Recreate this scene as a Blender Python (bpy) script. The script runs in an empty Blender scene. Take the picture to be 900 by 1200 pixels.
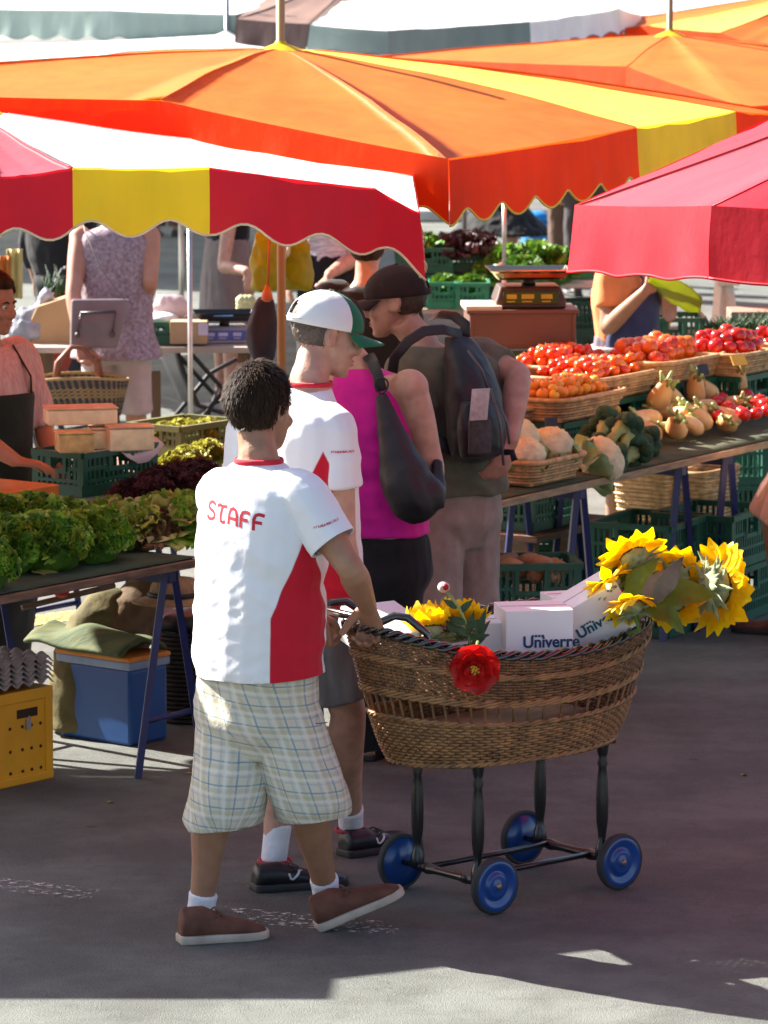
import bpy, bmesh, math, random
from mathutils import Vector, Matrix, noise
from mathutils.bvhtree import BVHTree

random.seed(7)
S = bpy.context.scene
COL = S.collection
V = Vector
PI = math.pi
# ------------------------------------------------------------------ camera
CAMH = 2.9
FPX = 5000.0                      # focal length in pixels of a 900 x 1200 frame
PITCH = math.atan(680.0 / FPX)    # looking slightly down on the market lane
cam = bpy.data.cameras.new('camera')
co = bpy.data.objects.new('camera', cam); COL.objects.link(co)
co.location = (0, 0, CAMH)
co.rotation_euler = (PI / 2 - PITCH, 0, 0)
cam.sensor_fit = 'VERTICAL'; cam.sensor_height = 36; cam.sensor_width = 36
cam.lens = 36 * FPX / 1200.0
cam.clip_start = .1; cam.clip_end = 600
cam.dof.use_dof = True; cam.dof.focus_distance = 12.6; cam.dof.aperture_fstop = 10
S.camera = co
CP, SP = math.cos(PITCH), math.sin(PITCH)


def ray(px, py):
    u = (px - 450) / FPX; v = (600 - py) / FPX
    return V((u, CP + v * SP, v * CP - SP))


def at(px, py, d):
    """the point seen at that spot of the photograph, d metres away along the ground"""
    r = ray(px, py)
    return V((0, 0, CAMH)) + r * (d / r.y)


def gz(px, py, z=0.0):
    r = ray(px, py)
    return V((0, 0, CAMH)) + r * ((z - CAMH) / r.z)


def unit(x, y, z=0):
    return V((x, y, z)).normalized()


E1 = unit(.632, .775)             # direction the market tables run
E2 = V((-E1.y, E1.x, 0))          # away from the lane
C1 = unit(.77, .64)               # direction the cart rolls
C2 = V((-C1.y, C1.x, 0))
UP = V((0, 0, 1))


def yaw_of(v):
    return math.atan2(v.y, v.x)


# ------------------------------------------------------------------ materials
def lin(c):
    return tuple(((x / 12.92) if x <= .04045 else ((x + .055) / 1.055) ** 2.4) for x in c)


def nt(name):
    m = bpy.data.materials.new(name); m.use_nodes = True
    return m, m.node_tree, m.node_tree.nodes['Principled BSDF'], m.node_tree.nodes['Material Output']


MATS = {}


def pm(name, col, rough=.6, var=.15, scale=12, bump=0., bscale=60, metal=0, transl=0, spec=.5, sheen=0, coat=0,
       col2=None, stretch=(1, 1, 1), detail=4, sss=0, tcol=None):
    """one procedural material: a principled surface with noise in its colour and its relief"""
    if name in MATS:
        return MATS[name]
    m, t, b, out = nt(name)
    N, L = t.nodes, t.links
    tc = N.new('ShaderNodeTexCoord'); mp = N.new('ShaderNodeMapping')
    mp.inputs['Scale'].default_value = stretch
    L.new(tc.outputs['Object'], mp.inputs['Vector'])
    nz = N.new('ShaderNodeTexNoise'); nz.inputs['Scale'].default_value = scale; nz.inputs['Detail'].default_value = detail
    L.new(mp.outputs[0], nz.inputs['Vector'])
    rp = N.new('ShaderNodeValToRGB')
    lo = tuple(max(0, c * (1 - var)) for c in col); hi = tuple(min(1, c * (1 + var)) for c in col)
    if col2: lo, hi = col, col2
    rp.color_ramp.elements[0].position = .3; rp.color_ramp.elements[1].position = .7
    rp.color_ramp.elements[0].color = (*lo, 1); rp.color_ramp.elements[1].color = (*hi, 1)
    L.new(nz.outputs['Fac'], rp.inputs['Fac'])
    L.new(rp.outputs[0], b.inputs['Base Color'])
    b.inputs['Roughness'].default_value = rough
    b.inputs['Metallic'].default_value = metal
    b.inputs['Specular IOR Level'].default_value = spec
    b.inputs['Sheen Weight'].default_value = sheen
    b.inputs['Coat Weight'].default_value = coat
    if sss:
        b.inputs['Subsurface Weight'].default_value = sss
        b.inputs['Subsurface Radius'].default_value = (.012, .005, .003)
    if bump:
        n2 = N.new('ShaderNodeTexNoise'); n2.inputs['Scale'].default_value = bscale; n2.inputs['Detail'].default_value = 3
        L.new(mp.outputs[0], n2.inputs['Vector'])
        bp = N.new('ShaderNodeBump'); bp.inputs['Strength'].default_value = bump; bp.inputs['Distance'].default_value = .01
        L.new(n2.outputs['Fac'], bp.inputs['Height']); L.new(bp.outputs[0], b.inputs['Normal'])
    if transl:
        tr = N.new('ShaderNodeBsdfTranslucent')
        if tcol: tr.inputs['Color'].default_value = (*tcol, 1)
        else: L.new(rp.outputs[0], tr.inputs['Color'])
        mx = N.new('ShaderNodeMixShader'); mx.inputs[0].default_value = transl
        L.new(b.outputs[0], mx.inputs[1]); L.new(tr.outputs[0], mx.inputs[2])
        L.new(mx.outputs[0], out.inputs['Surface'])
    MATS[name] = m
    return m


def math_node(t, op, a, b=None):
    n = t.nodes.new('ShaderNodeMath'); n.operation = op
    for i, x in enumerate((a, b)):
        if x is None: continue
        if isinstance(x, (int, float)): n.inputs[i].default_value = x
        else: t.links.new(x, n.inputs[i])
    return n.outputs[0]


# ------------------------------------------------------------------ mesh builder
class MB:
    def __init__(s):
        s.v = []; s.f = []; s.m = []; s.mi = 0

    def add(s, vs, fs):
        b = len(s.v); s.v.extend(V(x) for x in vs)
        for f in fs:
            s.f.append(tuple(b + i for i in f)); s.m.append(s.mi)
        return s

    def box(s, c, size, X=V((1, 0, 0)), Y=None, Z=UP):
        c = V(c); X = V(X)
        if Y is None: Y = Z.cross(X)
        hx, hy, hz = X * size[0] / 2, Y * size[1] / 2, Z * size[2] / 2
        vs = [c + hx * a + hy * b + hz * d for d in (-1, 1) for b in (-1, 1) for a in (-1, 1)]
        return s.add(vs, [(0, 2, 3, 1), (4, 5, 7, 6), (0, 1, 5, 4), (2, 6, 7, 3), (0, 4, 6, 2), (1, 3, 7, 5)])

    def loft(s, rings, cap=True, closed=False):
        n = len(rings[0]); vs = [p for r in rings for p in r]; fs = []
        m = len(rings)
        for i in range(m if closed else m - 1):
            a = i * n; b = ((i + 1) % m) * n
            for j in range(n):
                k = (j + 1) % n
                fs.append((a + j, a + k, b + k, b + j))
        if cap and not closed:
            fs.append(tuple(range(n - 1, -1, -1))); fs.append(tuple((m - 1) * n + j for j in range(n)))
        return s.add(vs, fs)

    def tube(s, pts, r, n=8, cap=True, flat=1.0, up=None, closed=False):
        pts = [V(p) for p in pts]; m = len(pts)
        if not isinstance(r, (list, tuple)): r = [r] * m
        rings = []; nrm = None
        for i in range(m):
            if closed: t = pts[(i + 1) % m] - pts[i - 1]
            else: t = pts[min(i + 1, m - 1)] - pts[max(i - 1, 0)]
            if t.length < 1e-9: t = V((0, 0, 1))
            t.normalize()
            if nrm is None:
                a = up if up is not None else (UP if abs(t.z) < .9 else V((1, 0, 0)))
                nrm = a - t * a.dot(t)
            else: nrm = nrm - t * nrm.dot(t)
            if nrm.length < 1e-6: nrm = t.orthogonal()
            nrm.normalize(); bi = t.cross(nrm)
            rings.append([pts[i] + (bi * math.cos(2 * PI * j / n) + nrm * flat * math.sin(2 * PI * j / n)) * r[i] for j in range(n)])
        return s.loft(rings, cap, closed)

    def ball(s, c, r, X=V((1, 0, 0)), Y=V((0, 1, 0)), Z=UP, nu=16, nv=10, fn=None):
        c = V(c)
        if not isinstance(r, (list, tuple)): r = (r, r, r)
        vs = []; fs = []
        for i in range(nv + 1):
            th = PI * i / nv
            for j in range(nu):
                ph = 2 * PI * j / nu
                u = V((math.sin(th) * math.cos(ph), math.sin(th) * math.sin(ph), math.cos(th)))
                k = fn(u) if fn else 1
                vs.append(c + (X * u.x * r[0] + Y * u.y * r[1] + Z * u.z * r[2]) * k)
        for i in range(nv):
            for j in range(nu):
                k = (j + 1) % nu
                fs.append((i * nu + j, (i + 1) * nu + j, (i + 1) * nu + k, i * nu + k))
        return s.add(vs, fs)

    def lathe(s, prof, o=V((0, 0, 0)), X=V((1, 0, 0)), Y=V((0, 1, 0)), Z=UP, n=20, cap=True):
        o = V(o)
        rings = [[o + Z * z + (X * math.cos(2 * PI * j / n) + Y * math.sin(2 * PI * j / n)) * max(r, 1e-4) for j in range(n)] for r, z in prof]
        return s.loft(rings, cap)

    def sheet(s, grid):
        h = len(grid); w = len(grid[0])
        return s.add([p for r in grid for p in r],
                     [(i * w + j, i * w + j + 1, (i + 1) * w + j + 1, (i + 1) * w + j) for i in range(h - 1) for j in range(w - 1)])

    def mesh(s, name, mats=(), smooth=True):
        me = bpy.data.meshes.new(name)
        me.from_pydata([tuple(p) for p in s.v], [], s.f)
        for m in (mats if isinstance(mats, (list, tuple)) else [mats]): me.materials.append(m)
        if len(me.materials) > 1:
            me.polygons.foreach_set('material_index', [min(i, len(me.materials) - 1) for i in s.m])
        if smooth: me.polygons.foreach_set('use_smooth', [True] * len(me.polygons))
        me.update()
        bm = bmesh.new(); bm.from_mesh(me); bmesh.ops.recalc_face_normals(bm, faces=bm.faces); bm.to_mesh(me); bm.free()
        return me

    def build(s, name, mats, root=None, smooth=True, bevel=0, solid=0, sub=0):
        return link(name, s.mesh(name, mats, smooth), root, bevel, solid, sub)


def root_matrix(o):
    return Matrix.LocRotScale(o.location, o.rotation_euler, o.scale)


def link(name, me, root=None, bevel=0, solid=0, sub=0):
    """an object from world-space geometry, parented in place"""
    o = bpy.data.objects.new(name, me); COL.objects.link(o)
    if root is not None:
        o.parent = root
        M = Matrix.Identity(4); r = root; chain = []
        while r is not None:
            chain.append(r); r = r.parent
        for r in reversed(chain): M = M @ r.matrix_parent_inverse @ root_matrix(r)
        o.matrix_parent_inverse = M.inverted()
    if solid:
        k = o.modifiers.new('thickness', 'SOLIDIFY'); k.thickness = solid; k.offset = 0
    if bevel:
        k = o.modifiers.new('bevel', 'BEVEL'); k.width = bevel; k.segments = 2; k.limit_method = 'ANGLE'; k.angle_limit = .6
        k.harden_normals = False
    if sub:
        k = o.modifiers.new('sub', 'SUBSURF'); k.levels = sub; k.render_levels = sub
    return o


def tag(o, label=None, cat=None, group=None, kind=None):
    if label: o['label'] = label
    if cat: o['category'] = cat
    if group: o['group'] = group
    if kind: o['kind'] = kind
    return o


def thing(name, label, cat, loc=(0, 0, 0), rz=0, group=None):
    o = bpy.data.objects.new(name, None); COL.objects.link(o)
    o.location = loc; o.rotation_euler = (0, 0, rz); o.empty_display_size = .1
    return tag(o, label, cat, group)


def copy_tree(o, parent=None):
    c = o.copy(); COL.objects.link(c); c.parent = parent
    for ch in list(o.children): copy_tree(ch, c)
    return c


class Proto:
    """a thing built once; the first call places the original, later calls place copies of it and of its parts"""
    def __init__(s, o): s.o = o; s.used = False

    def put(s, loc, rz=0, label=None, group=None, scale=1, rx=0, ry=0):
        o = copy_tree(s.o) if s.used else s.o
        s.used = True
        o.location = loc; o.rotation_euler = (rx, ry, rz)
        o.scale = (scale,) * 3 if not isinstance(scale, (tuple, list)) else scale
        if label: o['label'] = label
        if group: o['group'] = group
        return o


def fuse(mb, voxel=.008, it=4, name='fused'):
    """union of overlapping closed shapes as one continuous smooth surface"""
    me = mb.mesh(name)
    o = bpy.data.objects.new(name, me); COL.objects.link(o)
    r = o.modifiers.new('r', 'REMESH'); r.mode = 'VOXEL'; r.voxel_size = voxel; r.use_smooth_shade = True
    if it:
        k = o.modifiers.new('s', 'SMOOTH'); k.factor = .5; k.iterations = it
    dg = bpy.context.evaluated_depsgraph_get(); dg.update()
    out = bpy.data.meshes.new_from_object(o.evaluated_get(dg))
    bpy.data.objects.remove(o); bpy.data.meshes.remove(me)
    out.name = name
    out.polygons.foreach_set('use_smooth', [True] * len(out.polygons))
    return out


def cut(me, p, n, pred=None):
    """open a hem: drop what lies beyond the plane (only the faces pred accepts, when given)"""
    bm = bmesh.new(); bm.from_mesh(me); p = V(p); n = V(n).normalized()
    if pred is None: geom = bm.verts[:] + bm.edges[:] + bm.faces[:]
    else:
        fs = [f for f in bm.faces if pred(f.calc_center_median())]; es = {e for f in fs for e in f.edges}; vs = {v for f in fs for v in f.verts}
        geom = list(vs) + list(es) + fs
    bmesh.ops.bisect_plane(bm, geom=geom, plane_co=p, plane_no=n, clear_outer=True)
    bm.to_mesh(me); bm.free(); me.update()
    me.polygons.foreach_set('use_smooth', [True] * len(me.polygons))
    return me


def setmat(me, *mats):
    me.materials.clear()
    for m in mats: me.materials.append(m)
    return me


def wrinkle(me, amp=.008, scale=(9, 9, 5), seed=0, ridge=True, mask=None, axes=None):
    """push the cloth in and out along its normals: soft folds"""
    off = V((seed * 3.1, seed * 1.7, seed * 2.3))
    out = []
    for v in me.vertices:
        p = v.co
        q = V((p.dot(axes[0]), p.dot(axes[1]), p.dot(axes[2]))) if axes else p
        q = V((q.x * scale[0], q.y * scale[1], q.z * scale[2])) + off
        n = noise.noise(q) * .65 + noise.noise(q * 2.1) * .35
        if ridge: n = .45 - abs(n) * 1.6
        k = amp * (mask(p) if mask else 1)
        out.append(p + v.normal * n * k)
    for v, p in zip(me.vertices, out): v.co = p
    me.update()
    return me


def bvh_of(me):
    return BVHTree.FromPolygons([v.co.copy() for v in me.vertices], [tuple(p.vertices) for p in me.polygons])


def ribbon_points(poly, w, step=.12):
    pts = []
    for a, b in zip(poly, poly[1:]):
        a = V(a); b = V(b); n = max(1, int((b - a).length / step))
        for i in range(n): pts.append(a.lerp(b, i / n))
    pts.append(V(poly[-1])); L = []; R = []
    for i, p in enumerate(pts):
        t = pts[min(i + 1, len(pts) - 1)] - pts[max(i - 1, 0)]; t.normalize(); n = V((-t.y, t.x))
        L.append(p + n * w / 2); R.append(p - n * w / 2)
    return L, R


def print_on(bvh, strokes, o, X, Y, N, size, w, off=.0022, mb=None):
    """lay flat strokes (2D polylines) on a surface: printed lettering that follows the cloth"""
    mb = mb or MB()
    for st in strokes:
        L, R = ribbon_points([V((a, b)) for a, b in st], w)
        g = []
        for l, r in zip(L, R):
            row = []
            for q in (l, (l + r) / 2, r):
                p = o + X * q.x * size + Y * q.y * size
                h = bvh.ray_cast(p + N * .25, -N, .6)
                row.append((h[0] + N * off) if h[0] is not None else p)
            g.append(row)
        mb.sheet(g)
    return mb


GLYPH = {
    'S': ([[(.72, .86), (.55, .98), (.28, 1), (.08, .86), (.08, .66), (.26, .54), (.55, .47), (.72, .34), (.72, .14), (.52, 0), (.25, 0), (.04, .14)]], .8),
    'T': ([[(0, .86), (.2, 1), (.5, .94), (.95, 1)], [(.52, .95), (.42, .62), (.38, .3), (.45, .06), (.65, 0), (.82, .12)]], .98),
    'A': ([[(.02, 0), (.06, .6), (.18, .92), (.42, 1.02), (.64, .92), (.74, .6), (.76, 0)], [(.07, .4), (.74, .4)]], .84),
    'F': ([[(.08, 0), (.08, .62), (.2, .92), (.42, 1), (.75, .95)], [(.1, .5), (.62, .5)]], .82)}


def word(s):
    out = []; x = 0
    for ch in s:
        st, w = GLYPH[ch]
        out += [[(a + x, b) for a, b in q] for q in st]; x += w + .14
    return out, x


def text_mesh(txt, size, o, X, Y, N, mat, root, name='lettering', bold=0):
    cu = bpy.data.curves.new('t', 'FONT'); cu.body = txt; cu.size = size; cu.extrude = .0006; cu.offset = bold
    t = bpy.data.objects.new('t', cu); COL.objects.link(t)
    dg = bpy.context.evaluated_depsgraph_get(); dg.update()
    me = bpy.data.meshes.new_from_object(t.evaluated_get(dg))
    bpy.data.objects.remove(t); bpy.data.curves.remove(cu)
    M = Matrix((X, Y, N)).transposed()
    for v in me.vertices: v.co = V(o) + M @ v.co
    setmat(me, mat); me.update()
    return link(name, me, root)
# ------------------------------------------------------------------ light
SUN_EL = math.radians(37.5)
SUN = V((-1.10, .70, 0)).normalized() * math.cos(SUN_EL) + UP * math.sin(SUN_EL)   # from the left, behind the stalls
sl = bpy.data.lights.new('sun', 'SUN'); sl.energy = 5.0; sl.angle = math.radians(.53); sl.color = (1, .95, .87)
so = bpy.data.objects.new('sun', sl); COL.objects.link(so)
so.rotation_euler = SUN.to_track_quat('Z', 'Y').to_euler()
w = bpy.data.worlds.new('World'); S.world = w; w.use_nodes = True
sky = w.node_tree.nodes.new('ShaderNodeTexSky'); sky.sky_type = 'NISHITA'; sky.sun_disc = False
sky.sun_elevation = SUN_EL; sky.sun_rotation = math.atan2(SUN.x, SUN.y)
sky.air_density = 1.0; sky.dust_density = 2.0
w.node_tree.links.new(sky.outputs[0], w.node_tree.nodes['Background'].inputs[0])
w.node_tree.nodes['Background'].inputs[1].default_value = .06
S.view_settings.view_transform = 'Standard'; S.view_settings.look = 'None'
S.view_settings.gamma = 1; S.view_settings.exposure = 2.05
S.cycles.max_bounces = 8; S.cycles.transparent_max_bounces = 8; S.cycles.transmission_bounces = 6
S.cycles.diffuse_bounces = 5
S.cycles.use_denoising = True
S.cycles.sample_clamp_indirect = 6

# ------------------------------------------------------------------ ground


def asphalt():
    m, t, b, out = nt('asphalt')
    N, L = t.nodes, t.links
    tc = N.new('ShaderNodeTexCoord')

    def nz(scale, det=5, rough=.6):
        n = N.new('ShaderNodeTexNoise'); n.inputs['Scale'].default_value = scale; n.inputs['Detail'].default_value = det
        n.inputs['Roughness'].default_value = rough
        L.new(tc.outputs['Object'], n.inputs['Vector']); return n.outputs['Fac']
    big, mid, fine = nz(.7), nz(7, 6), nz(115, 4, .85)
    vo = N.new('ShaderNodeTexVoronoi'); vo.inputs['Scale'].default_value = 210; L.new(tc.outputs['Object'], vo.inputs['Vector'])
    s = math_node(t, 'ADD', math_node(t, 'MULTIPLY', big, .45), math_node(t, 'MULTIPLY', mid, .35))
    s = math_node(t, 'ADD', s, math_node(t, 'MULTIPLY', fine, 1.1))
    s = math_node(t, 'ADD', s, math_node(t, 'MULTIPLY', vo.outputs['Distance'], .12))
    r = N.new('ShaderNodeValToRGB'); L.new(s, r.inputs['Fac'])
    e = r.color_ramp.elements
    e[0].position = .66; e[0].color = (.0205, .024, .0215, 1); e[1].position = 1.0; e[1].color = (.108, .115, .102, 1)
    # dark spots: old chewing gum and oil
    sp = N.new('ShaderNodeTexVoronoi'); sp.inputs['Scale'].default_value = 2.3; L.new(tc.outputs['Object'], sp.inputs['Vector'])
    k = math_node(t, 'GREATER_THAN', math_node(t, 'ADD', sp.outputs['Distance'], math_node(t, 'MULTIPLY', mid, .05)), .075)
    mx = N.new('ShaderNodeMixRGB'); mx.blend_type = 'MULTIPLY'; mx.inputs[0].default_value = 1
    g = N.new('ShaderNodeMapRange'); g.inputs[3].default_value = .62; L.new(k, g.inputs[0])
    L.new(r.outputs[0], mx.inputs[1]); L.new(g.outputs[0], mx.inputs[2]); L.new(mx.outputs[0], b.inputs['Base Color'])
    # thin cracks and lighter worn patches
    ck = N.new('ShaderNodeTexVoronoi'); ck.feature = 'DISTANCE_TO_EDGE'; ck.inputs['Scale'].default_value = .85
    wv = N.new('ShaderNodeVectorMath'); wv.operation = 'ADD'; n3 = N.new('ShaderNodeTexNoise'); n3.inputs['Scale'].default_value = 2.5; n3.inputs['Detail'].default_value = 6
    L.new(tc.outputs['Object'], n3.inputs['Vector']); L.new(tc.outputs['Object'], wv.inputs[0]); L.new(n3.outputs['Color'], wv.inputs[1]); L.new(wv.outputs[0], ck.inputs['Vector'])
    kk = N.new('ShaderNodeMapRange'); kk.inputs[1].default_value = .0; kk.inputs[2].default_value = .008; kk.inputs[3].default_value = .82; L.new(ck.outputs['Distance'], kk.inputs[0])
    pt = N.new('ShaderNodeMapRange'); pt.inputs[1].default_value = .42; pt.inputs[2].default_value = .62; pt.inputs[3].default_value = .78; pt.inputs[4].default_value = 1.25; L.new(nz(1.9, 8, .7), pt.inputs[0])
    m2 = N.new('ShaderNodeMixRGB'); m2.blend_type = 'MULTIPLY'; m2.inputs[0].default_value = 1; L.new(mx.outputs[0], m2.inputs[1]); L.new(math_node(t, 'MULTIPLY', kk.outputs[0], pt.outputs[0]), m2.inputs[2]); L.new(m2.outputs[0], b.inputs['Base Color'])
    b.inputs['Roughness'].default_value = .88
    bp = N.new('ShaderNodeBump'); bp.inputs['Strength'].default_value = .6; bp.inputs['Distance'].default_value = .004
    L.new(math_node(t, 'ADD', fine, vo.outputs['Distance']), bp.inputs['Height']); L.new(bp.outputs[0], b.inputs['Normal'])
    return m


g = MB(); g.sheet([[V((x, y, 0)) for x in (-150, 150)] for y in (-40, 260)])
tag(g.build('ground', asphalt(), smooth=False), kind='structure')


def worn_paint(name, col, thr, scale=38):
    m, t, b, out = nt(name); N, L = t.nodes, t.links
    b.inputs['Base Color'].default_value = (*col, 1); b.inputs['Roughness'].default_value = .8
    tc = N.new('ShaderNodeTexCoord'); n = N.new('ShaderNodeTexNoise'); n.inputs['Scale'].default_value = scale; n.inputs['Detail'].default_value = 8
    n.inputs['Roughness'].default_value = .75
    L.new(tc.outputs['Object'], n.inputs['Vector'])
    tr = N.new('ShaderNodeBsdfTransparent'); mx = N.new('ShaderNodeMixShader')
    k = N.new('ShaderNodeMapRange'); k.inputs[1].default_value = thr; k.inputs[2].default_value = thr + .06
    L.new(n.outputs['Fac'], k.inputs[0]); L.new(k.outputs[0], mx.inputs[0])
    L.new(tr.outputs[0], mx.inputs[1]); L.new(b.outputs[0], mx.inputs[2]); L.new(mx.outputs[0], out.inputs['Surface'])
    return m


wp = worn_paint('worn_white_paint', (.55, .53, .5), .53)
yp = worn_paint('worn_yellow_paint', (.6, .45, .1), .46)
g = MB()
for q in ([(-8, 1027), (118, 1042), (104, 1054), (-8, 1042)], [(262, 1062), (455, 1080), (480, 1098), (300, 1082)]):
    g.add([gz(x, y, .004) for x, y in q], [(3, 2, 1, 0)])
tag(g.build('road_marking', wp, smooth=False), kind='structure')
g = MB(); g.add([gz(x, y, .004) for x, y in [(30, 722), (110, 712), (110, 724), (30, 734)]], [(3, 2, 1, 0)])
tag(g.build('road_marking', yp, smooth=False), kind='structure')
# bright strip of pavement across the lane, and a distant kerb
g = MB()
g.box((0, 46, .06), (90, 6, .12))
tag(g.build('pavement', pm('concrete', (.42, .40, .37), .9, .2, 3, .2, 40), smooth=False, bevel=.02), kind='structure')

# ------------------------------------------------------------------ umbrellas


def fabric(name, col, tr=.5, rough=.6, tcol=None, sheen=.0, spec=.25, var=.10):
    """sun-worn canvas: weave, faint stains and creases; light comes through it"""
    m, t, b, out = nt(name); N, L = t.nodes, t.links
    tc = N.new('ShaderNodeTexCoord')

    def nz(scale, det, st=(1, 1, 1)):
        mp = N.new('ShaderNodeMapping'); mp.inputs['Scale'].default_value = st; L.new(tc.outputs['Object'], mp.inputs['Vector'])
        n = N.new('ShaderNodeTexNoise'); n.inputs['Scale'].default_value = scale; n.inputs['Detail'].default_value = det; L.new(mp.outputs[0], n.inputs['Vector']); return n.outputs['Fac']
    f = math_node(t, 'ADD', math_node(t, 'MULTIPLY', nz(1.6, 5), .6), math_node(t, 'MULTIPLY', nz(9, 6, (1, 1, .3)), .4))
    r = N.new('ShaderNodeValToRGB'); L.new(f, r.inputs['Fac']); e = r.color_ramp.elements
    e[0].position = .32; e[0].color = (*[c * (1 - 2 * var) for c in col], 1); e[1].position = .62; e[1].color = (*[min(1, c * (1 + var)) for c in col], 1)
    L.new(r.outputs[0], b.inputs['Base Color']); b.inputs['Roughness'].default_value = rough; b.inputs['Specular IOR Level'].default_value = spec
    bp = N.new('ShaderNodeBump'); bp.inputs['Strength'].default_value = .35; bp.inputs['Distance'].default_value = .02
    L.new(math_node(t, 'ADD', nz(5, 4, (1, 1, .35)), math_node(t, 'MULTIPLY', nz(30, 3), .15)), bp.inputs['Height']); L.new(bp.outputs[0], b.inputs['Normal'])
    tr_ = N.new('ShaderNodeBsdfTranslucent'); L.new(bp.outputs[0], tr_.inputs['Normal'])
    if tcol:
        mx2 = N.new('ShaderNodeMixRGB'); mx2.blend_type = 'MULTIPLY'; mx2.inputs[0].default_value = 1; mx2.inputs[1].default_value = (*tcol, 1)
        g = N.new('ShaderNodeMapRange'); g.inputs[1].default_value = .3; g.inputs[2].default_value = .65; g.inputs[3].default_value = .78; L.new(f, g.inputs[0]); L.new(g.outputs[0], mx2.inputs[2]); L.new(mx2.outputs[0], tr_.inputs['Color'])
    else: L.new(r.outputs[0], tr_.inputs['Color'])
    mx = N.new('ShaderNodeMixShader'); mx.inputs[0].default_value = tr; L.new(b.outputs[0], mx.inputs[1]); L.new(tr_.outputs[0], mx.inputs[2]); L.new(mx.outputs[0], out.inputs['Surface'])
    MATS[name] = m
    return m


F_ORANGE = fabric('orange_canvas', (.78, .19, .022), .45, .6, (.95, .17, .008))
F_ORANGE_V = fabric('orange_red_canvas', (.80, .075, .008), .55, .6, (.98, .075, .003))
F_RED = fabric('red_canvas', (.58, .008, .022), .27, .5, (.72, .006, .015), spec=.35)
F_PINKRED = fabric('red_canvas_painted_sunlight', (.66, .05, .07), .36, .42, (.75, .01, .03), spec=.5)  # paler copy of the red canvas: sunlight and sheen mixed into its colour
F_YELLOW = fabric('yellow_canvas', (.85, .66, .03), .45, .5, (.9, .62, .01))
F_PALE = fabric('pale_yellow_canvas', (.85, .72, .12), .4, .55)
F_CREAM = fabric('cream_canvas', (.86, .82, .74), .3, .5)
F_WHITE = fabric('white_canvas', (.88, .87, .86), .25, .5)
F_GREY = fabric('grey_green_canvas', (.22, .29, .27), .2, .6)
F_BROWN = fabric('brown_canvas', (.22, .13, .10), .2, .6)
F_DBROWN = fabric('dark_brown_canvas', (.045, .022, .022), .2, .6)
TRIM_Y = pm('yellow_piping', (.85, .62, .05), .6)
TRIM_C = pm('cream_piping', (.8, .62, .35), .6)
WOODPOLE = pm('varnished_pole', (.36, .22, .09), .4, .25, 8, stretch=(1, 1, .1))
BROWNPOLE = pm('brown_pole', (.30, .16, .10), .4, .2, 6)
STEEL = pm('galvanised_steel', (.55, .52, .47), .35, .15, 10, metal=.8)


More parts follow.
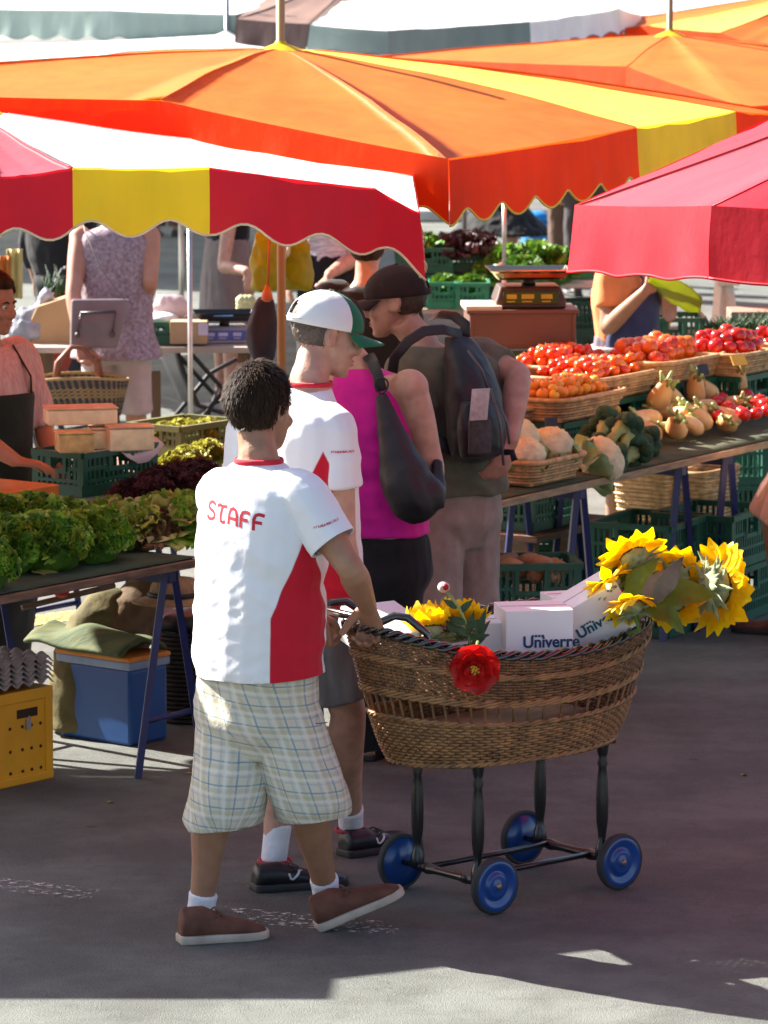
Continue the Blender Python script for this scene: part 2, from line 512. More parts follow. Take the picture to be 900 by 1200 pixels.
def umbrella(name, label, peak, eave, roof, val, vmat_h=.2, trim=TRIM_Y, cap=F_YELLOW, pole=WOODPOLE, pole_r=.017, sag=.05, amp=.022, wave=.24,
             top=.25, hide_val=(), group=None, curl=0, foot=True, droop=.02):
    """eave: closed polygon of 3D points; roof and val: one material per edge"""
    ctr = V((peak.x, peak.y, 0))
    root = thing(name, label, 'umbrella', ctr, 0, group)
    n = len(eave)
    ms = []
    for m in roof + val:
        if m not in ms: ms.append(m)
    mb = MB()
    for i in range(n):
        a, b = eave[i], eave[(i + 1) % n]; mb.mi = ms.index(roof[i])
        g = []
        K = 14
        for u in range(K + 1):
            f = u / K; row = []
            for j in range(11):
                w_ = j / 10
                e = a.lerp(b, w_)
                p = peak.lerp(e, f)
                s_ = sag * 4 * w_ * (1 - w_) * f * (1.25 - f)            # cloth slack between ribs
                p = p - UP * (s_ + droop * math.sin(PI * f))
                p = p + UP * (.006 * noise.noise(p * 3.1) + .010 * 4 * w_ * (1 - w_) * f * noise.noise(V((w_ * 5 + i * 3, f * 1.3, 2.2))))
                row.append(p)
            g.append(row)
        mb.sheet(g)
    can = link('canopy', weld(mb.mesh('canopy', ms)), root)
    for i in range(n):
        sm = MB(); pts = []
        for u in range(15):
            f = u / 14; p = peak.lerp(eave[i], f); p = p - UP * (droop * math.sin(PI * f)); p = p + UP * (.006 * noise.noise(p * 3.1) + .0015); pts.append(p)
        sm.tube(pts[1:], .0022, 5, flat=.6); sm.build('seam', roof[i], can)
    if vmat_h:
        vb = MB(); tr = []
        out0 = 0
        def seg_n(i):
            a, b = eave[i % n], eave[(i + 1) % n]; mid = (a + b) / 2; o_ = V((mid.x - peak.x, mid.y - peak.y, 0)); dr = V((b.x - a.x, b.y - a.y, 0)).normalized()
            return (o_ - dr * o_.dot(dr)).normalized()
        def joint(i, j):
            return (seg_n(i) + seg_n(j)).normalized()
        for i in range(n):
            if i in hide_val: continue
            a, b = eave[i], eave[(i + 1) % n]; vb.mi = ms.index(val[i])
            L = (b - a).length; m = max(6, int(L / .02))
            on0, on1 = joint(i - 1, i), joint(i + 1, i)
            g = [[] for _ in range(9)]; bot = []
            for k in range(m + 1):
                w_ = k / m; e = a.lerp(b, w_); o_ = on0.lerp(on1, w_)
                e = e - UP * (sag * .25 * 4 * w_ * (1 - w_) * .5)
                ss = (out0 + w_ * L) / wave
                h = vmat_h - amp + amp * math.cos(2 * PI * ss) - amp * .35 * abs(math.sin(PI * ss)) ** 4
                fl = .012 * noise.noise(V((ss * 2.3, 1.7, 3.3))) + .009 * math.sin(2 * PI * ss)
                for r in range(9):
                    t_ = r / 8
                    q = e - UP * (h * t_) + o_ * (.004 + fl * t_ * t_ + .018 * t_ + .006 * noise.noise(V((ss * 3.7, t_ * 1.2, 5.1))) * t_ - curl * .05 * t_ ** 3 * max(0, noise.noise(V((ss * .8, 0, 7)))))
                    g[r].append(q)
                bot.append(g[8][-1])
            vb.sheet(g); tr.append(bot); out0 += L
        va = vb.build('valance', ms, root)
        tb = MB()
        for bot in tr: tb.tube(bot, .0045, 5)
        tb.build('piping', trim, va)
    # ribs under the cloth and pole
    ribs = MB()
    hub = peak - UP * .1
    for i in range(n):
        if (eave[i] - eave[i - 1]).length < .35: continue
        e = eave[i]; q = peak.lerp(e, .98) - UP * .045
        mid = peak.lerp(e, .55) - UP * .075
        r = MB(); r.tube([hub, mid, q], .009, 5); r.build('rib', WOODPOLE, root)
    if pole:
        p = MB(); p.tube([ctr, peak + UP * top], pole_r, 10); p.build('pole', pole, root)
        c = MB()
        c.lathe([(.10, -.026), (.07, -.008), (.04, .004), (.026, .010), (.02, .02)], peak + UP * .006, n=16, cap=False)
        c.build('top_cap', cap, root)
        f = MB(); foot and f.lathe([(.25, 0), (.25, .05), (.06, .07), (.03, .2)], ctr + UP * .001, n=16)
        if foot: f.build('foot', pm('cast_concrete', (.3, .29, .28), .9), root)
    return root


def weld(me):
    bm = bmesh.new(); bm.from_mesh(me); bmesh.ops.remove_doubles(bm, verts=bm.verts, dist=.0008); bm.to_mesh(me); bm.free()
    return me


# large red awning with a yellow stripe, left foreground
ev = [at(491, 250, 13.75), at(440, 221, 13.66), at(245, 196, 13.55), at(85, 197, 13.5), at(0, 208, 13.5), at(-150, 222, 13.48), V((-2.62, 12.9, 2.0)),
      V((-2.75, 14.9, 2.1)), V((-2.7, 16.2, 2.05)), V((-1.35, 16.25, 2.12)), V((.05, 16.2, 2.05)), V((.1, 15.0, 2.05))]
umbrella('market_umbrella', 'red market umbrella with a yellow valance panel over the lettuce table', V((-1.42, 14.9, 2.29)), ev,
         [F_CREAM, F_CREAM, F_CREAM, F_PINKRED, F_PINKRED] + [F_RED, F_RED] + [F_RED] * 3 + [F_CREAM] * 2,
         [F_RED, F_RED, F_YELLOW, F_RED, F_RED, F_RED, F_RED, F_RED, F_RED, F_RED, F_RED, F_RED], .215, TRIM_C, wave=.245, curl=1, sag=.02, pole=BROWNPOLE, foot=False)
# big orange umbrella with a yellow wedge, centre
ev = [at(525, 186, 15.0), at(745, 149, 16.4), at(861, 130, 17.35), V((1.66, 17.66, 2.16)), V((.3, 18.35, 2.25)), V((-1.05, 19.05, 2.15)), V((-1.75, 17.7, 2.33)), V((-2.44, 16.39, 2.305)),
      at(188, 118, 15.62)]
umbrella('market_umbrella', 'big orange market umbrella with one yellow wedge above the people in the lane', V((-.41, 17.02, 2.445)), ev,
         [F_ORANGE, F_PALE, F_ORANGE] + [F_ORANGE] * 6, [F_ORANGE_V, F_YELLOW, F_ORANGE_V] + [F_ORANGE_V] * 6, .235, TRIM_Y, wave=.27, pole_r=.018, sag=.04, pole=WOODPOLE, top=.6, droop=-.025)
# red octagonal umbrella, right foreground
ev = [at(675, 240, 13.0), at(835, 241, 11.7), V((2.04, 11.0, 2.15)), V((3.35, 11.25, 2.15)), V((4.1, 12.4, 2.15)), V((3.85, 13.7, 2.15)), V((2.6, 14.5, 2.2)), V((1.28, 14.14, 2.29))]
umbrella('market_umbrella', 'crimson umbrella with straight valance at the right edge of the picture', V((2.31, 12.73, 2.76)), ev,
         [F_PINKRED] + [F_RED] * 7, [F_RED] * 8, .205, F_RED, wave=.5, amp=.004, sag=.03, pole=BROWNPOLE)
# unseen umbrella added further left to shade the road on that side
ev = [V((-2.52, 12.92, 2.16)), V((-2.52, 14.7, 2.24)), V((-2.55, 16.0, 2.16)), V((-4.2, 16.05, 2.15)), V((-5.5, 16.0, 2.1)), V((-5.5, 12.9, 2.1)), V((-4.2, 12.92, 2.15))]
umbrella('market_umbrella', 'unseen red umbrella added left of the lettuce table for its shade', V((-4.15, 14.7, 2.35)), ev, [F_RED] * 7, [F_RED] * 7, .2, TRIM_C, sag=.02, pole=BROWNPOLE)
# second orange one behind
ev = [at(872, 125, 20.0), V((3.3, 22.4, 2.12)), V((2.6, 24.6, 2.2)), V((1.35, 26.4, 2.2)), at(440, 66, 23.6), at(735, 78, 21.6)]
umbrella('market_umbrella', 'plain orange umbrella with yellow cap behind the big orange one', at(785, 40, 23.0), ev, [F_ORANGE] * 6, [F_ORANGE_V] * 6, .22, TRIM_Y, sag=.05, top=.7, droop=-.01)
ev = [at(900, 58, 27.5), V((4.6, 30, 2.2)), V((3.6, 33, 2.2)), V((1.6, 33, 2.2)), at(540, 47, 30.5), at(760, 30, 28.6), at(845, 38, 28)]
umbrella('market_umbrella', 'far orange umbrella with a white stripe beyond the plain orange one', at(960, -14, 30.5), ev, [F_ORANGE] * 4 + [F_ORANGE, F_PALE, F_ORANGE],
         [F_ORANGE_V] * 7, .2, TRIM_Y, sag=.05)


def tent(label, peak, ev, roof, val, h=.22, name='market_umbrella', pole=STEEL, **k):
    return umbrella(name, label, peak, ev, [roof] * len(ev) if not isinstance(roof, list) else roof, [val] * len(ev) if not isinstance(val, list) else val, h, val if not isinstance(val, list) else val[0],
                    cap=roof if not isinstance(roof, list) else roof[0], pole=pole, amp=.012, sag=.03, **k)


tent('white umbrella with thin dark pole behind the big orange umbrella', at(266, 40, 29),
     [at(450, 86, 27), at(250, 95, 26), at(-120, 95, 26.6), at(-260, 60, 29.5), V((-2.8, 32, 2.2)), V((.2, 32, 2.2)), at(470, 66, 29.5)], F_WHITE, F_WHITE, top=.55, foot=False)
tent('white umbrella with grey green valance in the top left background', at(120, -45, 31),
     [at(276, 17, 29), at(128, 12, 29.3), at(-60, 10, 30), V((-4.5, 33, 2.25)), V((-3, 35, 2.2)), V((-.5, 34, 2.2)), at(330, 0, 31)], F_WHITE, F_GREY, h=.2)
tent('brown umbrella with dark valance in the top middle background', at(420, -35, 31),
     [at(362, 28, 28.2), at(277, 22, 28.6), at(300, 0, 31), V((-.6, 33, 2.3)), V((1.0, 33, 2.3)), at(500, 10, 30)], F_BROWN, F_DBROWN, h=.2)
tent('white umbrella with grey green valance beside the brown umbrella', at(545, -22, 29),
     [at(455, 36, 26.8), at(364, 29, 27.0), at(400, 2, 29.5), V((.3, 31.5, 2.3)), V((1.9, 31, 2.3)), at(725, 10, 28.5), at(620, 25, 27.5)], F_WHITE, [F_GREY, F_GREY] + [F_WHITE] * 4 + [F_GREY], h=.17)
tent('large white market tent along the far left of the background', at(-60, -90, 40),
     [at(140, 30, 36), at(-60, 34, 36), at(-300, 20, 37), V((-8, 44, 2.3)), V((-3, 45, 2.3)), at(200, -10, 40)], F_WHITE, F_WHITE, h=.22)
tent('pale grey market tent filling the far background', at(640, -80, 48),
     [at(900, 25, 42), at(640, 26, 42), at(340, 20, 42), V((-2, 52, 2.3)), V((2, 54, 2.3)), V((6, 52, 2.3)), at(1000, 10, 44)], F_WHITE, F_WHITE, h=.22)
# ------------------------------------------------------------------ crates and trays
G_CRATE = pm('green_crate_plastic', (.012, .095, .055), .45, .25, 5, .05, 30)
G_CRATE2 = pm('bright_green_crate_plastic', (.02, .22, .11), .45, .2, 5)
G_OLIVE = pm('olive_crate_plastic', (.10, .12, .03), .5, .2, 5)
CARD = pm('cardboard', (.42, .29, .16), .85, .15, 6, .05, 40)
WICKER_L = pm('light_wicker', (.52, .30, .13), .55, .35, 30, .1, 90)
WICKER_D = pm('dark_wicker', (.19, .088, .034), .42, .5, 26, .15, 120, spec=.5)
WICKER_M = pm('mid_wicker', (.29, .145, .055), .45, .45, 26, .15, 120)


def crate_mesh(L, W, H, mat, slats=True, name='plastic_crate'):
    mb = MB(); t = .012
    mb.box((0, 0, .008), (L - .02, W - .02, .012))
    for sx in (-1, 1):
        for sy in (-1, 1): mb.box((sx * (L / 2 - .012), sy * (W / 2 - .012), H / 2), (.03, .03, H - .004))
    for (hl, ax, other) in ((L, 0, W), (W, 1, L)):
        for sg in (-1, 1):
            X = V((1, 0, 0)) if ax == 0 else V((0, 1, 0)); Y = V((0, 1, 0)) if ax == 0 else V((1, 0, 0))
            o = Y * sg * (other / 2)
            gap = hl * .3
            mb.box(o + UP * (H - .012), (hl, .022, .024), X, Y)
            mb.box(o * .995 + UP * .022, (hl, .014, .04), X, Y)
            mb.box(o * .99 + UP * (H * .34), (hl - .03, .010, .012), X, Y)
            # upper rail interrupted by the hand hole
            for q in (-1, 1):
                ll = (hl - gap) / 2 - .01
                mb.box(o * .99 + X * q * (gap / 2 + ll / 2) + UP * (H * .62), (ll, .010, .014), X, Y)
            mb.box(o * .99 + UP * (H * .55), (gap + .05, .012, .016), X, Y)
            n = int(hl / .026)
            for i in range(n):
                x = -hl / 2 + hl * (i + .5) / n
                top = H * .55 if abs(x) < gap / 2 else H - .02
                mb.box(o * .985 + X * x + UP * ((top + .04) / 2), (.0125, .007, top - .04), X, Y)
            for q in (-1, 1): mb.box(o + X * q * gap / 2 + UP * (H * .76), (.016, .016, H * .45), X, Y)
    return mb.mesh(name, mat, smooth=False)


CR = {}


def crate(label, loc, yaw, size=(.56, .37, .22), mat=None, group=None, name='plastic_crate'):
    mat = mat or G_CRATE
    k = (size, mat.name)
    if k not in CR: CR[k] = crate_mesh(*size, mat)
    o = bpy.data.objects.new(name, CR[k]); COL.objects.link(o)
    o.location = loc; o.rotation_euler = (0, 0, yaw)
    return tag(o, label, 'crate', group)


def wicker_tray(L, W, H, flare=.04, mat=None, rows=7, r=.0075):
    """a woven tray: stakes, over-and-under strands, rolled rim and a woven floor"""
    mb = MB()

    def c(u, v):       # rounded rectangle
        a = 2 * PI * u; e = .35
        cx, sy = math.cos(a), math.sin(a)
        x = abs(cx) ** e * (1 if cx > 0 else -1); y = abs(sy) ** e * (1 if sy > 0 else -1)
        k = flare * v
        return V((x * (L / 2 - flare + k), y * (W / 2 - flare + k), .008 + v * (H - .012)))
    ns = 44
    pts0 = [c(i / ns, 0) for i in range(ns)]
    for i in range(ns):
        mb.tube([c(i / ns, v) for v in (0, .5, 1)], r * .55, 4)
    for k in range(rows):
        v = (k + .5) / rows; P = []
        for i in range(ns * 2):
            p = c(i / (ns * 2), v); n = V((p.x / L, p.y / W, 0)).normalized()
            P.append(p + n * (.0045 * math.cos(PI * (i / 1) + PI * k) if i % 2 == 0 else 0))
        mb.tube(P, r, 5, closed=True)
    mb.tube([c(i / 60, 1) for i in range(60)], .011, 6, closed=True)
    mb.box((0, 0, .006), (L - 2 * flare - .01, W - 2 * flare - .01, .01))
    return mb.build('wicker_tray', mat or WICKER_L)


# ------------------------------------------------------------------ vegetables
LEAFS = [pm('lettuce_green', (.20, .42, .035), .5, .45, 9, .1, 60, transl=.25, tcol=(.2, .4, .02)),
         pm('lettuce_pale', (.48, .52, .14), .5, .4, 9, .1, 60, transl=.25, tcol=(.35, .4, .06)),
         pm('lettuce_red', (.055, .017, .02), .5, .6, 9, .1, 60, transl=.1),
         pm('lettuce_brown', (.15, .08, .04), .5, .5, 9, .1, 60, transl=.15),
         pm('endive_yellow', (.20, .21, .03), .5, .35, 9, .1, 60, transl=.25, tcol=(.45, .4, .03))]
LEAFS += [pm('lettuce_green_light', (.42, .60, .09), .5, .35, 9, .1, 60, transl=.3, tcol=(.3, .5, .03)), pm('lettuce_green_deep', (.08, .22, .025), .55, .4, 9, .1, 60, transl=.15),
          pm('lettuce_cream', (.55, .50, .22), .5, .3, 9, .1, 60, transl=.25), pm('lettuce_purple_light', (.12, .03, .035), .5, .4, 9, .1, 60, transl=.15)]
LEAF_DK = pm('leaf_dark_green', (.03, .085, .02), .5, .4, 10, .15, 50, transl=.15)


def lettuce(mats, R=.15, H=.17, n=30, ruffle=.02, seed=0, freq=5, name='lettuce', frills=300):
    """a loose head: a few broad outer leaves and many ruffled leaf edges over a crinkled heart"""
    rnd = random.Random(seed); mb = MB(); nm = len(mats)
    rz = H * .8
    mb.mi = nm - 1
    mb.ball((0, 0, H * .42), (R * .74, R * .74, rz * .72), nu=30, nv=16, fn=lambda u: 1 + .14 * noise.noise(u * 3.1 + V((seed, 0, 0))) + .08 * noise.noise(u * 8))
    for i in range(n):                    # broad outer leaves
        az = i * 2.39996; out = V((math.cos(az), math.sin(az), 0)); side = V((-out.y, out.x, 0)); mb.mi = rnd.randrange(nm)
        L = R * rnd.uniform(.85, 1.15); Wd = R * rnd.uniform(.6, .9); ph = rnd.uniform(0, 9); g = []; p = out * R * .25 + UP * .012
        el = rnd.uniform(.25, 1.1)
        for a in range(8):
            t = a / 7; ang = el - .9 * t * t; d = out * math.cos(ang) + UP * math.sin(ang); nrm = UP * math.cos(ang) - out * math.sin(ang)
            if a: p = p + d * L / 7
            w_ = Wd * (.3 + .7 * math.sin(min(1, t * 1.02) * PI * .66)) * (1 - .5 * max(0, t - .85) / .15)
            g.append([p + side * s * w_ * .6 + nrm * (ruffle * (s * s + t ** 3) * (math.sin(freq * s * 1.6 + ph + t * 5) + noise.noise(V((s * 3, t * 4, ph)))) - .1 * w_ * s * s) + d * ruffle * .8 * t * noise.noise(V((s * 4, ph, 1))) for s in [q / 7 - 1 for q in range(15)]])
        mb.sheet(g)
    for i in range(frills):               # curly edges
        az = rnd.uniform(0, 2 * PI); ce = rnd.uniform(-.12, 1) ** 1
        u = V((math.cos(az) * math.sqrt(max(0, 1 - ce * ce)), math.sin(az) * math.sqrt(max(0, 1 - ce * ce)), ce))
        lump = 1 + .16 * noise.noise(u * 3.1 + V((seed, 0, 0)))
        c = V((u.x * R * .80, u.y * R * .80, H * .42 + u.z * rz * .76)) * lump
        if c.z < .012: c.z = .012 + rnd.random() * .02
        t1 = u.orthogonal().normalized(); t2 = u.cross(t1); a = rnd.uniform(0, 2 * PI); tg = t1 * math.cos(a) + t2 * math.sin(a); bn = u.cross(tg)
        Ln = R * rnd.uniform(.30, .55); hgt = R * rnd.uniform(.20, .38); ph = rnd.uniform(0, 9); fr = rnd.uniform(2.0, 3.4); am = ruffle * rnd.uniform(.35, .65); lean = rnd.uniform(-.6, .6)
        mb.mi = rnd.randrange(nm); g = []
        for r_ in range(4):
            f = r_ / 3
            g.append([c - u * hgt * .45 + tg * Ln * (q / 12 - .5) * (1 - .5 * abs(q / 6 - 1) * (1 - f) * .6) + (u + bn * lean * f).normalized() * hgt * f * (1 - .55 * abs(q / 6 - 1) ** 2) + bn * am * f * (math.sin(fr * q * .9 + ph) + .5 * math.sin(fr * q * 2.1 + ph * 2)) for q in range(13)])
        mb.sheet(g)
    return mb.build(name, mats)


def veg_label(o, label, cat, group=None): return tag(o, label, cat, group)


T_RED = pm('tomato_skin', (.55, .012, .008), .18, .2, 6, spec=.6)
T_ORG = pm('orange_tomato_skin', (.78, .13, .012), .2, .25, 6, spec=.6)
T_YEL = pm('yellow_skin', (.78, .38, .02), .3, .2, 6)
STALK = pm('stalk_green', (.10, .17, .03), .6, .3, 10)


def tomato(mat, r=.035):
    mb = MB()
    mb.ball((0, 0, r * .86), (r, r, r * .86), nu=14, nv=9, fn=lambda u: 1 - .06 * (abs(u.z) ** 6) + .025 * math.cos(5 * math.atan2(u.y, u.x)) * (1 - abs(u.z)))
    mb.mi = 1
    for k in range(5):
        a = k * 1.257; d = V((math.cos(a), math.sin(a), 0)); s = V((-d.y, d.x, 0))
        b = UP * (r * 1.66)
        mb.add([b + s * .004, b - s * .004, b + d * r * .55 - UP * .004], [(0, 1, 2)])
    mb.tube([UP * r * 1.6, UP * r * 1.85 + V((.004, 0, 0))], .003, 5)
    return tag(mb.build('tomato', [mat, STALK]), None, 'tomato')


FEN = pm('fennel_white', (.62, .33, .12), .4, .15, 16, .1, 60, col2=(.72, .47, .22), stretch=(1, 1, .3))


def fennel():
    mb = MB()
    mb.lathe([(.012, 0), (.034, .012), (.049, .04), (.051, .065), (.043, .105), (.031, .14), (.022, .165)], X=V((1.08, 0, 0)), Y=V((0, .82, 0)), n=18)
    mb.mi = 1
    for (x, y, l) in ((-.018, 0, .05), (.0, .006, .065), (.018, -.003, .045), (.005, -.01, .04)):
        mb.tube([(x, y, .145), (x * 1.6, y, .175), (x * 2.6, y * 2, .15 + l)], [.014, .011, .007], 7)
    return tag(mb.build('fennel_bulb', [FEN, pm('fennel_stalk', (.32, .40, .14), .5, .25, 10)]), None, 'vegetable')


CAUL = pm('cauliflower_curd', (.72, .58, .36), .8, .2, 25, .4, 90)


def cauliflower(seed):
    rnd = random.Random(seed); root = thing('cauliflower', 'cauliflower', 'vegetable')
    mb = MB()
    mb.ball((0, 0, .078), (.086, .086, .072), nu=40, nv=26, fn=lambda u: 1 + .10 * abs(noise.noise(u * 4 + V((seed, 0, 0)))) + .07 * noise.noise(u * 9))
    mb.build('curd', CAUL, root)
    lb = MB()
    for k in range(9):
        a = k * .7 + rnd.random() * .3; o = V((math.cos(a), math.sin(a), 0)); s = V((-o.y, o.x, 0)); h = rnd.uniform(.05, .085)
        lb.sheet([[o * (.045 + .055 * math.sin(t * PI * .75)) + UP * (h * t) + s * q * .045 * math.sin(.3 + t * 2.4) + o * .012 * q * q + o * .006 * math.sin(9 * t + q * 4) for q in (-1, -.5, 0, .5, 1)] for t in [i / 6 for i in range(7)]])
    lb.build('leaves', pm('cauliflower_leaf', (.22, .30, .10), .5, .35, 10, .2, 50), root)
    return root


BROC = pm('broccoli_head', (.028, .075, .032), .8, .4, 30, .8, 120)


def broccoli(seed):
    rnd = random.Random(seed); root = thing('broccoli', 'broccoli', 'vegetable'); mb = MB()
    for k in range(16):
        a = rnd.uniform(0, 6.28); r = .05 * math.sqrt(rnd.random())
        mb.ball((r * math.cos(a), r * math.sin(a), .12 + .035 * (1 - (r / .05) ** 2)), rnd.uniform(.022, .03), nu=14, nv=9, fn=lambda u: 1 + .16 * noise.noise(u * 5 + V((k, seed, 0))))
    mb.build('crown', BROC, root)
    sb = MB()
    sb.tube([(0, 0, 0), (0, 0, .07), (0, 0, .12)], [.018, .017, .03], 10)
    for k in range(4):
        a = k * 1.6; sb.tube([(0, 0, .05), (.02 * math.cos(a), .02 * math.sin(a), .1)], [.01, .012], 6)
    sb.build('stalk', pm('broccoli_stalk', (.36, .36, .12), .6, .25, 12), root)
    return root


# ------------------------------------------------------------------ tables on blue trestles
BLUE = pm('navy_paint', (.012, .018, .10), .42, .25, 9, .08, 50)
PLANK = pm('weathered_plank', (.16, .10, .065), .8, .35, 10, .35, 50, stretch=(1, 1, 6))
PLANK_L = pm('pale_plank', (.34, .22, .12), .75, .3, 10, .3, 50, stretch=(1, 1, 6))
CLOTH_G = pm('dark_green_cloth', (.025, .055, .032), .9, .3, 9, .2, 90)
CLOTH_O = pm('olive_green_cloth', (.06, .065, .028), .9, .3, 9, .2, 90)


def trestle(root, top, h, spread, along, depth, dirn, name='trestle'):
    """a sawhorse: beam with a pair of splayed legs and a cross bar at both ends"""
    mb = MB()
    a = V((top.x, top.y, 0)); b = a + dirn * depth
    mb.box((a + b) / 2 + UP * (h - .025), (depth, .045, .05), dirn)
    o = mb.build(name, BLUE, root, smooth=False, bevel=.004)
    for q in (a + dirn * .015, b - dirn * .015):
        lp = []
        for s in (-1, 1):
            l = MB(); foot = q + along * s * spread / 2
            l.tube([foot, q + along * s * .022 + UP * (h - .0)], .0175, 4, up=along)
            l.build('leg', BLUE, o, smooth=False); lp.append((foot, q + along * s * .02 + UP * h))
        c = MB(); t = .27
        c.tube([lp[0][0].lerp(lp[0][1], t), lp[1][0].lerp(lp[1][1], t)], .011, 6); c.build('cross_bar', BLUE, o)
    return o


def table(label, A, B, depth, h, cloth, plank, tr, thick=.028, over=0.03, name='market_table', spread=.37):
    """A to B is the edge on the lane side; the top runs back from it"""
    al = (B - A).normalized(); bk = V((-al.y, al.x, 0)); A = V((A.x, A.y, 0)); B = V((B.x, B.y, 0))
    root = thing(name, label, 'table', A)
    L = (B - A).length
    for i in range(3):
        mb = MB(); d0 = depth * i / 3; w_ = depth / 3 - .006
        mb.box((A + B) / 2 + bk * (d0 + w_ / 2) + UP * (h - thick / 2), (L + (.02 * i), w_, thick), al)
        mb.build('board', plank, root, smooth=False, bevel=.003)
    if cloth:
        g = []
        for j in range(9):
            row = []
            for i in range(31):
                p = A + al * (L * i / 30) + bk * (.012 + (depth + .02) * j / 8) + UP * (h + .006 + .003 * noise.noise(V((i * .5, j * .9, h))))
                row.append(p)
            g.append(row)
        mb = MB(); mb.sheet(g); mb.build('table_cloth', cloth, root, solid=.003)
    for t in tr: trestle(root, A + al * t + bk * .05, h - thick - .001, spread, al, depth - .1, bk)
    return root


TZ = .74
TA, TB = gz(-120, 722, TZ), gz(234, 655, TZ)
LT = (TB - TA); LTn = LT.normalized()
foot_mid = (gz(130, 908) + gz(208, 888)) / 2
table('long market table with curly lettuces on a dark green cloth', TA, TB, .95, TZ, CLOTH_G, PLANK, [(foot_mid - TA).dot(LTn)], spread=.36)
q_ = TA + LTn * ((foot_mid - TA).dot(LTn) - .66) + V((-LTn.y, LTn.x, 0)) * .42
trestle(bpy.data.objects['market_table'], q_, TZ - .029, .36, LTn, .5, V((-LTn.y, LTn.x, 0)))
LB = V((-LTn.y, LTn.x, 0))


def tp(px, py, z=TZ + .012):          # a spot of the left table's top
    return gz(px, py, z)


lp = [lettuce([LEAFS[0], LEAFS[5], LEAFS[0], LEAFS[6]], .155, .16, 0, .022, s, 5, frills=400) for s in (1, 2)]
lb = [lettuce([LEAFS[1], LEAFS[5], LEAFS[7], LEAFS[0]], .145, .14, 14, .008, s, 3, frills=260) for s in (4, 5)]
lr = [lettuce([LEAFS[2], LEAFS[8], LEAFS[2]], .15, .14, 0, .022, 7, 5, frills=400)]
lbr = [lettuce([LEAFS[3], LEAFS[1], LEAFS[3]], .13, .13, 8, .008, 9, 3, frills=300)]
PR = {id(o): Proto(o) for o in lp + lb + lr + lbr}


def put(protos, px, py, label, group, i, scale=1.0, z=TZ + .012, cat='lettuce'):
    o = PR[id(protos[i % len(protos)])].put(tp(px, py, z), random.uniform(0, 6.28), label, group, scale, random.uniform(-.15, .15), random.uniform(-.15, .15))
    o['category'] = cat
    return o


GRP = 'curly green lettuces on the cloth covered table'
for i, (x, y, s) in enumerate([(60, 665, 1.05), (8, 668, 1.0), (112, 655, .95), (42, 640, 1.0), (2, 640, 1), (-30, 690, 1), (-40, 650, 1), (82, 634, .8)]):
    put(lp, x, y, 'bright green curly lettuce in the front heap of the lettuce table', GRP, i, s)
for i, (x, y, s, l) in enumerate([(150, 640, .95, 'pale heart lettuce beside the reddish brown lettuce'), (205, 632, 1.08, 'large pale lettuce at the right end of the lettuce table'), (132, 624, .8, 'pale lettuce behind the curly lettuces near the green cheese crate'), (186, 622, .85, 'pale lettuce with pinkish leaf tips in front of the purple lettuces')]):
    put(lb, x, y, l, 'pale heart lettuces', i, s)
for i, (x, y, s, l) in enumerate([(160, 645, .8, 'small reddish brown lettuce tucked between green lettuces'), (178, 640, .85, 'reddish brown lettuce just left of the large pale lettuce')]):
    put(lbr, x + 6, y - 4, l, 'reddish brown lettuces', i, s)
for i, (x, y, s, z) in enumerate([(172, 610, 1.0, .77), (207, 604, 1.0, .77), (237, 598, 1.0, .77), (196, 592, .9, .80), (228, 586, .9, .80)]):
    put(lr, x, y, 'dark purple curly lettuce behind the pale lettuces', 'dark purple lettuces in the back row', i, s, z)
# a fallen leaf hanging over the edge
g = MB(); p = tp(40, 672); g.sheet([[p + LTn * (.1 * t) - LB * (.06 * t) - UP * (.05 * t * t) + V((.02 * s, .03 * s, 0)) * math.sin(.4 + t * 2.5) + UP * (.01 * s * s) for s in (-1, -.5, 0, .5, 1)] for t in [i / 8 for i in range(9)]])
tag(g.build('lettuce_leaf', LEAFS[1], solid=.002), 'single loose lettuce leaf drooping over the table edge', 'leaf')

# cheese crate on its post and the cheeses
d = 15.55
cc = at(95, 583, d); E = LTn
zb = cc.z
cpos = V((cc.x, cc.y, 0)) + E * .215 + LB * .11
sup = MB(); sup.tube([V((cpos.x - .06, cpos.y, TZ)), V((cpos.x - .06, cpos.y, zb - .002))], .02, 8); sup.box(V((cpos.x, cpos.y, zb - .012)), (.4, .24, .02), E)
tag(sup.build('crate_stand', pm('dull_white_plastic', (.5, .47, .42), .5)), 'small stand with white post holding up the green cheese crate', 'stand')
crate('green crate with closed ribs carrying the cheeses', V((cpos.x, cpos.y, zb)), yaw_of(E), (.43, .24, .165))
cz = zb + .183
CH = pm('cheese_paste', (.80, .66, .42), .6, .12, 25, .15, 60); RIND = pm('cheese_rind', (.60, .40, .24), .75, .25, 14, .2, 60); CHD = pm('aged_cheese', (.58, .40, .16), .7, .3, 20, .3, 50)


def cheese(label, px0, px1, pyb, d, h, dep, mats, z):
    root = None
    a = at(px0, pyb, d); b = at(px1, pyb, d); X = unit(.97, .22); mid = (a + b) / 2; L = (b - a).length
    c = V((mid.x, mid.y, z + h / 2)) + V((-.2, .95, 0)) * dep / 2
    root = thing('cheese', label, 'cheese', V((c.x, c.y, z)))
    m = MB(); m.box(c, (L, dep, h), X); m.build('paste', mats[0], root, bevel=.006)
    r = MB(); r.box(c + UP * (h / 2 + .003), (L + .008, dep + .008, .007), X); r.build('rind', mats[1], root, bevel=.003)
    return root


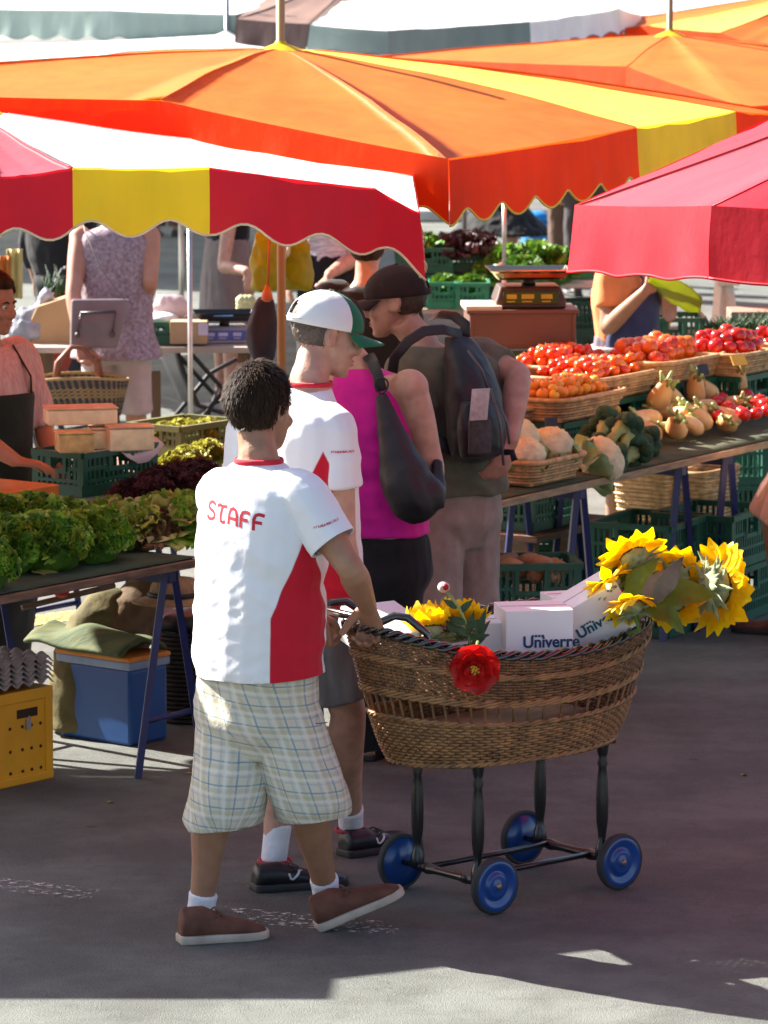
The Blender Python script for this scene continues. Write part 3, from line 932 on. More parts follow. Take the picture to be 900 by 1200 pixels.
sh = MB(); g = []
for j in range(7):
    g.append([V((cpos.x, cpos.y, cz + .004)) + E * (-.02 + .25 * i / 8) + LB * (.13 - .26 * j / 6) + UP * (.006 * noise.noise(V((i * .8, j * .8, 1))) - (.09 * max(0, (j - 4) / 2) ** 2 * (.4 + .6 * math.sin(i * .4)))) - LB * (.015 * (j > 4)) for i in range(9)])
sh.sheet(g); tag(sh.build('wrapping_paper', pm('lilac_paper', (.55, .46, .5), .7), solid=.002), 'lilac paper sheet under the cheese hanging over the green crate', 'paper')
cheese('dark yellow block of aged cheese at the left of the crate', 69, 110, 520, 15.3, .068, .12, [CHD, CHD], cz + .012)
cheese('wide wedge of pale cheese at the right end of the crate', 128, 181, 516, 15.36, .082, .12, [CH, RIND], cz + .012)
cheese('half wheel of pale cheese lying on top of the other cheeses', 56, 138, 500, 15.42, .056, .14, [CH, RIND], cz + .10)
cheese('middle piece of pale cheese half hidden behind the aged block', 108, 134, 520, 15.42, .07, .1, [CH, RIND], cz + .012)
# stall things behind the lettuces: red edged tray, olive crate with endives
tr = MB(); p = gz(-22, 590, .86); tr.box(p, (.5, .3, .02), E); tr.box(p + UP * .03 - LB * .15, (.5, .012, .05), E); tr.box(p + UP * .03 + E * .25, (.012, .3, .05), E)
tag(tr.build('serving_tray', pm('orange_plastic', (.55, .16, .02), .4), smooth=False, bevel=.004), 'orange plastic tray beside the cheese crate', 'tray')
sb = MB(); p = gz(0, 590, TZ + .01); sb.box(V((p.x, p.y, .80)), (.5, .28, .1), E)
tag(sb.build('wooden_box', PLANK, smooth=False, bevel=.004), 'low wooden box under the orange tray', 'box')
p = gz(240, 540, .80)
tb_ = table('low side table behind the lettuce table carrying the endives', p + E * -.45, p + E * .5, .6, .76, None, PLANK, [.15, .8])
lend = lettuce([LEAFS[4], LEAFS[1], LEAFS[4]], .09, .09, 0, .018, 12, 6, frills=320)
PR[id(lend)] = Proto(lend)
p = gz(248, 532, .77) + LB * .15
crate('olive green crate of yellow endives behind the first staff member', p, yaw_of(E), (.38, .28, .13), G_OLIVE)
for i, (a, b) in enumerate(((-.1, 0), (.03, .03), (.12, -.04), (0, -.08))):
    q = p + E * a + LB * b + UP * .03
    PR[id(lend)].put(q, i * 1.3, 'yellow curly endive in the olive green crate', 'endives in the olive crate', .95)
    PR[id(lend)].o['category'] = 'endive'
for i, (x, y) in enumerate(((222, 556), (244, 548), (208, 562))):
    o = PR[id(lend)].put(gz(x, y, .80), i * 2.3, 'yellow green endive on top of the purple lettuces', 'endives above the purple lettuces', 1.05)
for o in [o for o in S.objects if o.name.startswith('lettuce') and o.get('label', '').find('endive') >= 0]:
    o['category'] = 'endive'; o.name = 'endive'

# ------------------------------------------------------------------ right table with trays
RZ = .75
RA, RB = gz(575, 590, RZ), gz(893, 519, RZ)
RD = (RB - RA).normalized(); RK = V((-RD.y, RD.x, 0))
RA2 = RA - RD * .35; RB2 = RB + RD * 1.6


def along(px):
    """distance along the right table's front edge at which that column of the picture meets it"""
    best = min(range(0, 400), key=lambda i: abs((lambda p: 450 + FPX * p.x / (p.y))(RA2 + RD * i * .01) - px)); return best * .01


table('long market table of tomatoes and fennel on an olive cloth', RA2, RB2, .9, RZ, CLOTH_O, PLANK_L, [along(698), along(818), along(872)], spread=.3)
rt = lambda px, py, z=RZ + .012: gz(px, py, z)


# back tier: trays resting on low dark crates
def tray_at(px, py, z, L, W, H, label, yaw=None):
    o = wicker_tray(L, W, H)
    p = rt(px, py, z); o.location = p; o.rotation_euler = (0, 0, yaw if yaw is not None else yaw_of(RD))
    return tag(o, label, 'tray'), p


ry = yaw_of(RD)
X_, Y_ = RD, RK


def fill(p, L, W, z, protos, n, label, group, cat, rs=.03, layers=2, seed=1, lift=.0):
    rnd = random.Random(seed); out = []
    pts = []
    step = rs * 1.75
    nx = max(1, int(L / step)); ny = max(1, int(W / step))
    for l in range(1 if layers > 2 else 0, layers):
        for i in range(nx - l):
            for j in range(ny - l):
                x = (i + .5 * l - (nx - 1) / 2) * step + rnd.uniform(-.3, .3) * rs; y = (j + .5 * l - (ny - 1) / 2) * step + rnd.uniform(-.3, .3) * rs
                pts.append((x, y, z + l * rs * 1.1 + rnd.uniform(0, .3) * rs))
    for x, y, zz in pts[-n:] if n else pts:
        o = rnd.choice(protos).put(p + X_ * x + Y_ * y + UP * zz, rnd.uniform(0, 6), label, group, rnd.uniform(.85, 1.12), rnd.uniform(-.7, .7), rnd.uniform(-.7, .7))
        o['category'] = cat
    return


tomR, tomO, tomS = Proto(tomato(T_RED, .036)), Proto(tomato(T_ORG, .036)), Proto(tomato(T_ORG, .024))
tomY = Proto(tomato(T_YEL, .03))
apr = tomato(pm('apricot_skin', (.80, .26, .02), .45, .3, 7), .026); apr.name = 'apricot'; APR = Proto(apr)
apy = tomato(pm('yellow_apricot_skin', (.82, .42, .04), .45, .3, 7), .024); apy.name = 'apricot'; APY = Proto(apy)
SMR, SMR2 = Proto(tomato(pm('red_orange_tomato_skin', (.66, .045, .01), .22, .25, 6), .027)), Proto(tomato(MATS['red_orange_tomato_skin'] if 'red_orange_tomato_skin' in MATS else T_RED, .033))
tier = 1.0
trays = [
    (600, 497, .93, .40, .36, .09, 'small wicker tray at the left end of the back row', APR, 'apricot', 26e-3),
    (655, 487, .96, .60, .38, .10, 'wicker tray of bright orange apricots', APR, 'apricot', 26e-3),
    (693, 463, 1.0, .64, .40, .10, 'wicker tray of small orange red tomatoes with a yellow one', tomS, 'tomato', 31e-3),
    (655, 446, 1.04, .62, .36, .09, 'wicker tray half hidden behind the small tomatoes', tomS, 'tomato', 31e-3),
    (768, 443, 1.03, .62, .44, .10, 'wicker tray of large orange tomatoes', tomO, 'tomato', 36e-3),
    (852, 434, 1.03, .56, .42, .10, 'wicker tray of shiny red tomatoes with a yellow price card', tomR, 'tomato', 36e-3),
    (908, 428, 1.0, .4, .36, .09, 'wicker tray at the right edge of the picture', tomR, 'tomato', 36e-3),
]
FILLD = {0: ('orange apricot in the small left tray', 'apricots in the small tray'), 1: ('orange apricot in the tray of apricots', 'apricots in the long tray'),
         2: ('small orange red tomato in the tray beside the yellow one', 'small tomatoes in the front tray'), 3: ('small tomato in the half hidden back tray', 'small tomatoes in the back tray'),
         4: ('large orange or red tomato heaped in its wicker tray', 'large orange tomatoes'), 5: ('shiny red tomato in the tray with the price card', 'red tomatoes in the tray'), 6: ('red tomato in the tray at the right edge', 'red tomatoes in the last tray')}
tray_pos = []
for i, (x, y, z, L, W, H, lab, pr, cat, rs) in enumerate(trays):
    o, p = tray_at(x, y, z - .08, L, W, H, lab)
    tray_pos.append(p)
    fill(p, L - .08, W - .07, H - rs * 1.5, {2: [tomS, tomS, tomS, SMR], 3: [tomS, SMR], 4: [tomO, tomO, tomO, SMR2], 1: [APR, APR, APY]}.get(i, [pr]), 0, FILLD[i][0], FILLD[i][1], cat, rs, 3, i)
    # dark crate under the tray
    hh = p.z - RZ - .014
    if hh > .05:
        q = V((p.x, p.y, RZ + .012))
        crate('dark green crate propping up the ' + lab.split(' of ')[0].split(' at ')[0].split(' half')[0] + (' of ' + lab.split(' of ')[1].split(' with')[0] if ' of ' in lab else lab[lab.find(' at '):] if ' at ' in lab else ' behind the small tomatoes'),
              q, ry, (round(L * .8, 2), round(W * .8, 2), round(hh, 3)))
o = tomY.put(tray_pos[2] + RD * .12 - RK * .06 + UP * .075, 1, 'big yellow tomato on the small orange ones', None, 1.5); o['category'] = 'tomato'
PRICE_Y = pm('yellow_card', (.75, .42, .06), .7); SLATE = pm('slate_card', (.018, .02, .028), .5, .3, 30)


def card(label, px, py, z, w_, h, mat, tilt=.35):
    p = rt(px, py, z); m = MB(); m.box((0, 0, h / 2), (w_, .004, h)); o = m.build('price_card', mat, smooth=False)
    k = MB(); k.tube([(0, .004, -.05), (0, .004, h * .5)], .003, 5); k.build('stick', WOODPOLE, o)
    o.location = p; o.rotation_euler = (-tilt, 0, ry - .5)
    return tag(o, label, 'price card')


card('blank yellow price card among the red tomatoes', 868, 428, 1.02, .075, .05, PRICE_Y, .6)
card('black slate price card between orange and red tomato trays', 825, 440, .99, .055, .05, SLATE)
card('black slate price card above the tan bulbs', 810, 462, .9, .055, .06, SLATE)
card('black slate price card above the broccoli', 648, 506, .86, .06, .06, SLATE)
# front tier
o, p = tray_at(622, 563, RZ + .012, .44, .30, .10, 'wicker tray of cauliflowers at the near left corner')
c1 = cauliflower(1); c2 = cauliflower(2); CA, CB = Proto(c1), Proto(c2)
CA.put(p + RK * .06 - RD * .06 + UP * .05, 0, 'largest cauliflower in the near wicker tray', 'cauliflowers', 1.35)
CB.put(p + RD * .10 + UP * .045 - RK * .03, 1, 'cauliflower at the right side of the wicker tray', 'cauliflowers', 1.05)
CA.put(p - RD * .12 - RK * .04 + UP * .04, 2.2, 'cauliflower at the left side of the wicker tray', 'cauliflowers', .95)
CB.put(rt(684, 553), 2, 'leafy cauliflower lying outside the wicker tray', 'cauliflowers', 1.15, 1.1)
b1, b2 = Proto(broccoli(3)), Proto(broccoli(4))
for i, (x, y, z, s) in enumerate([(742, 540, 0, 1.2), (715, 545, 0, 1.1), (735, 528, 0, 1.15), (755, 528, .0, 1.1), (722, 524, .05, 1.15), (745, 520, .07, 1.1), (712, 515, .05, 1.1), (730, 512, .1, 1.1), (700, 528, 0, 1.1), (690, 535, .0, 1)]):
    (b1, b2)[i % 2].put(rt(x, y, RZ + .035 + z) - RD * .1, yaw_of(RD) + random.uniform(-.4, .4), 'broccoli lying with its stalk to the left', 'broccoli heap', s, 0, 1.25 + random.uniform(-.2, .2))
for i, (x, y) in enumerate(((702, 492), (718, 490), (710, 482))):
    tomY.put(rt(x, y, RZ + .1), i, 'yellow tomato behind the broccoli', 'yellow tomatoes behind the broccoli', 1.2)['category'] = 'tomato'
fe = Proto(fennel())
BUL = [(758 + 15 * i + (i * 7 % 5), 513 - 3.0 * i, 0, 1.0 + .12 * ((i * 3) % 4) / 3, 1.25 - .25 * (i % 3), (-1) ** i * .5) for i in range(8)] + [(757 + 16 * i, 494 - 3.2 * i, .035, 1.05 + .1 * (i % 2), 1.0 + .2 * (i % 2), (-1) ** i * .9) for i in range(7)] + [(766 + 24 * i, 478 - 4.5 * i, .06, 1.15, .35 + .5 * (i % 2), .4 * (-1) ** i) for i in range(5)]
for i, (x, y, z, s, a, b) in enumerate(BUL):
    o = fe.put(rt(x, y + 4, RZ + .045 + z), random.uniform(-1.2, .2), 'tan bulb with green stalks in the heap before the tomato trays', 'tan bulbs heaped on the olive cloth', s * .82, a, b)
for i in range(34):
    x = 838 + random.uniform(0, 76); y = 500 - random.random() * 26 - (x - 838) * .16
    tomR.put(rt(x, y, RZ + .015 + random.choice((0, .045, .07))), i, 'loose red tomato heaped beside the tan bulbs', 'loose red tomatoes', random.uniform(.85, 1.1), random.uniform(-.8, .8))['category'] = 'tomato'
for i in range(8):
    tomR.put(rt(765 + i * 9, 470 - i * 1.4, RZ + .09), i, 'red tomato peeping out behind the tan bulbs', 'red tomatoes behind the tan bulbs', .9)['category'] = 'tomato'
# bunches of dill at the far right of the back row
for i, (x, y) in enumerate(((850, 405), (880, 402), (905, 398))):
    mb = MB(); rnd = random.Random(i)
    for k in range(230):
        a = rnd.uniform(0, 6.28); u = rnd.random() ** .6
        b_ = V((rnd.uniform(-.1, .1), rnd.uniform(-.05, .05), 0)); tip = b_ + V((math.cos(a) * .11 * u, math.sin(a) * .08 * u, .07 + .07 * rnd.random()))
        mb.tube([b_, b_.lerp(tip, .6) + UP * .02, tip], [.002, .004, .001], 4, cap=False)
    o = mb.build('herb_bunch', LEAF_DK); o.location = rt(x, y, .98); o.rotation_euler = (0, 0, ry)
    tag(o, ('leafy herb bunch furthest left of the row at the right edge', 'leafy herb bunch in the middle of the row at the right edge', 'leafy herb bunch cut by the right picture edge')[i], 'herbs', 'dark green herb bunches')
o, p = tray_at(885, 412, .90, .55, .3, .09, 'wicker tray under the dark green herbs')
crate('dark green crate propping up the herbs', V((p.x, p.y, RZ + .012)), ry, (.44, .24, .13))
# ------------------------------------------------------------------ people
SKIN = pm('skin_light', (.42, .215, .15), .48, .12, 22, .12, 160, col2=(.56, .32, .23), sss=.12)
SKIN_T = pm('skin_tanned', (.33, .165, .095), .48, .12, 22, .12, 160, col2=(.39, .205, .125), sss=.1)
SKIN_R = pm('skin_ruddy', (.44, .20, .13), .5, .15, 14, .05, 120, col2=(.52, .26, .18), sss=.12)
LIP = pm('lips', (.42, .13, .11), .45)
EYEW = pm('eye_white', (.7, .68, .65), .2)
IRIS = pm('iris_brown', (.05, .025, .012), .15)
HAIR_B = pm('hair_black_brown', (.034, .018, .010), .65, .5, 40, .3, 90, stretch=(1, 1, .3), spec=.15)
HAIR_M = pm('hair_brown', (.06, .032, .018), .5, .4, 40, .3, 90)
HAIR_G = pm('hair_cropped_grey_brown', (.085, .06, .045), .6, .4, 60, .3, 120)


def rightof(h): return V((h.y, -h.x, 0)).normalized()


def sec(p, hw, hd, h, n=22, e=2.3, tilt=None):
    r = rightof(h); h = V((h.x, h.y, 0)).normalized(); out = []
    u = tilt
    for i in range(n):
        a = 2 * PI * i / n; c, s = math.cos(a), math.sin(a)
        x = abs(c) ** (2 / e) * (1 if c >= 0 else -1); y = abs(s) ** (2 / e) * (1 if s >= 0 else -1)
        q = r * hw * x + h * hd * y
        if u is not None: q = q + UP * (u * x * hw)
        out.append(V(p) + q)
    return out


def spline(pts, m=5):
    """Catmull-Rom through rows of numbers (Vector, radius)"""
    out = []
    n = len(pts)
    for i in range(n - 1):
        p0, p1, p2, p3 = pts[max(i - 1, 0)], pts[i], pts[i + 1], pts[min(i + 2, n - 1)]
        for k in range(m):
            t = k / m
            f = lambda a, b, c, d: .5 * ((2 * b) + (c - a) * t + (2 * a - 5 * b + 4 * c - d) * t * t + (3 * b - a - 3 * c + d) * t ** 3)
            out.append(tuple(f(a, b, c, d) for a, b, c, d in zip(p0, p1, p2, p3)))
    out.append(tuple(pts[-1]))
    return out


def limb(mb, pts, rad, n=14, m=4):
    rows = spline([(p.x, p.y, p.z, r) for p, r in zip(pts, rad)], m)
    mb.tube([V(r[:3]) for r in rows], [r[3] for r in rows], n)


def torso(mb, secs, m=4):
    """secs: (point, half width, half depth, heading)"""
    rows = spline([(p.x, p.y, p.z, a, b, h.x, h.y) for p, a, b, h in secs], m)
    mb.loft([sec(V(r[:3]), r[3], r[4], V((r[5], r[6], 0))) for r in rows])


def axes_of(h, pitch=0, roll=0):
    f = V((h.x, h.y, 0)).normalized(); r = rightof(f); u = UP.copy()
    f2 = f * math.cos(pitch) + u * math.sin(pitch); u2 = u * math.cos(pitch) - f * math.sin(pitch)
    r3 = r * math.cos(roll) + u2 * math.sin(roll); u3 = u2 * math.cos(roll) - r * math.sin(roll)
    return r3, f2, u3


def head_shape(mb, c, ax, k=1.0, jaw=1.0):
    r, f, u = ax
    P = lambda x, y, z: c + (r * x + f * y + u * z) * k
    mb.ball(P(0, -.012, .030), (.077 * k, .098 * k, .089 * k), r, f, u, 24, 16)
    prof = [(.05, .066, .078, -.06), (.02, .069, .086, -.05), (-.01, .067, .087, -.04), (-.04, .063, .087, -.025), (-.065, .056, .086, -.01), (-.088, .046, .083, .005), (-.105, .034, .080, .025), (-.116, .018, .072, .04)]
    rings = []
    for z, w_, yf, yb in prof:
        cy = (yf + yb) / 2; hd = (yf - yb) / 2
        rings.append([P(w_ * jaw * math.copysign(abs(math.cos(a)) ** .85, math.cos(a)), cy + hd * math.sin(a), z) for a in [2 * PI * i / 20 for i in range(20)]])
    mb.loft(rings)
    mb.tube([P(0, .080, .022), P(0, .093, .0), P(0, .106, -.022), P(0, .104, -.034), P(0, .088, -.04)], [.007 * k, .010 * k, .0135 * k, .013 * k, .009 * k], 10)
    for s in (-1, 1):
        mb.ball(P(s * .012, .094, -.033), (.009 * k, .011 * k, .008 * k), r, f, u, 8, 6)
        mb.ball(P(s * .031, .078, .020), (.024 * k, .012 * k, .008 * k), r, f, u, 10, 6)
        mb.ball(P(s * .042, .066, -.03), (.022 * k, .02 * k, .02 * k), r, f, u, 10, 6)
        # ear: shell, rim and lobe
        mb.ball(P(s * .075, -.012, -.002), (.010 * k, .019 * k, .030 * k), r, (f * .96 - u * .2).normalized(), (u * .96 - f * .2).normalized(), 12, 8)
        mb.tube([P(s * .078, .004, .012), P(s * .086, -.006, .028), P(s * .088, -.024, .022), P(s * .086, -.028, -.002), P(s * .081, -.014, -.030)], [.005 * k, .006 * k, .006 * k, .006 * k, .007 * k], 7)
    mb.ball(P(0, .086, -.062), (.024 * k, .008 * k, .0055 * k), r, f, u, 10, 6)
    mb.ball(P(0, .085, -.073), (.022 * k, .009 * k, .006 * k), r, f, u, 10, 6)
    mb.ball(P(0, .074, -.102), (.022 * k, .014 * k, .014 * k), r, f, u, 10, 6)


def face_parts(c, ax, k, root, hair=HAIR_B):
    r, f, u = ax
    P = lambda x, y, z: c + (r * x + f * y + u * z) * k
    for s in (-1, 1):
        e = MB(); e.ball(P(s * .031, .0755, .002), .0108 * k, r, f, u, 12, 8); eo = e.build('eye', EYEW, root)
        i = MB(); i.ball(P(s * .031, .0848, .001), (.0052 * k, .003 * k, .0052 * k), r, f, u, 10, 6); i.build('iris', IRIS, eo)
        b = MB(); b.tube([P(s * .014, .0885, .018), P(s * .030, .090, .024), P(s * .048, .080, .018)], [.003 * k, .0045 * k, .002 * k], 6); b.build('eyebrow', hair, root)
    l = MB(); l.ball(P(0, .0905, -.062), (.0215 * k, .005 * k, .0042 * k), r, f, u, 10, 6); l.ball(P(0, .0895, -.0725), (.019 * k, .006 * k, .0048 * k), r, f, u, 10, 6); l.build('lips', LIP, root)


def hair_mesh(c, ax, k, mat, front=.6, low=-.06, thick=.016, tuft=1800, tl=.016, seed=0, root=None, long=0, messy=.35):
    """a head of short hair: a shell that sinks into the skull at the hairline, covered with short locks"""
    r, f, u = ax
    rnd = random.Random(seed)
    mb = MB(); mask = {}
    cc = c + (f * -.014 + u * .032) * k

    def grow(d):
        # d: direction in head axes (x right, y forward, z up)
        front_line = .42 + .25 * front - .9 * max(0, d.y)      # hairline over the forehead
        z0 = low / .09
        side = z0 + 1.05 * max(0, d.y + .12) + (.25 if abs(d.x) > .75 and d.y > -.1 else 0)
        lim = max(side if d.y < .62 else .5, -2)
        return max(0, min(1, (d.z - lim) * 5 + .5))
    nu, nv = 56, 34
    vs = []; fs = []; gr = []
    for i in range(nv + 1):
        th = PI * i / nv
        for j in range(nu):
            ph = 2 * PI * j / nu
            d = V((math.sin(th) * math.cos(ph), math.sin(th) * math.sin(ph), math.cos(th)))
            g = grow(d)
            nzv = noise.noise(d * 2.5 + V((seed, 0, 0))) * .25 + noise.noise(d * 9 + V((0, seed, 0))) * .10
            q = .90 + .10 * g + g * (thick / .09) * (.75 + nzv * .6 + .25 * max(0, d.z))
            lo = 1.0
            if d.z < 0: lo = 1.0 + .04 * d.z
            vs.append(cc + (r * (d.x * .079 * q * lo) + f * (d.y * .100 * q * lo) + u * (d.z * .092 * q)) * k); gr.append((g, d))
    for i in range(nv):
        for j in range(nu):
            kk = (j + 1) % nu; fs.append((i * nu + j, (i + 1) * nu + j, (i + 1) * nu + kk, i * nu + kk))
    mb.add(vs, fs)
    idx = [i for i, (g, d) in enumerate(gr) if g > .6]
    for _ in range(tuft):
        i = rnd.choice(idx); g, d = gr[i]
        p = vs[i] + V((rnd.gauss(0, 1), rnd.gauss(0, 1), rnd.gauss(0, 1))) * .004
        n = (r * d.x + f * d.y + u * d.z).normalized()
        down = (-u + f * .2 * d.z)
        down = (down - n * down.dot(n)); sw = n.cross(down); w1 = noise.noise(d * 2.2 + V((seed * 1.3, 4, 1))) * .8 + noise.noise(d * 5 + V((1, seed, 4))) * .2; down = down * math.cos(w1) + sw * math.sin(w1)
        t = (n * (.05 + .12 * messy) + down.normalized() * (.9 if down.length > .01 else 0) + V((rnd.gauss(0, messy * .3), rnd.gauss(0, messy * .3), rnd.gauss(0, messy * .3)))).normalized()
        s = n.cross(t).normalized() * .0013 * k; L = tl * rnd.uniform(.6, 1.3) * k
        mb.add([p - s - n * .002, p + s - n * .002, p + t * L * .6 + s * .7 + n * .001, p + t * L, p + t * L * .6 - s * .7 + n * .001], [(0, 1, 2, 3, 4)])
    me = mb.mesh('hair', mat)
    return link('hair', me, root)


def hand_shape(mb, w_, f, n, t, k=1.0, curl=(.35, .5, .4), spread=.06, thumb=(.6, .7, .3), fat=1.0):
    """palm, four fingers and a thumb.  f: wrist to knuckles, n: the way the palm looks, t: thumb side"""
    f = f.normalized(); n = (n - f * n.dot(f)).normalized(); t = (t - f * t.dot(f) - n * t.dot(n)).normalized()
    rings = []
    for s, hw, hd in ((-.012, .026, .021), (.02, .033, .017), (.055, .041, .016), (.085, .042, .0135), (.095, .036, .010)):
        rings.append([w_ + f * s * k + (t * hw * math.cos(a) + n * hd * math.sin(a)) * k for a in [2 * PI * i / 14 for i in range(14)]])
    mb.loft(rings)
    for i, (L, rr) in enumerate(((.92, 1), (1.02, 1.02), (.96, 1), (.76, .88))):
        p = w_ + (f * (.088 - .006 * abs(i - 1.2)) + t * (.031 - .0205 * i)) * k
        a = 0; pts = [p - f * .02 * k, p]; rd = [.0098 * k * rr * fat, .0098 * k * rr * fat]
        tilt = t * (.5 - i / 3) * spread
        for seg, cu, r2 in zip((.043, .027, .021), curl, (.0092, .0085, .007)):
            a += cu
            p = p + (f * math.cos(a) + n * math.sin(a) + tilt).normalized() * seg * L * k
            pts.append(p); rd.append(r2 * k * rr * fat)
        mb.tube(pts, rd, 8)
        mb.ball(pts[-1], rd[-1], nu=8, nv=6)
    p = w_ + (f * .025 + t * .026) * k; d = (f * thumb[0] + t * thumb[1] + n * thumb[2]).normalized()
    pts = [p - d * .012 * k, p, p + d * .038 * k]; d2 = (d + n * .25 + f * .25).normalized()
    pts.append(pts[-1] + d2 * .03 * k); d3 = (d2 + n * .2).normalized(); pts.append(pts[-1] + d3 * .022 * k)
    mb.tube(pts, [r_ * k * fat for r_ in (.014, .0135, .0118, .011, .009)], 8); mb.ball(pts[-1], .009 * k * fat, nu=8, nv=6)


def shoe(root, heel, d, mat, sole, L=.27, pitch=0, ankle=None, hi=.1, wmul=1.0, lace=None, sock_r=.045, name='shoe'):
    """heel: point on the ground under the heel; d: direction of the foot"""
    f = V((d.x, d.y, 0)).normalized(); r = rightof(f); u = UP.copy()
    f, u = f * math.cos(pitch) + u * math.sin(pitch), u * math.cos(pitch) - f * math.sin(pitch)
    o = V(heel)
    prof = [(0, .026, .06), (.03, .036, hi), (.12, .040, hi), (.27, .041, hi), (.40, .041, hi * .84), (.55, .045, hi * .68), (.72, .049, .058), (.87, .044, .044), (.96, .029, .033), (1.0, .012, .02)]
    rings = []
    for t, hw, h in prof:
        hw *= wmul; ring = []
        for i in range(18):
            a = 2 * PI * i / 18; c, s = math.cos(a), math.sin(a)
            z = (h + .012) / 2 + (h - .012) / 2 * math.copysign(abs(s) ** .8, s)
            wv = hw * math.copysign(abs(c) ** .7, c) * (1 if s < 0 else 1 - .35 * s * s)
            ring.append(o + f * t * L + r * wv + u * z)
        rings.append(ring)
    mb = MB(); mb.loft(rings)
    me = fuse(mb, .006, 3); setmat(me, mat)
    s = link(name, me, root)
    sm = MB(); rg = []
    for t, hw, h in prof:
        hw = hw * wmul + .004; t2 = -.012 + t * 1.022
        rg.append([o + f * t2 * L + r * x * hw + u * z for x, z in ((-1, 0), (-1.0, .024), (0, .026), (1.0, .024), (1, 0), (0, 0))])
    sm.loft(rg); sm.build('sole', sole, s, bevel=.004)
    if lace:
        lb = MB()
        for i in range(4):
            t = .40 + .06 * i; h = hi * (.9 - .13 * i)
            lb.tube([o + f * t * L + r * q * .028 + u * (h - abs(q) * .012 + .004) for q in (-1, -.5, 0, .5, 1)], .0028, 5)
        lb.tube([o + f * .40 * L + u * (hi * .9 + .004), o + f * .44 * L + r * .035 + u * hi * .85, o + f * .36 * L + r * .04 + u * hi * .7], .0028, 5)
        lb.build('laces', lace, s)
    return s


def panel_material(name, base, panel, attr='panel', rough=.75, soft=.0015, var=.04):
    m, t, b, out = nt(name); N, L = t.nodes, t.links
    a = N.new('ShaderNodeAttribute'); a.attribute_name = attr
    mr = N.new('ShaderNodeMapRange'); mr.inputs[1].default_value = -soft; mr.inputs[2].default_value = soft
    L.new(a.outputs['Fac'], mr.inputs[0])
    mx = N.new('ShaderNodeMixRGB'); mx.inputs[1].default_value = (*panel, 1); mx.inputs[2].default_value = (*base, 1)
    L.new(mr.outputs[0], mx.inputs[0]); L.new(mx.outputs[0], b.inputs['Base Color'])
    b.inputs['Roughness'].default_value = rough; b.inputs['Sheen Weight'].default_value = .15; b.inputs['Specular IOR Level'].default_value = .25
    tc = N.new('ShaderNodeTexCoord'); n = N.new('ShaderNodeTexNoise'); n.inputs['Scale'].default_value = 22; n.inputs['Detail'].default_value = 4
    L.new(tc.outputs['Object'], n.inputs['Vector'])
    bp = N.new('ShaderNodeBump'); bp.inputs['Strength'].default_value = .12; bp.inputs['Distance'].default_value = .012
    L.new(n.outputs['Fac'], bp.inputs['Height']); L.new(bp.outputs[0], b.inputs['Normal'])
    return m


def set_attr(me, name, vals):
    a = me.attributes.new(name, 'FLOAT', 'POINT'); a.data.foreach_set('value', vals)


def cloth(name, col, var=.1, bump=.3, rough=.85, scale=16, bscale=20, sheen=.1, **k):
    return pm(name, col, rough, var, scale, bump, bscale, sheen=sheen, spec=.25, **k)


def pose(base, H, h, hc=None, hh=None):
    """a relaxed standing figure: every joint in world space"""
    k = H / 1.75; h = V((h[0], h[1], 0)).normalized(); r = rightof(h); B = V((base.x, base.y, base.z))
    P = lambda x, y, z: B + r * x * k + h * y * k + UP * z * k
    J = dict(k=k, h=h, hc=hc or h, hh=hh or h, pitch=0, roll=0, hip=P(0, 0, .93), waist=P(0, .005, 1.08), chest=P(0, .0, 1.28), sho=P(0, -.012, 1.41), neck=P(0, -.02, 1.475), head=P(0, .022, 1.635),
             w_hip=(.165, .118), w_waist=(.148, .105), w_chest=(.168, .118), w_sho=(.165, .085))
    for s, q in (('L', -1), ('R', 1)):
        J['sh' + s] = P(q * .178, -.012, 1.415); J['el' + s] = P(q * .225, -.05, 1.13); J['wr' + s] = P(q * .235, .03, .89)
        J['hi' + s] = P(q * .088, 0, .90); J['kn' + s] = P(q * .095, .02, .49); J['an' + s] = P(q * .10, -.02, .085); J['ft' + s] = (h + r * q * .15).normalized()
        J['hand' + s] = (V((0, 0, -1)) + h * .15, -r * q, h)
        J['curl' + s] = (.3, .35, .3)
    return J


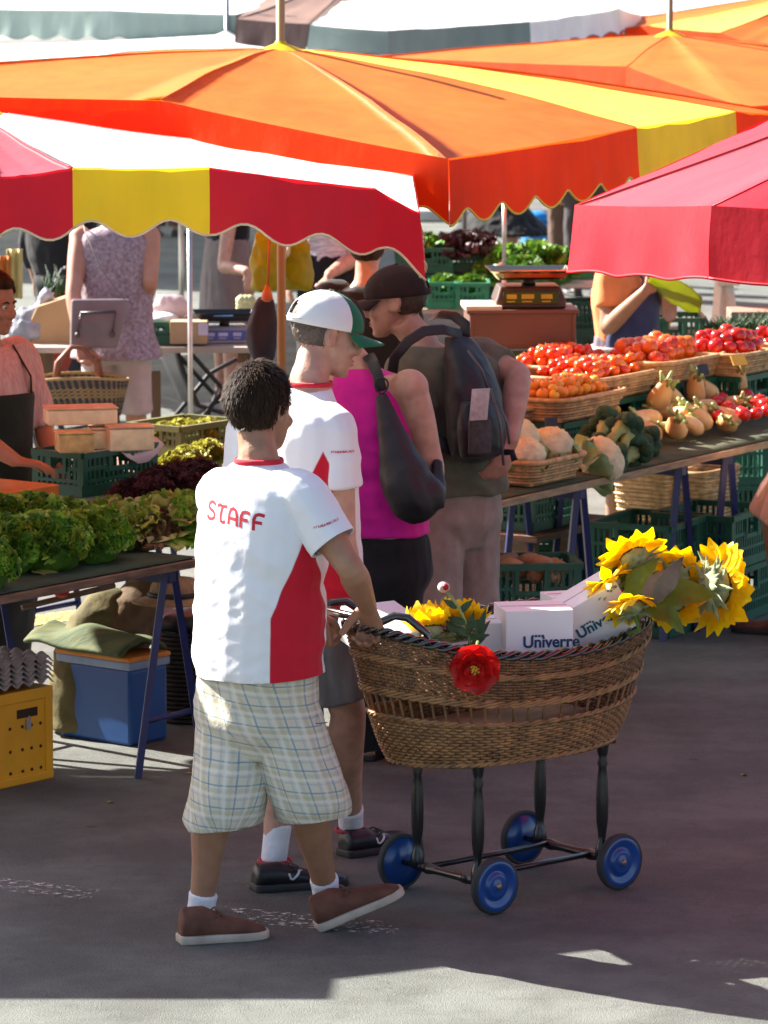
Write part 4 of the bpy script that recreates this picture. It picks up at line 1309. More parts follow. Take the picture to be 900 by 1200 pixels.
def body_mesh(J, vox=.008, hands=True, legr=1.0, armr=1.0, head=True, under=.95):
    k = J['k']; mb = MB(); h, hc = J['h'], J['hc']
    g = under
    secs = [(J['hip'] - UP * .10 * k, .11 * k * g, .085 * k * g, h), (J['hip'], J['w_hip'][0] * k * g, J['w_hip'][1] * k * g, h), (J['waist'], J['w_waist'][0] * k * g, J['w_waist'][1] * k * g, (h + hc)),
            (J['chest'], J['w_chest'][0] * k * g, J['w_chest'][1] * k * g, hc), (J['sho'], J['w_sho'][0] * k * g, J['w_sho'][1] * k * g, hc), (J['sho'].lerp(J['neck'], .6), .095 * k * g, .07 * k * g, hc), (J['neck'], .066 * k, .062 * k, hc)]
    torso(mb, secs)
    if head:
        ax = axes_of(J['hh'], J['pitch'], J['roll'])
        nb = J['head'] - ax[1] * .022 * k - ax[2] * .06 * k
        limb(mb, [J['neck'] - UP * .06 * k, J['neck'], J['neck'].lerp(nb, .5), nb], [.062 * k, .060 * k, .055 * k, .056 * k])
        head_shape(mb, J['head'], ax, k, J.get('jaw', 1))
    for s in 'LR':
        sh, el, wr = J['sh' + s], J['el' + s], J['wr' + s]
        mb.ball(sh, .056 * k * armr)
        limb(mb, [sh, sh.lerp(el, .35), sh.lerp(el, .75), el, el.lerp(wr, .25), el.lerp(wr, .6), wr], [r_ * k * armr for r_ in (.052, .052, .044, .040, .043, .036, .027)])
        if hands:
            f, n, t = J['hand' + s]; hand_shape(mb, wr, f, n, t, k, J['curl' + s], thumb=J.get('thumb' + s, (.6, .7, .3)), fat=J.get('fat', 1.2))
        hi, kn, an = J['hi' + s], J['kn' + s], J['an' + s]
        back = -J['ft' + s]
        limb(mb, [hi + UP * .05 * k, hi.lerp(kn, .3), hi.lerp(kn, .75), kn, kn.lerp(an, .28) + back * .012 * k, kn.lerp(an, .6) + back * .006 * k, an, an - UP * .04], [r_ * k * legr for r_ in (.078, .080, .060, .054, .057, .044, .035, .036)])
    return fuse(mb, vox, 2, 'body')


def grow_secs(J, add, z0, z1=None):
    """clothing sections over the trunk; z0: how far below the waist (towards the hip and beyond) the hem lies, in metres"""
    k = J['k']; h, hc = J['h'], J['hc']; A = add
    hem = J['waist'] + (J['hip'] - J['waist']).normalized() * z0
    s = [(hem, J['w_hip'][0] * k + A, J['w_hip'][1] * k + A, h)]
    if z0 > .1: s.append((J['waist'].lerp(hem, .5), (J['w_hip'][0] * .5 + J['w_waist'][0] * .5) * k + A, (J['w_hip'][1] * .5 + J['w_waist'][1] * .5) * k + A, h))
    s += [(J['waist'], J['w_waist'][0] * k + A, J['w_waist'][1] * k + A, (h + hc)), (J['chest'], J['w_chest'][0] * k + A, J['w_chest'][1] * k + A, hc)]
    return s


def shirt_mesh(J, hem=.18, sleeve=.5, add=.016, vox=.007, sr=(.062, .068), flare=0, neckr=.072, seed=0, wr=.006, wscale=(10, 10, 6)):
    k = J['k']; mb = MB(); s = grow_secs(J, add, hem)
    if flare: s[0] = (s[0][0], s[0][1] + flare, s[0][2] + flare, s[0][3])
    s += [(J['sho'], J['w_sho'][0] * k + add, J['w_sho'][1] * k + add, J['hc']), (J['sho'].lerp(J['neck'], .62), .10 * k + add * .4, .072 * k + add * .4, J['hc']), (J['neck'] - UP * .012, neckr * k, .068 * k, J['hc'])]
    torso(mb, s)
    if sleeve:
        for q in 'LR':
            sh, el, wv = J['sh' + q], J['el' + q], J['wr' + q]
            sl = J.get('sleeve' + q, sleeve)
            inner = J['sho'].lerp(sh, .55)
            if sl <= 1: pts = [inner, sh, sh.lerp(el, sl * .5), sh.lerp(el, sl)]
            else: pts = [inner, sh, sh.lerp(el, .5), el, el.lerp(wv, sl - 1)]
            rr = [.07 * k, sr[0] * k, (sr[0] + sr[1]) / 2 * k, sr[1] * k] if sl <= 1 else [.07 * k, sr[0] * k, sr[0] * k, sr[1] * k, sr[1] * .8 * k]
            limb(mb, pts, rr)
    me = fuse(mb, vox, 4, 'shirt')
    wrinkle(me, wr, wscale, seed)
    return me


def legs_mesh(J, cut=.6, add=.02, vox=.008, hr=(.1, .1), seed=0, wr=.006, top=.09, skirt=False, taper=None, hem=(0, 0)):
    """shorts or trousers; cut: 0 at the hip, 1 at the knee, 2 at the ankle"""
    k = J['k']; mb = MB(); h = J['h']
    up = (J['waist'] - J['hip']).normalized()
    torso(mb, [(J['hip'] - UP * .15 * k, J['w_hip'][0] * k * .80, J['w_hip'][1] * k * .80, h), (J['hip'] - UP * .06 * k, J['w_hip'][0] * k + add, J['w_hip'][1] * k + add, h), (J['hip'], J['w_hip'][0] * k + add, J['w_hip'][1] * k + add, h), (J['hip'] + up * top, J['w_hip'][0] * k + add * .6, J['w_hip'][1] * k + add * .6, h)])
    for i, q in enumerate('LR'):
        hi, kn, an = J['hi' + q], J['kn' + q], J['an' + q]
        c = J.get('cut' + q, cut)
        if c <= 1: pts = [hi + UP * .03, hi.lerp(kn, c * .5), hi.lerp(kn, c)]; rr = [.10 * k + add * .3, (hr[0] + .0) * k, hr[1] * k]
        elif c < 1.6: pts = [hi + UP * .03, hi.lerp(kn, .6), kn, kn.lerp(an, c - 1)]; rr = [.10 * k + add * .3, hr[0] * k, (hr[0] + hr[1]) / 2 * k, hr[1] * k]
        else: pts = [hi + UP * .03, hi.lerp(kn, .5), kn, kn.lerp(an, .5), kn.lerp(an, c - 1)]; rr = [.10 * k + add * .3, hr[0] * k, (hr[0] * .55 + hr[1] * .45) * k, hr[1] * k, hr[1] * k]
        limb(mb, pts, rr)
    me = fuse(mb, vox, 4, 'shorts')
    wrinkle(me, wr, (10, 10, 5), seed + 5)
    return me


def collar(J, mat, root, r=.066, t=.008):
    k = J['k']; mb = MB(); c = J['neck'] + UP * -.004
    mb.tube([p for p in sec(c, r * k + .002, (r - .002) * k + .002, J['hc'], 32, 2)], t, 8, closed=True, flat=1.7)
    return mb.build('collar', mat, root)


def sock(root, J, s, mat, h=.07, r=.042):
    mb = MB(); an, kn = J['an' + s], J['kn' + s]; d = (kn - an).normalized()
    mb.tube([an - d * .05, an, an + d * h * .5, an + d * h * .8, an + d * h], [r, r * .96, r * .98, r * 1.04, r * 1.0], 16)
    me = mb.mesh('sock'); o = link('sock', setmat(me, mat), root, sub=1)
    return o


RUB = pm('pale_rubber', (.45, .38, .30), .7, .2, 15); BRSU = pm('brown_suede', (.12, .045, .025), .8, .3, 22, .25, 60)
BLK = pm('black_shoe', (.012, .012, .014), .45, .4, 14, .1, 50); BLKS = pm('black_rubber', (.02, .02, .022), .6)
SOCKW = cloth('white_sock', (.75, .74, .78), .05, .4, .9, 20, 60)
SHIRT_A = panel_material('white_shirt_red_side', (.80, .80, .82), (.55, .006, .025))
RED_C = cloth('red_rib', (.55, .02, .035))


def base_on(px, py, d=None): return gz(px, py, 0)


# ---- first staff member, pushing the cart
hA = unit(.72, .69)
J = pose(gz(300, 1095), 1.74, hA)
J.update(hh=unit(.6, .8), pitch=-.06, k=1.0,
         hip=at(301, 822, 12.30), waist=at(303, 752, 12.27), chest=at(306, 648, 12.24), sho=at(304, 577, 12.22), neck=at(303, 538, 12.23), head=at(306, 481, 12.28),
         w_hip=(.182, .135), w_waist=(.182, .13), w_chest=(.188, .122), w_sho=(.172, .088),
         shR=at(354, 580, 12.10), elR=at(412, 668, 12.02), wrR=at(431, 711, 12.24), shL=at(258, 578, 12.34), elL=at(305, 680, 12.60), wrL=at(362, 716, 12.42),
         hiR=at(330, 840, 12.24), knR=at(366, 938, 12.22), anR=at(382, 1045, 12.40), hiL=at(275, 840, 12.36), knL=at(257, 932, 12.20), anL=at(236, 1062, 12.24),
         ftR=unit(.96, .28), ftL=unit(.95, .3))
BARN, BARF = at(444, 729, 12.30), at(371, 713, 12.52)
bd = (BARN - BARF).normalized()
J['handR'] = (V((.10, .45, -.55)), V((-.35, -.3, -.75)), -bd); J['curlR'] = (.65, 1.1, .9); J['thumbR'] = (.55, .5, .75)
J['handL'] = (V((.5, .35, -.35)), V((-.35, -.3, -.85)), bd); J['curlL'] = (.6, 1.1, .9); J['thumbL'] = (.55, .5, .75)
PA = thing('person', 'man in white STAFF T-shirt and checked shorts pushing the basket cart', 'person', gz(300, 1095))
me = body_mesh(J, .0055, legr=1.0); link('body', setmat(me, SKIN_T), PA)
face_parts(J['head'], axes_of(J['hh'], J['pitch']), 1, PA)
hair_mesh(J['head'], axes_of(J['hh'], J['pitch']), 1.03, HAIR_B, tuft=16000, tl=.017, thick=.011, low=-.07, seed=1, root=PA, messy=.4)
# stubble along the jaw
me = shirt_mesh(J, .20, .72, .024, .0065, (.070, .068), wr=0, seed=1)
rA = rightof(hA)
FB = -hA


def foldsA(p):
    return .25 + .75 * min(1, max(0, (1.36 - p.z) / .25))


wrinkle(me, .017, (2.6, 2.6, 7), 3, True, foldsA, (rA, hA, (UP + rA * .5).normalized()))
wrinkle(me, .004, (7, 7, 15), 8, True, foldsA, (rA, hA, (UP - rA * .4).normalized()))
vals = []
zarm = J['shR'].z - .10
for v in me.vertices:
    z = v.co.z; c = J['waist'].lerp(J['chest'], (z - J['waist'].z) / (J['chest'].z - J['waist'].z)) if z < J['chest'].z else J['chest']
    q = v.co - c; a = math.atan2(q.dot(hA), q.dot(rA)); s = (a + .10 - .1 * (zarm - z)) * .155
    wdt = max(-.02, min(.078, .002 + (zarm - z) * .30))
    vals.append(max(abs(s) - wdt, q.dot(rA) - .228) if z > J['waist'].z + .15 else abs(s) - wdt)
set_attr(me, 'panel', vals)
_c = J['shR'].lerp(J['elR'], .64); _d = (J['elR'] - J['shR']).normalized(); cut(me, _c, _d, lambda q: (q - J['shR']).dot(_d) > .50 * (J['elR'] - J['shR']).length and (q - J['shR'] - _d * (q - J['shR']).dot(_d)).length < .085)
cut(me, at(302, 787, 12.3), V((.06, 0, -1)))
oS = link('t_shirt', setmat(me, SHIRT_A), PA, solid=.003)
collar(J, RED_C, oS, .068, .005)
bv = bvh_of(me)
st, wd = word('STAFF')
RP = cloth('red_print', (.50, .02, .04), .1, .1, .6)
Xd = (rA * 1).normalized(); oo = at(267, 611, 12.1)
mbp = print_on(bv, st, oo - Xd * (wd * .048 / 2) - UP * .002, (Xd - UP * .1).normalized(), UP, -hA, .048, .2)
mbp.build('print', RP, oS, smooth=False)
# tiny line of red print on the sleeve
ax_sl = (J['elR'] - J['shR']).normalized()
ns = V((.25, -.97, 0)); xs = V((.93, .2, .33)).normalized()
sl0 = at(368, 620, 12.0)
rnd = random.Random(5); tiny = []
for i in range(13):
    x = i * .75
    tiny += [[(x, 0), (x + .05, .9)], [(x + .05, rnd.choice((0, .45, .9))), (x + .5, rnd.choice((0, .45, .9)))]]
    if rnd.random() < .5: tiny.append([(x + .5, 0), (x + .5, .8)])
print_on(bv, tiny, sl0, xs, UP, ns, .0078, .2).build('print', RP, oS, smooth=False)


def checks():
    m, t, b, out = nt('checked_cotton'); N, L = t.nodes, t.links
    au = N.new('ShaderNodeAttribute'); au.attribute_name = 'u'; av = N.new('ShaderNodeAttribute'); av.attribute_name = 'v'

    def lines(src, period, off, w_):
        x = math_node(t, 'ADD', math_node(t, 'DIVIDE', src, period), off)
        x = math_node(t, 'FRACT', x); x = math_node(t, 'ABSOLUTE', math_node(t, 'SUBTRACT', x, .5))
        return math_node(t, 'LESS_THAN', x, w_ / period / 2)
    base = (.60, .55, .43)
    prev = None
    for col, fac, period, off, w_ in (((.16, .26, .33), .75, .066, 0, .0045), ((.40, .36, .20), .35, .066, .22, .010), ((.30, .34, .40), .40, .066, .60, .005), ((.72, .69, .60), .5, .066, .42, .008)):
        k = math_node(t, 'ADD', lines(au.outputs['Fac'], period, off, w_), lines(av.outputs['Fac'], period * .92, off, w_))
        k = math_node(t, 'MINIMUM', k, 1.3); k = math_node(t, 'MULTIPLY', k, fac)
        mx = N.new('ShaderNodeMixRGB'); L.new(k, mx.inputs[0]); mx.use_clamp = True
        if prev is None: mx.inputs[1].default_value = (*base, 1)
        else: L.new(prev, mx.inputs[1])
        mx.inputs[2].default_value = (*col, 1); prev = mx.outputs[0]
    L.new(prev, b.inputs['Base Color']); b.inputs['Roughness'].default_value = .85; b.inputs['Specular IOR Level'].default_value = .2
    tc = N.new('ShaderNodeTexCoord'); n = N.new('ShaderNodeTexNoise'); n.inputs['Scale'].default_value = 24; n.inputs['Detail'].default_value = 4
    L.new(tc.outputs['Object'], n.inputs['Vector']); bp = N.new('ShaderNodeBump'); bp.inputs['Strength'].default_value = .35; bp.inputs['Distance'].default_value = .012
    L.new(n.outputs['Fac'], bp.inputs['Height']); L.new(bp.outputs[0], b.inputs['Normal'])
    return m


CHECK = checks()


def leg_uv(me, J, R=.1):
    h = J['h']; r = rightof(h); U = []; W_ = []
    c0 = J['hip']
    for v in me.vertices:
        q = v.co - c0; best = None
        for sd in 'LR':
            a, b = J['hi' + sd], J['kn' + sd]; t = (a.z - v.co.z) / (a.z - b.z); pp = a.lerp(b, max(-.5, min(1.5, t))); dd = (v.co - pp).length
            if best is None or dd < best: best, s, p = dd, sd, pp
        o = v.co - p
        U.append(math.atan2(o.dot(r), -o.dot(h)) * R + (.4 if s == 'R' else 0)); W_.append(v.co.z + .08 * q.dot(r))
    set_attr(me, 'u', U); set_attr(me, 'v', W_)


J['cutL'] = 1.32; J['cutR'] = 1.32
J2 = dict(J); J2['knR'] = at(364, 935, 12.21); J2['knL'] = at(268, 932, 12.22)
me = legs_mesh(J2, 1.32, .014, .0065, (.109, .110), 2, .004, .095)
wrinkle(me, .012, (6, 6, 8), 4, True, None, (rA, hA, (UP + rA * .7).normalized()))
cut(me, at(320, 958, 12.25), V((.10, 0, -1)))
leg_uv(me, J2)
oSh = link('shorts', setmat(me, CHECK), PA, solid=.004)
pk = MB(); bvs = bvh_of(me)
print_on(bvs, [[(0, 0), (.5, .12), (1, .2)]], at(347, 852, 12.05), unit(.9, -.3), UP, V((-.1, -1, 0)), .095, .035, mb=pk)
pk.build('pocket_edge', cloth('dark_seam', (.10, .10, .11)), oSh, smooth=False)
print_on(bvs, [[(0, 0), (.5, .6), (.2, 1)], [(.5, .1), (.9, .6)]], at(288, 930, 12.0), V((1, 0, 0)), UP, V((0, -1, 0)), .02, .3).build('emblem', cloth('teal_embroidery', (.10, .22, .24)), oSh, smooth=False)
sock(PA, J, 'L', SOCKW, .045, .043); sock(PA, J, 'R', SOCKW, .06, .043)
LACE = cloth('brown_lace', (.10, .05, .03))
shoe(PA, gz(210, 1105), unit(.95, .31), BRSU, RUB, .265, 0, hi=.105, lace=LACE)
shoe(PA, gz(373, 1090), unit(.97, .26), BRSU, RUB, .275, .36, hi=.105, lace=LACE)

# ---- second staff member with the cap
hB = unit(.75, .66); rB = rightof(hB)
JB = pose(gz(345, 1040), 1.84, hB)
JB.update(hh=unit(.94, .34), pitch=-.2, k=1.04, hip=at(366, 728, 13.0), waist=at(360, 660, 12.98), chest=at(350, 560, 12.94), sho=at(346, 492, 12.92), neck=at(362, 448, 12.95), head=at(383, 393, 13.0),
          w_hip=(.165, .122), w_waist=(.16, .118), w_chest=(.18, .12), w_sho=(.172, .088),
          shR=at(391, 500, 12.82), elR=at(402, 636, 12.8), wrR=at(412, 712, 13.0), shL=at(296, 500, 13.05), elL=at(272, 640, 13.1), wrL=at(300, 735, 13.2),
          hiR=at(385, 745, 12.92), knR=at(408, 838, 12.98), anR=at(411, 962, 13.28), hiL=at(345, 745, 13.06), knL=at(336, 880, 12.98), anL=at(322, 998, 12.94),
          ftR=unit(.85, .5), ftL=unit(.93, .35))
PB = thing('person', 'man in white T-shirt and green white cap walking beside the cart', 'person', gz(345, 1040))
me = body_mesh(JB, .0065); link('body', setmat(me, SKIN), PB)
axB = axes_of(JB['hh'], JB['pitch']); face_parts(JB['head'], axB, 1.04, PB, HAIR_G)
hair_mesh(JB['head'], axB, 1.04, HAIR_G, thick=.003, tuft=1500, tl=.006, low=-.07, seed=4, root=PB, messy=.2)
me = shirt_mesh(JB, .15, .52, .018, .0075, (.068, .070), seed=2, wr=.003)
wrinkle(me, .014, (2.6, 2.6, 7), 6, True, None, (rB, hB, (UP + rB * .5).normalized()))
vals = []; zarm = JB['shR'].z - .08
for v in me.vertices:
    z = v.co.z; c = JB['waist'].lerp(JB['chest'], (z - JB['waist'].z) / (JB['chest'].z - JB['waist'].z)) if z < JB['chest'].z else JB['chest']
    q = v.co - c; a = math.atan2(q.dot(hB), q.dot(rB)); s = (a + .35) * .155
    wdt = max(-.02, min(.088, .005 + (zarm - z) * .34)); arm = 0
    vals.append(max(abs(s) - wdt, q.dot(rB) - .212) if z > JB['waist'].z + .15 else abs(s) - wdt)
set_attr(me, 'panel', vals); oB = link('t_shirt', setmat(me, SHIRT_A), PB); collar(JB, RED_C, oB, .067, .005)
print_on(bvh_of(me), tiny, at(396, 538, 12.6), unit(.95, .25, .02), UP, V((.15, -.98, 0)), .0075, .2).build('print', RP, oB, smooth=False)
GREYP = pm('grey_checked_cotton', (.09, .085, .09), .85, .5, 14, .3, 20, stretch=(1, 1, .25), col2=(.22, .21, .22))
me = legs_mesh(JB, .72, .016, .008, (.10, .105), 7, .006); link('shorts', setmat(me, GREYP), PB)
sock(PB, JB, 'L', SOCKW, .095, .043); sock(PB, JB, 'R', SOCKW, .07, .042)
REDL = cloth('red_lining', (.4, .03, .05))
for hp, dd in ((gz(297, 1044), unit(.94, .34)), (gz(402, 1004), unit(.8, .6))):
    s_ = shoe(PB, hp, dd, BLK, BLKS, .30, 0, hi=.085, wmul=1.1, lace=pm('dark_lace', (.03, .03, .035), .7))
    tk = bvh_of(s_.data); rr_ = rightof(dd)
    print_on(tk, [[(0, .5), (.12, .12), (.3, .05), (.6, .3), (1, .7)]], V(hp) + dd * .10 + UP * .035 + rr_ * .05, dd, UP, rr_, .042, .16).build('swoosh', pm('white_print', (.7, .7, .7), .5), s_, smooth=False)
for s in 'LR':
    m = MB(); m.tube([p for p in sec(JB['an' + s] - UP * .028, 0.043, .05, JB['ft' + s], 20)], .0055, 6, closed=True); m.build('shoe_lining', REDL, PB)


def cap_mesh(c, ax, k, mats, root, opening=True, brim=.075):
    """baseball cap: six panel crown (front panels in mats[1]), peak, button, rear strap"""
    r, f, u = ax; cc = c + (f * -.014 + u * .034) * k
    mb = MB(); nu, nv = 72, 14; vs = []
    R = (.088 * k, .110 * k, .092 * k)
    idx = {}
    fs = []; ms_ = []
    for i in range(nv + 1):
        th = i / nv * PI * .54
        for j in range(nu):
            ph = 2 * PI * j / nu
            x, y, z = math.sin(th) * math.sin(ph), math.sin(th) * math.cos(ph), math.cos(th)
            boost = 1 + .05 * max(0, y) * (1 - abs(z)) + .012 * noise.noise(V((x * 4, y * 4, z * 4)))
            seam = 1 - .006 * max(0, 1 - abs(((ph / (PI / 3)) % 1) - .0) * 14)
            vs.append(cc + r * x * R[0] * boost * seam + f * y * R[1] * boost * seam + u * z * R[2] * boost)
    for i in range(nv):
        for j in range(nu):
            kk = (j + 1) % nu; ph = 2 * PI * (j + .5) / nu; th = (i + .5) / nv * PI * .54
            back = abs(ph - PI)
            if opening and back < .42 and PI * .30 + (back / .42) ** 2 * .35 < th < PI * .475: continue
            fs.append((i * nu + j, (i + 1) * nu + j, (i + 1) * nu + kk, i * nu + kk))
            ms_.append(1 if (ph < 1.05 or ph > 2 * PI - 1.05) else 0)
    b0 = len(mb.v); mb.add(vs, fs); mb.m = ms_
    o = mb.build('cap', mats, root, solid=.003)
    b = MB(); g = []
    for a in range(7):
        t = a / 6; row = []
        for j in range(17):
            s = (j / 16 - .5) * 2; ph = s * 1.12
            e = cc + r * math.sin(ph) * R[0] * 1.0 + f * math.cos(ph) * R[1] * 1.03 - u * .012 * k
            row.append(e + f * brim * k * t * (1 - .45 * s * s) - u * k * (.014 * t + .02 * s * s * t + .004))
        g.append(row)
    b.sheet(g); b.build('peak', mats[1], o, solid=.004)
    n = MB(); n.ball(cc + u * R[2] * 1.01, (.008, .008, .005), r, f, u, 8, 6); n.build('button', mats[1], o)
    return o


CAPW = cloth('white_cap_cotton', (.78, .77, .74), .04, .15); CAPG = cloth('green_cap_cotton', (.012, .14, .065), .12, .15)
oc = cap_mesh(JB['head'], axB, 1.07, [CAPW, CAPG], PB)
r, f, u = axB; m = MB()
m.tube([JB['head'] + (r * math.sin(a) * .089 - f * (.012 + math.cos(a) * .108) + u * .035) * 1.07 for a in (-.6, -.4, -.2, 0, .2, .4, .6)], .009, 6, flat=.3); m.build('strap', CAPW, oc)

# ---- woman in pink
hP = unit(.45, .89); rP = rightof(hP)
JP = pose(gz(440, 930), 1.68, hP)
JP.update(hh=unit(.5, .86), k=.98, hip=at(438, 655, 14.32), waist=at(433, 580, 14.3), chest=at(430, 500, 14.28), sho=at(430, 447, 14.27), neck=at(414, 424, 14.3), head=at(396, 394, 14.38),
          w_hip=(.19, .14), w_waist=(.185, .135), w_chest=(.185, .135), w_sho=(.165, .09),
          shR=at(480, 455, 14.18), elR=at(505, 552, 14.2), wrR=at(478, 612, 14.45), shL=at(378, 455, 14.4), elL=at(365, 550, 14.5), wrL=at(390, 600, 14.65),
          hiR=at(462, 680, 14.28), knR=at(466, 782, 14.3), anR=at(478, 868, 14.55), hiL=at(415, 680, 14.36), knL=at(424, 782, 14.4), anL=at(428, 872, 14.55))
PP = thing('person', 'woman in pink sleeveless top and black trousers with a black hobo bag', 'person', gz(440, 930))
me = body_mesh(JP, .008, armr=1.2); link('body', setmat(me, SKIN), PP)
hair_mesh(JP['head'], axes_of(JP['hh']), 1.02, HAIR_B, thick=.02, low=-.11, tuft=1200, tl=.03, seed=3, root=PP)
mb = MB(); s = grow_secs(JP, .016, .13)
s += [(JP['sho'] - UP * .0, .13, .095, hP), (JP['sho'].lerp(JP['neck'], .75), .075, .062, hP)]
torso(mb, s); me = fuse(mb, .007, 4); wrinkle(me, .008, (6, 6, 9), 11)
PINK = cloth('magenta_jersey', (.62, .008, .27), .12, .25, .75)
link('tank_top', setmat(me, PINK), PP)
BLACKP = cloth('black_trousers_cloth', (.012, .012, .014), .3, .3)
me = legs_mesh(JP, 1.97, .016, .009, (.095, .072), 3, .006); link('trousers', setmat(me, BLACKP), PP)
shoe(PP, gz(466, 896), unit(.5, .86), BLK, BLKS, .25, hi=.07); shoe(PP, gz(425, 892), unit(.4, .9), BLK, BLKS, .25, hi=.07)
# hobo bag
BAGB = pm('black_bag_cloth', (.012, .012, .014), .55, .35, 12, .3, 26)
bg = thing('shoulder_bag', 'slouchy black hobo bag hanging from the shoulder of the woman in pink', 'bag', at(487, 612, 14.1))
mb = MB()
L_ = [at(447, 462, 14.1), at(455, 492, 14.08), at(464, 525, 14.06), at(475, 560, 14.05), at(487, 588, 14.05), at(496, 606, 14.06)]
limb(mb, L_, [.018, .038, .06, .085, .085, .05], 14)
limb(mb, [at(476, 560, 14.05), at(500, 580, 14.05), at(508, 590, 14.07)], [.07, .065, .045])
limb(mb, [at(505, 590, 14.06), at(512, 565, 14.1), at(512, 540, 14.15)], [.05, .03, .015])
me = fuse(mb, .008, 5); wrinkle(me, .008, (8, 8, 8), 2); link('pouch', setmat(me, BAGB), bg)
m = MB(); m.tube([at(447, 458, 14.1), at(443, 440, 14.12), at(437, 426, 14.15), at(432, 417, 14.25), at(430, 425, 14.4), at(440, 470, 14.5)], [.020, .018, .02, .022, .022, .02], 8, flat=.3, up=V((0, -1, 0))); m.build('strap', BAGB, bg)
m = MB(); ringc = at(447, 452, 14.09); m.tube([ringc + V((.022 * math.sin(a) * (1 + .2 * math.cos(a)), 0, .026 * math.cos(a))) for a in [i * PI / 8 for i in range(16)]], .0035, 6, closed=True); m.build('buckle', BLKS, bg)

# ---- man with rucksack
hC = unit(-.6, .8); rC = rightof(hC)
JC = pose(gz(525, 880), 1.8, hC)
JC.update(hh=unit(-.97, .16), pitch=-.08, k=1.02, hip=at(530, 590, 15.1), waist=at(530, 535, 15.08), chest=at(524, 468, 15.03), sho=at(518, 424, 14.98), neck=at(494, 402, 14.98), head=at(463, 355, 14.98),
          w_hip=(.165, .13), w_waist=(.165, .13), w_chest=(.185, .13), w_sho=(.18, .095),
          shR=at(562, 420, 15.13), elR=at(607, 440, 15.0), wrR=at(597, 520, 14.85), shL=at(477, 437, 14.86), elL=at(497, 515, 14.8), wrL=at(500, 560, 14.98),
          hiR=at(552, 600, 15.15), knR=at(552, 735, 15.2), anR=at(548, 862, 15.3), hiL=at(508, 605, 15.04), knL=at(506, 745, 15.0), anL=at(504, 868, 15.1))
JC['handR'] = (V((-.35, -.1, -.8)), V((-.3, .6, 0)), V((-.6, -.6, .2))); JC['curlR'] = (.4, .6, .5)
PC = thing('person', 'man in dark cap and olive T-shirt with a rucksack, hand on hip', 'person', gz(525, 880))
me = body_mesh(JC, .008, armr=1.12); link('body', setmat(me, SKIN), PC)
axC = axes_of(JC['hh'], JC['pitch']); face_parts(JC['head'], axC, 1.02, PC, HAIR_M)
hair_mesh(JC['head'], axC, 1.02, HAIR_M, thick=.004, tuft=1300, tl=.008, low=-.075, seed=6, root=PC, messy=.2)
CAPD = cloth('dark_maroon_cap', (.022, .010, .010), .2, .2)
cap_mesh(JC['head'], axC, 1.06, [CAPD, CAPD], PC, opening=True)
OLIVE = cloth('olive_tshirt', (.13, .125, .085), .15, .3)
JC['sleeveR'] = .62; JC['sleeveL'] = .62
me = shirt_mesh(JC, .13, .6, .034, .0075, (.075, .075), seed=5, wr=.004); wrinkle(me, .016, (2.6, 2.6, 7), 9, True, None, (rC, hC, (UP + rC * .4).normalized()))
link('t_shirt', setmat(me, OLIVE), PC)
TAUPE = cloth('taupe_trousers', (.30, .24, .20), .15, .35)
me = legs_mesh(JC, 1.95, .012, .008, (.105, .095), 4, .006, .05); wrinkle(me, .012, (7, 7, 4), 3); link('trousers', setmat(me, TAUPE), PC)
shoe(PC, gz(500, 892), unit(-.6, .8), BLK, BLKS, .28, hi=.08); shoe(PC, gz(548, 885), unit(-.5, .8), BLK, BLKS, .28, hi=.08)
# rucksack
rk = thing('backpack', 'black rucksack with white paper in its mesh pocket worn over an olive T-shirt', 'bag', at(560, 545, 14.9))
BK = pm('black_nylon', (.012, .011, .013), .5, .35, 14, .25, 30, sheen=.1)
bn = (-hC + rC * .15).normalized(); bx = rightof(-bn) * 1.0
ctr = [at(536, 394, 14.87), at(545, 420, 14.83), at(553, 455, 14.80), at(558, 495, 14.80), at(559, 526, 14.82), at(559, 540, 14.86)]
mb = MB()
hx = unit(bn.x, bn.y)
torso(mb, [(ctr[0], .05, .03, hx), (ctr[1], .085, .055, hx), (ctr[2], .108, .075, hx), (ctr[3], .115, .08, hx), (ctr[4], .11, .075, hx), (ctr[5], .09, .055, hx)])
me = fuse(mb, .008, 4); wrinkle(me, .008, (9, 9, 9), 1); link('main_bag', setmat(me, BK), rk)
mb = MB(); torso(mb, [(at(560, 470, 14.73), .08, .03, hx), (at(562, 500, 14.71), .095, .05, hx), (at(564, 535, 14.73), .09, .045, hx)]); me = fuse(mb, .008, 4); wrinkle(me, .006, (10, 10, 10), 4); link('front_pocket', setmat(me, BK), rk)
m = MB(); pa = at(562, 474, 14.62); X = unit(.85, .45); m.box(pa, (.07, .006, .11), X, None, (UP + X * .1).normalized()); m.build('paper', pm('crumpled_paper', (.52, .47, .45), .8, .25, 30, .5, 40), rk, bevel=.002)
m = MB(); m.box(at(562, 512, 14.64), (.085, .02, .12), X); m.build('mesh_pocket', pm('grey_mesh', (.05, .042, .045), .7, .4, 60), rk, bevel=.006)
for nm, pts, w_ in (('shoulder_strap', [at(541, 392, 14.85), at(520, 386, 14.80), at(497, 388, 14.78), at(478, 400, 14.74), at(462, 420, 14.74), at(458, 450, 14.8)], .019),
                    ('shoulder_strap', [at(545, 395, 14.86), at(545, 380, 14.88), at(532, 370, 14.93), at(515, 368, 15.0), at(505, 372, 15.1)], .019),
                    ('hip_strap', [at(540, 535, 14.85), at(520, 520, 14.82), at(500, 505, 14.84)], .022), ('loose_strap', [at(590, 530, 14.76), at(600, 530, 14.74), at(603, 540, 14.73)], .012)):
    m = MB(); m.tube(pts, w_, 10, flat=.2, up=V((-.2, -1, .5))); m.build(nm, BK, rk)
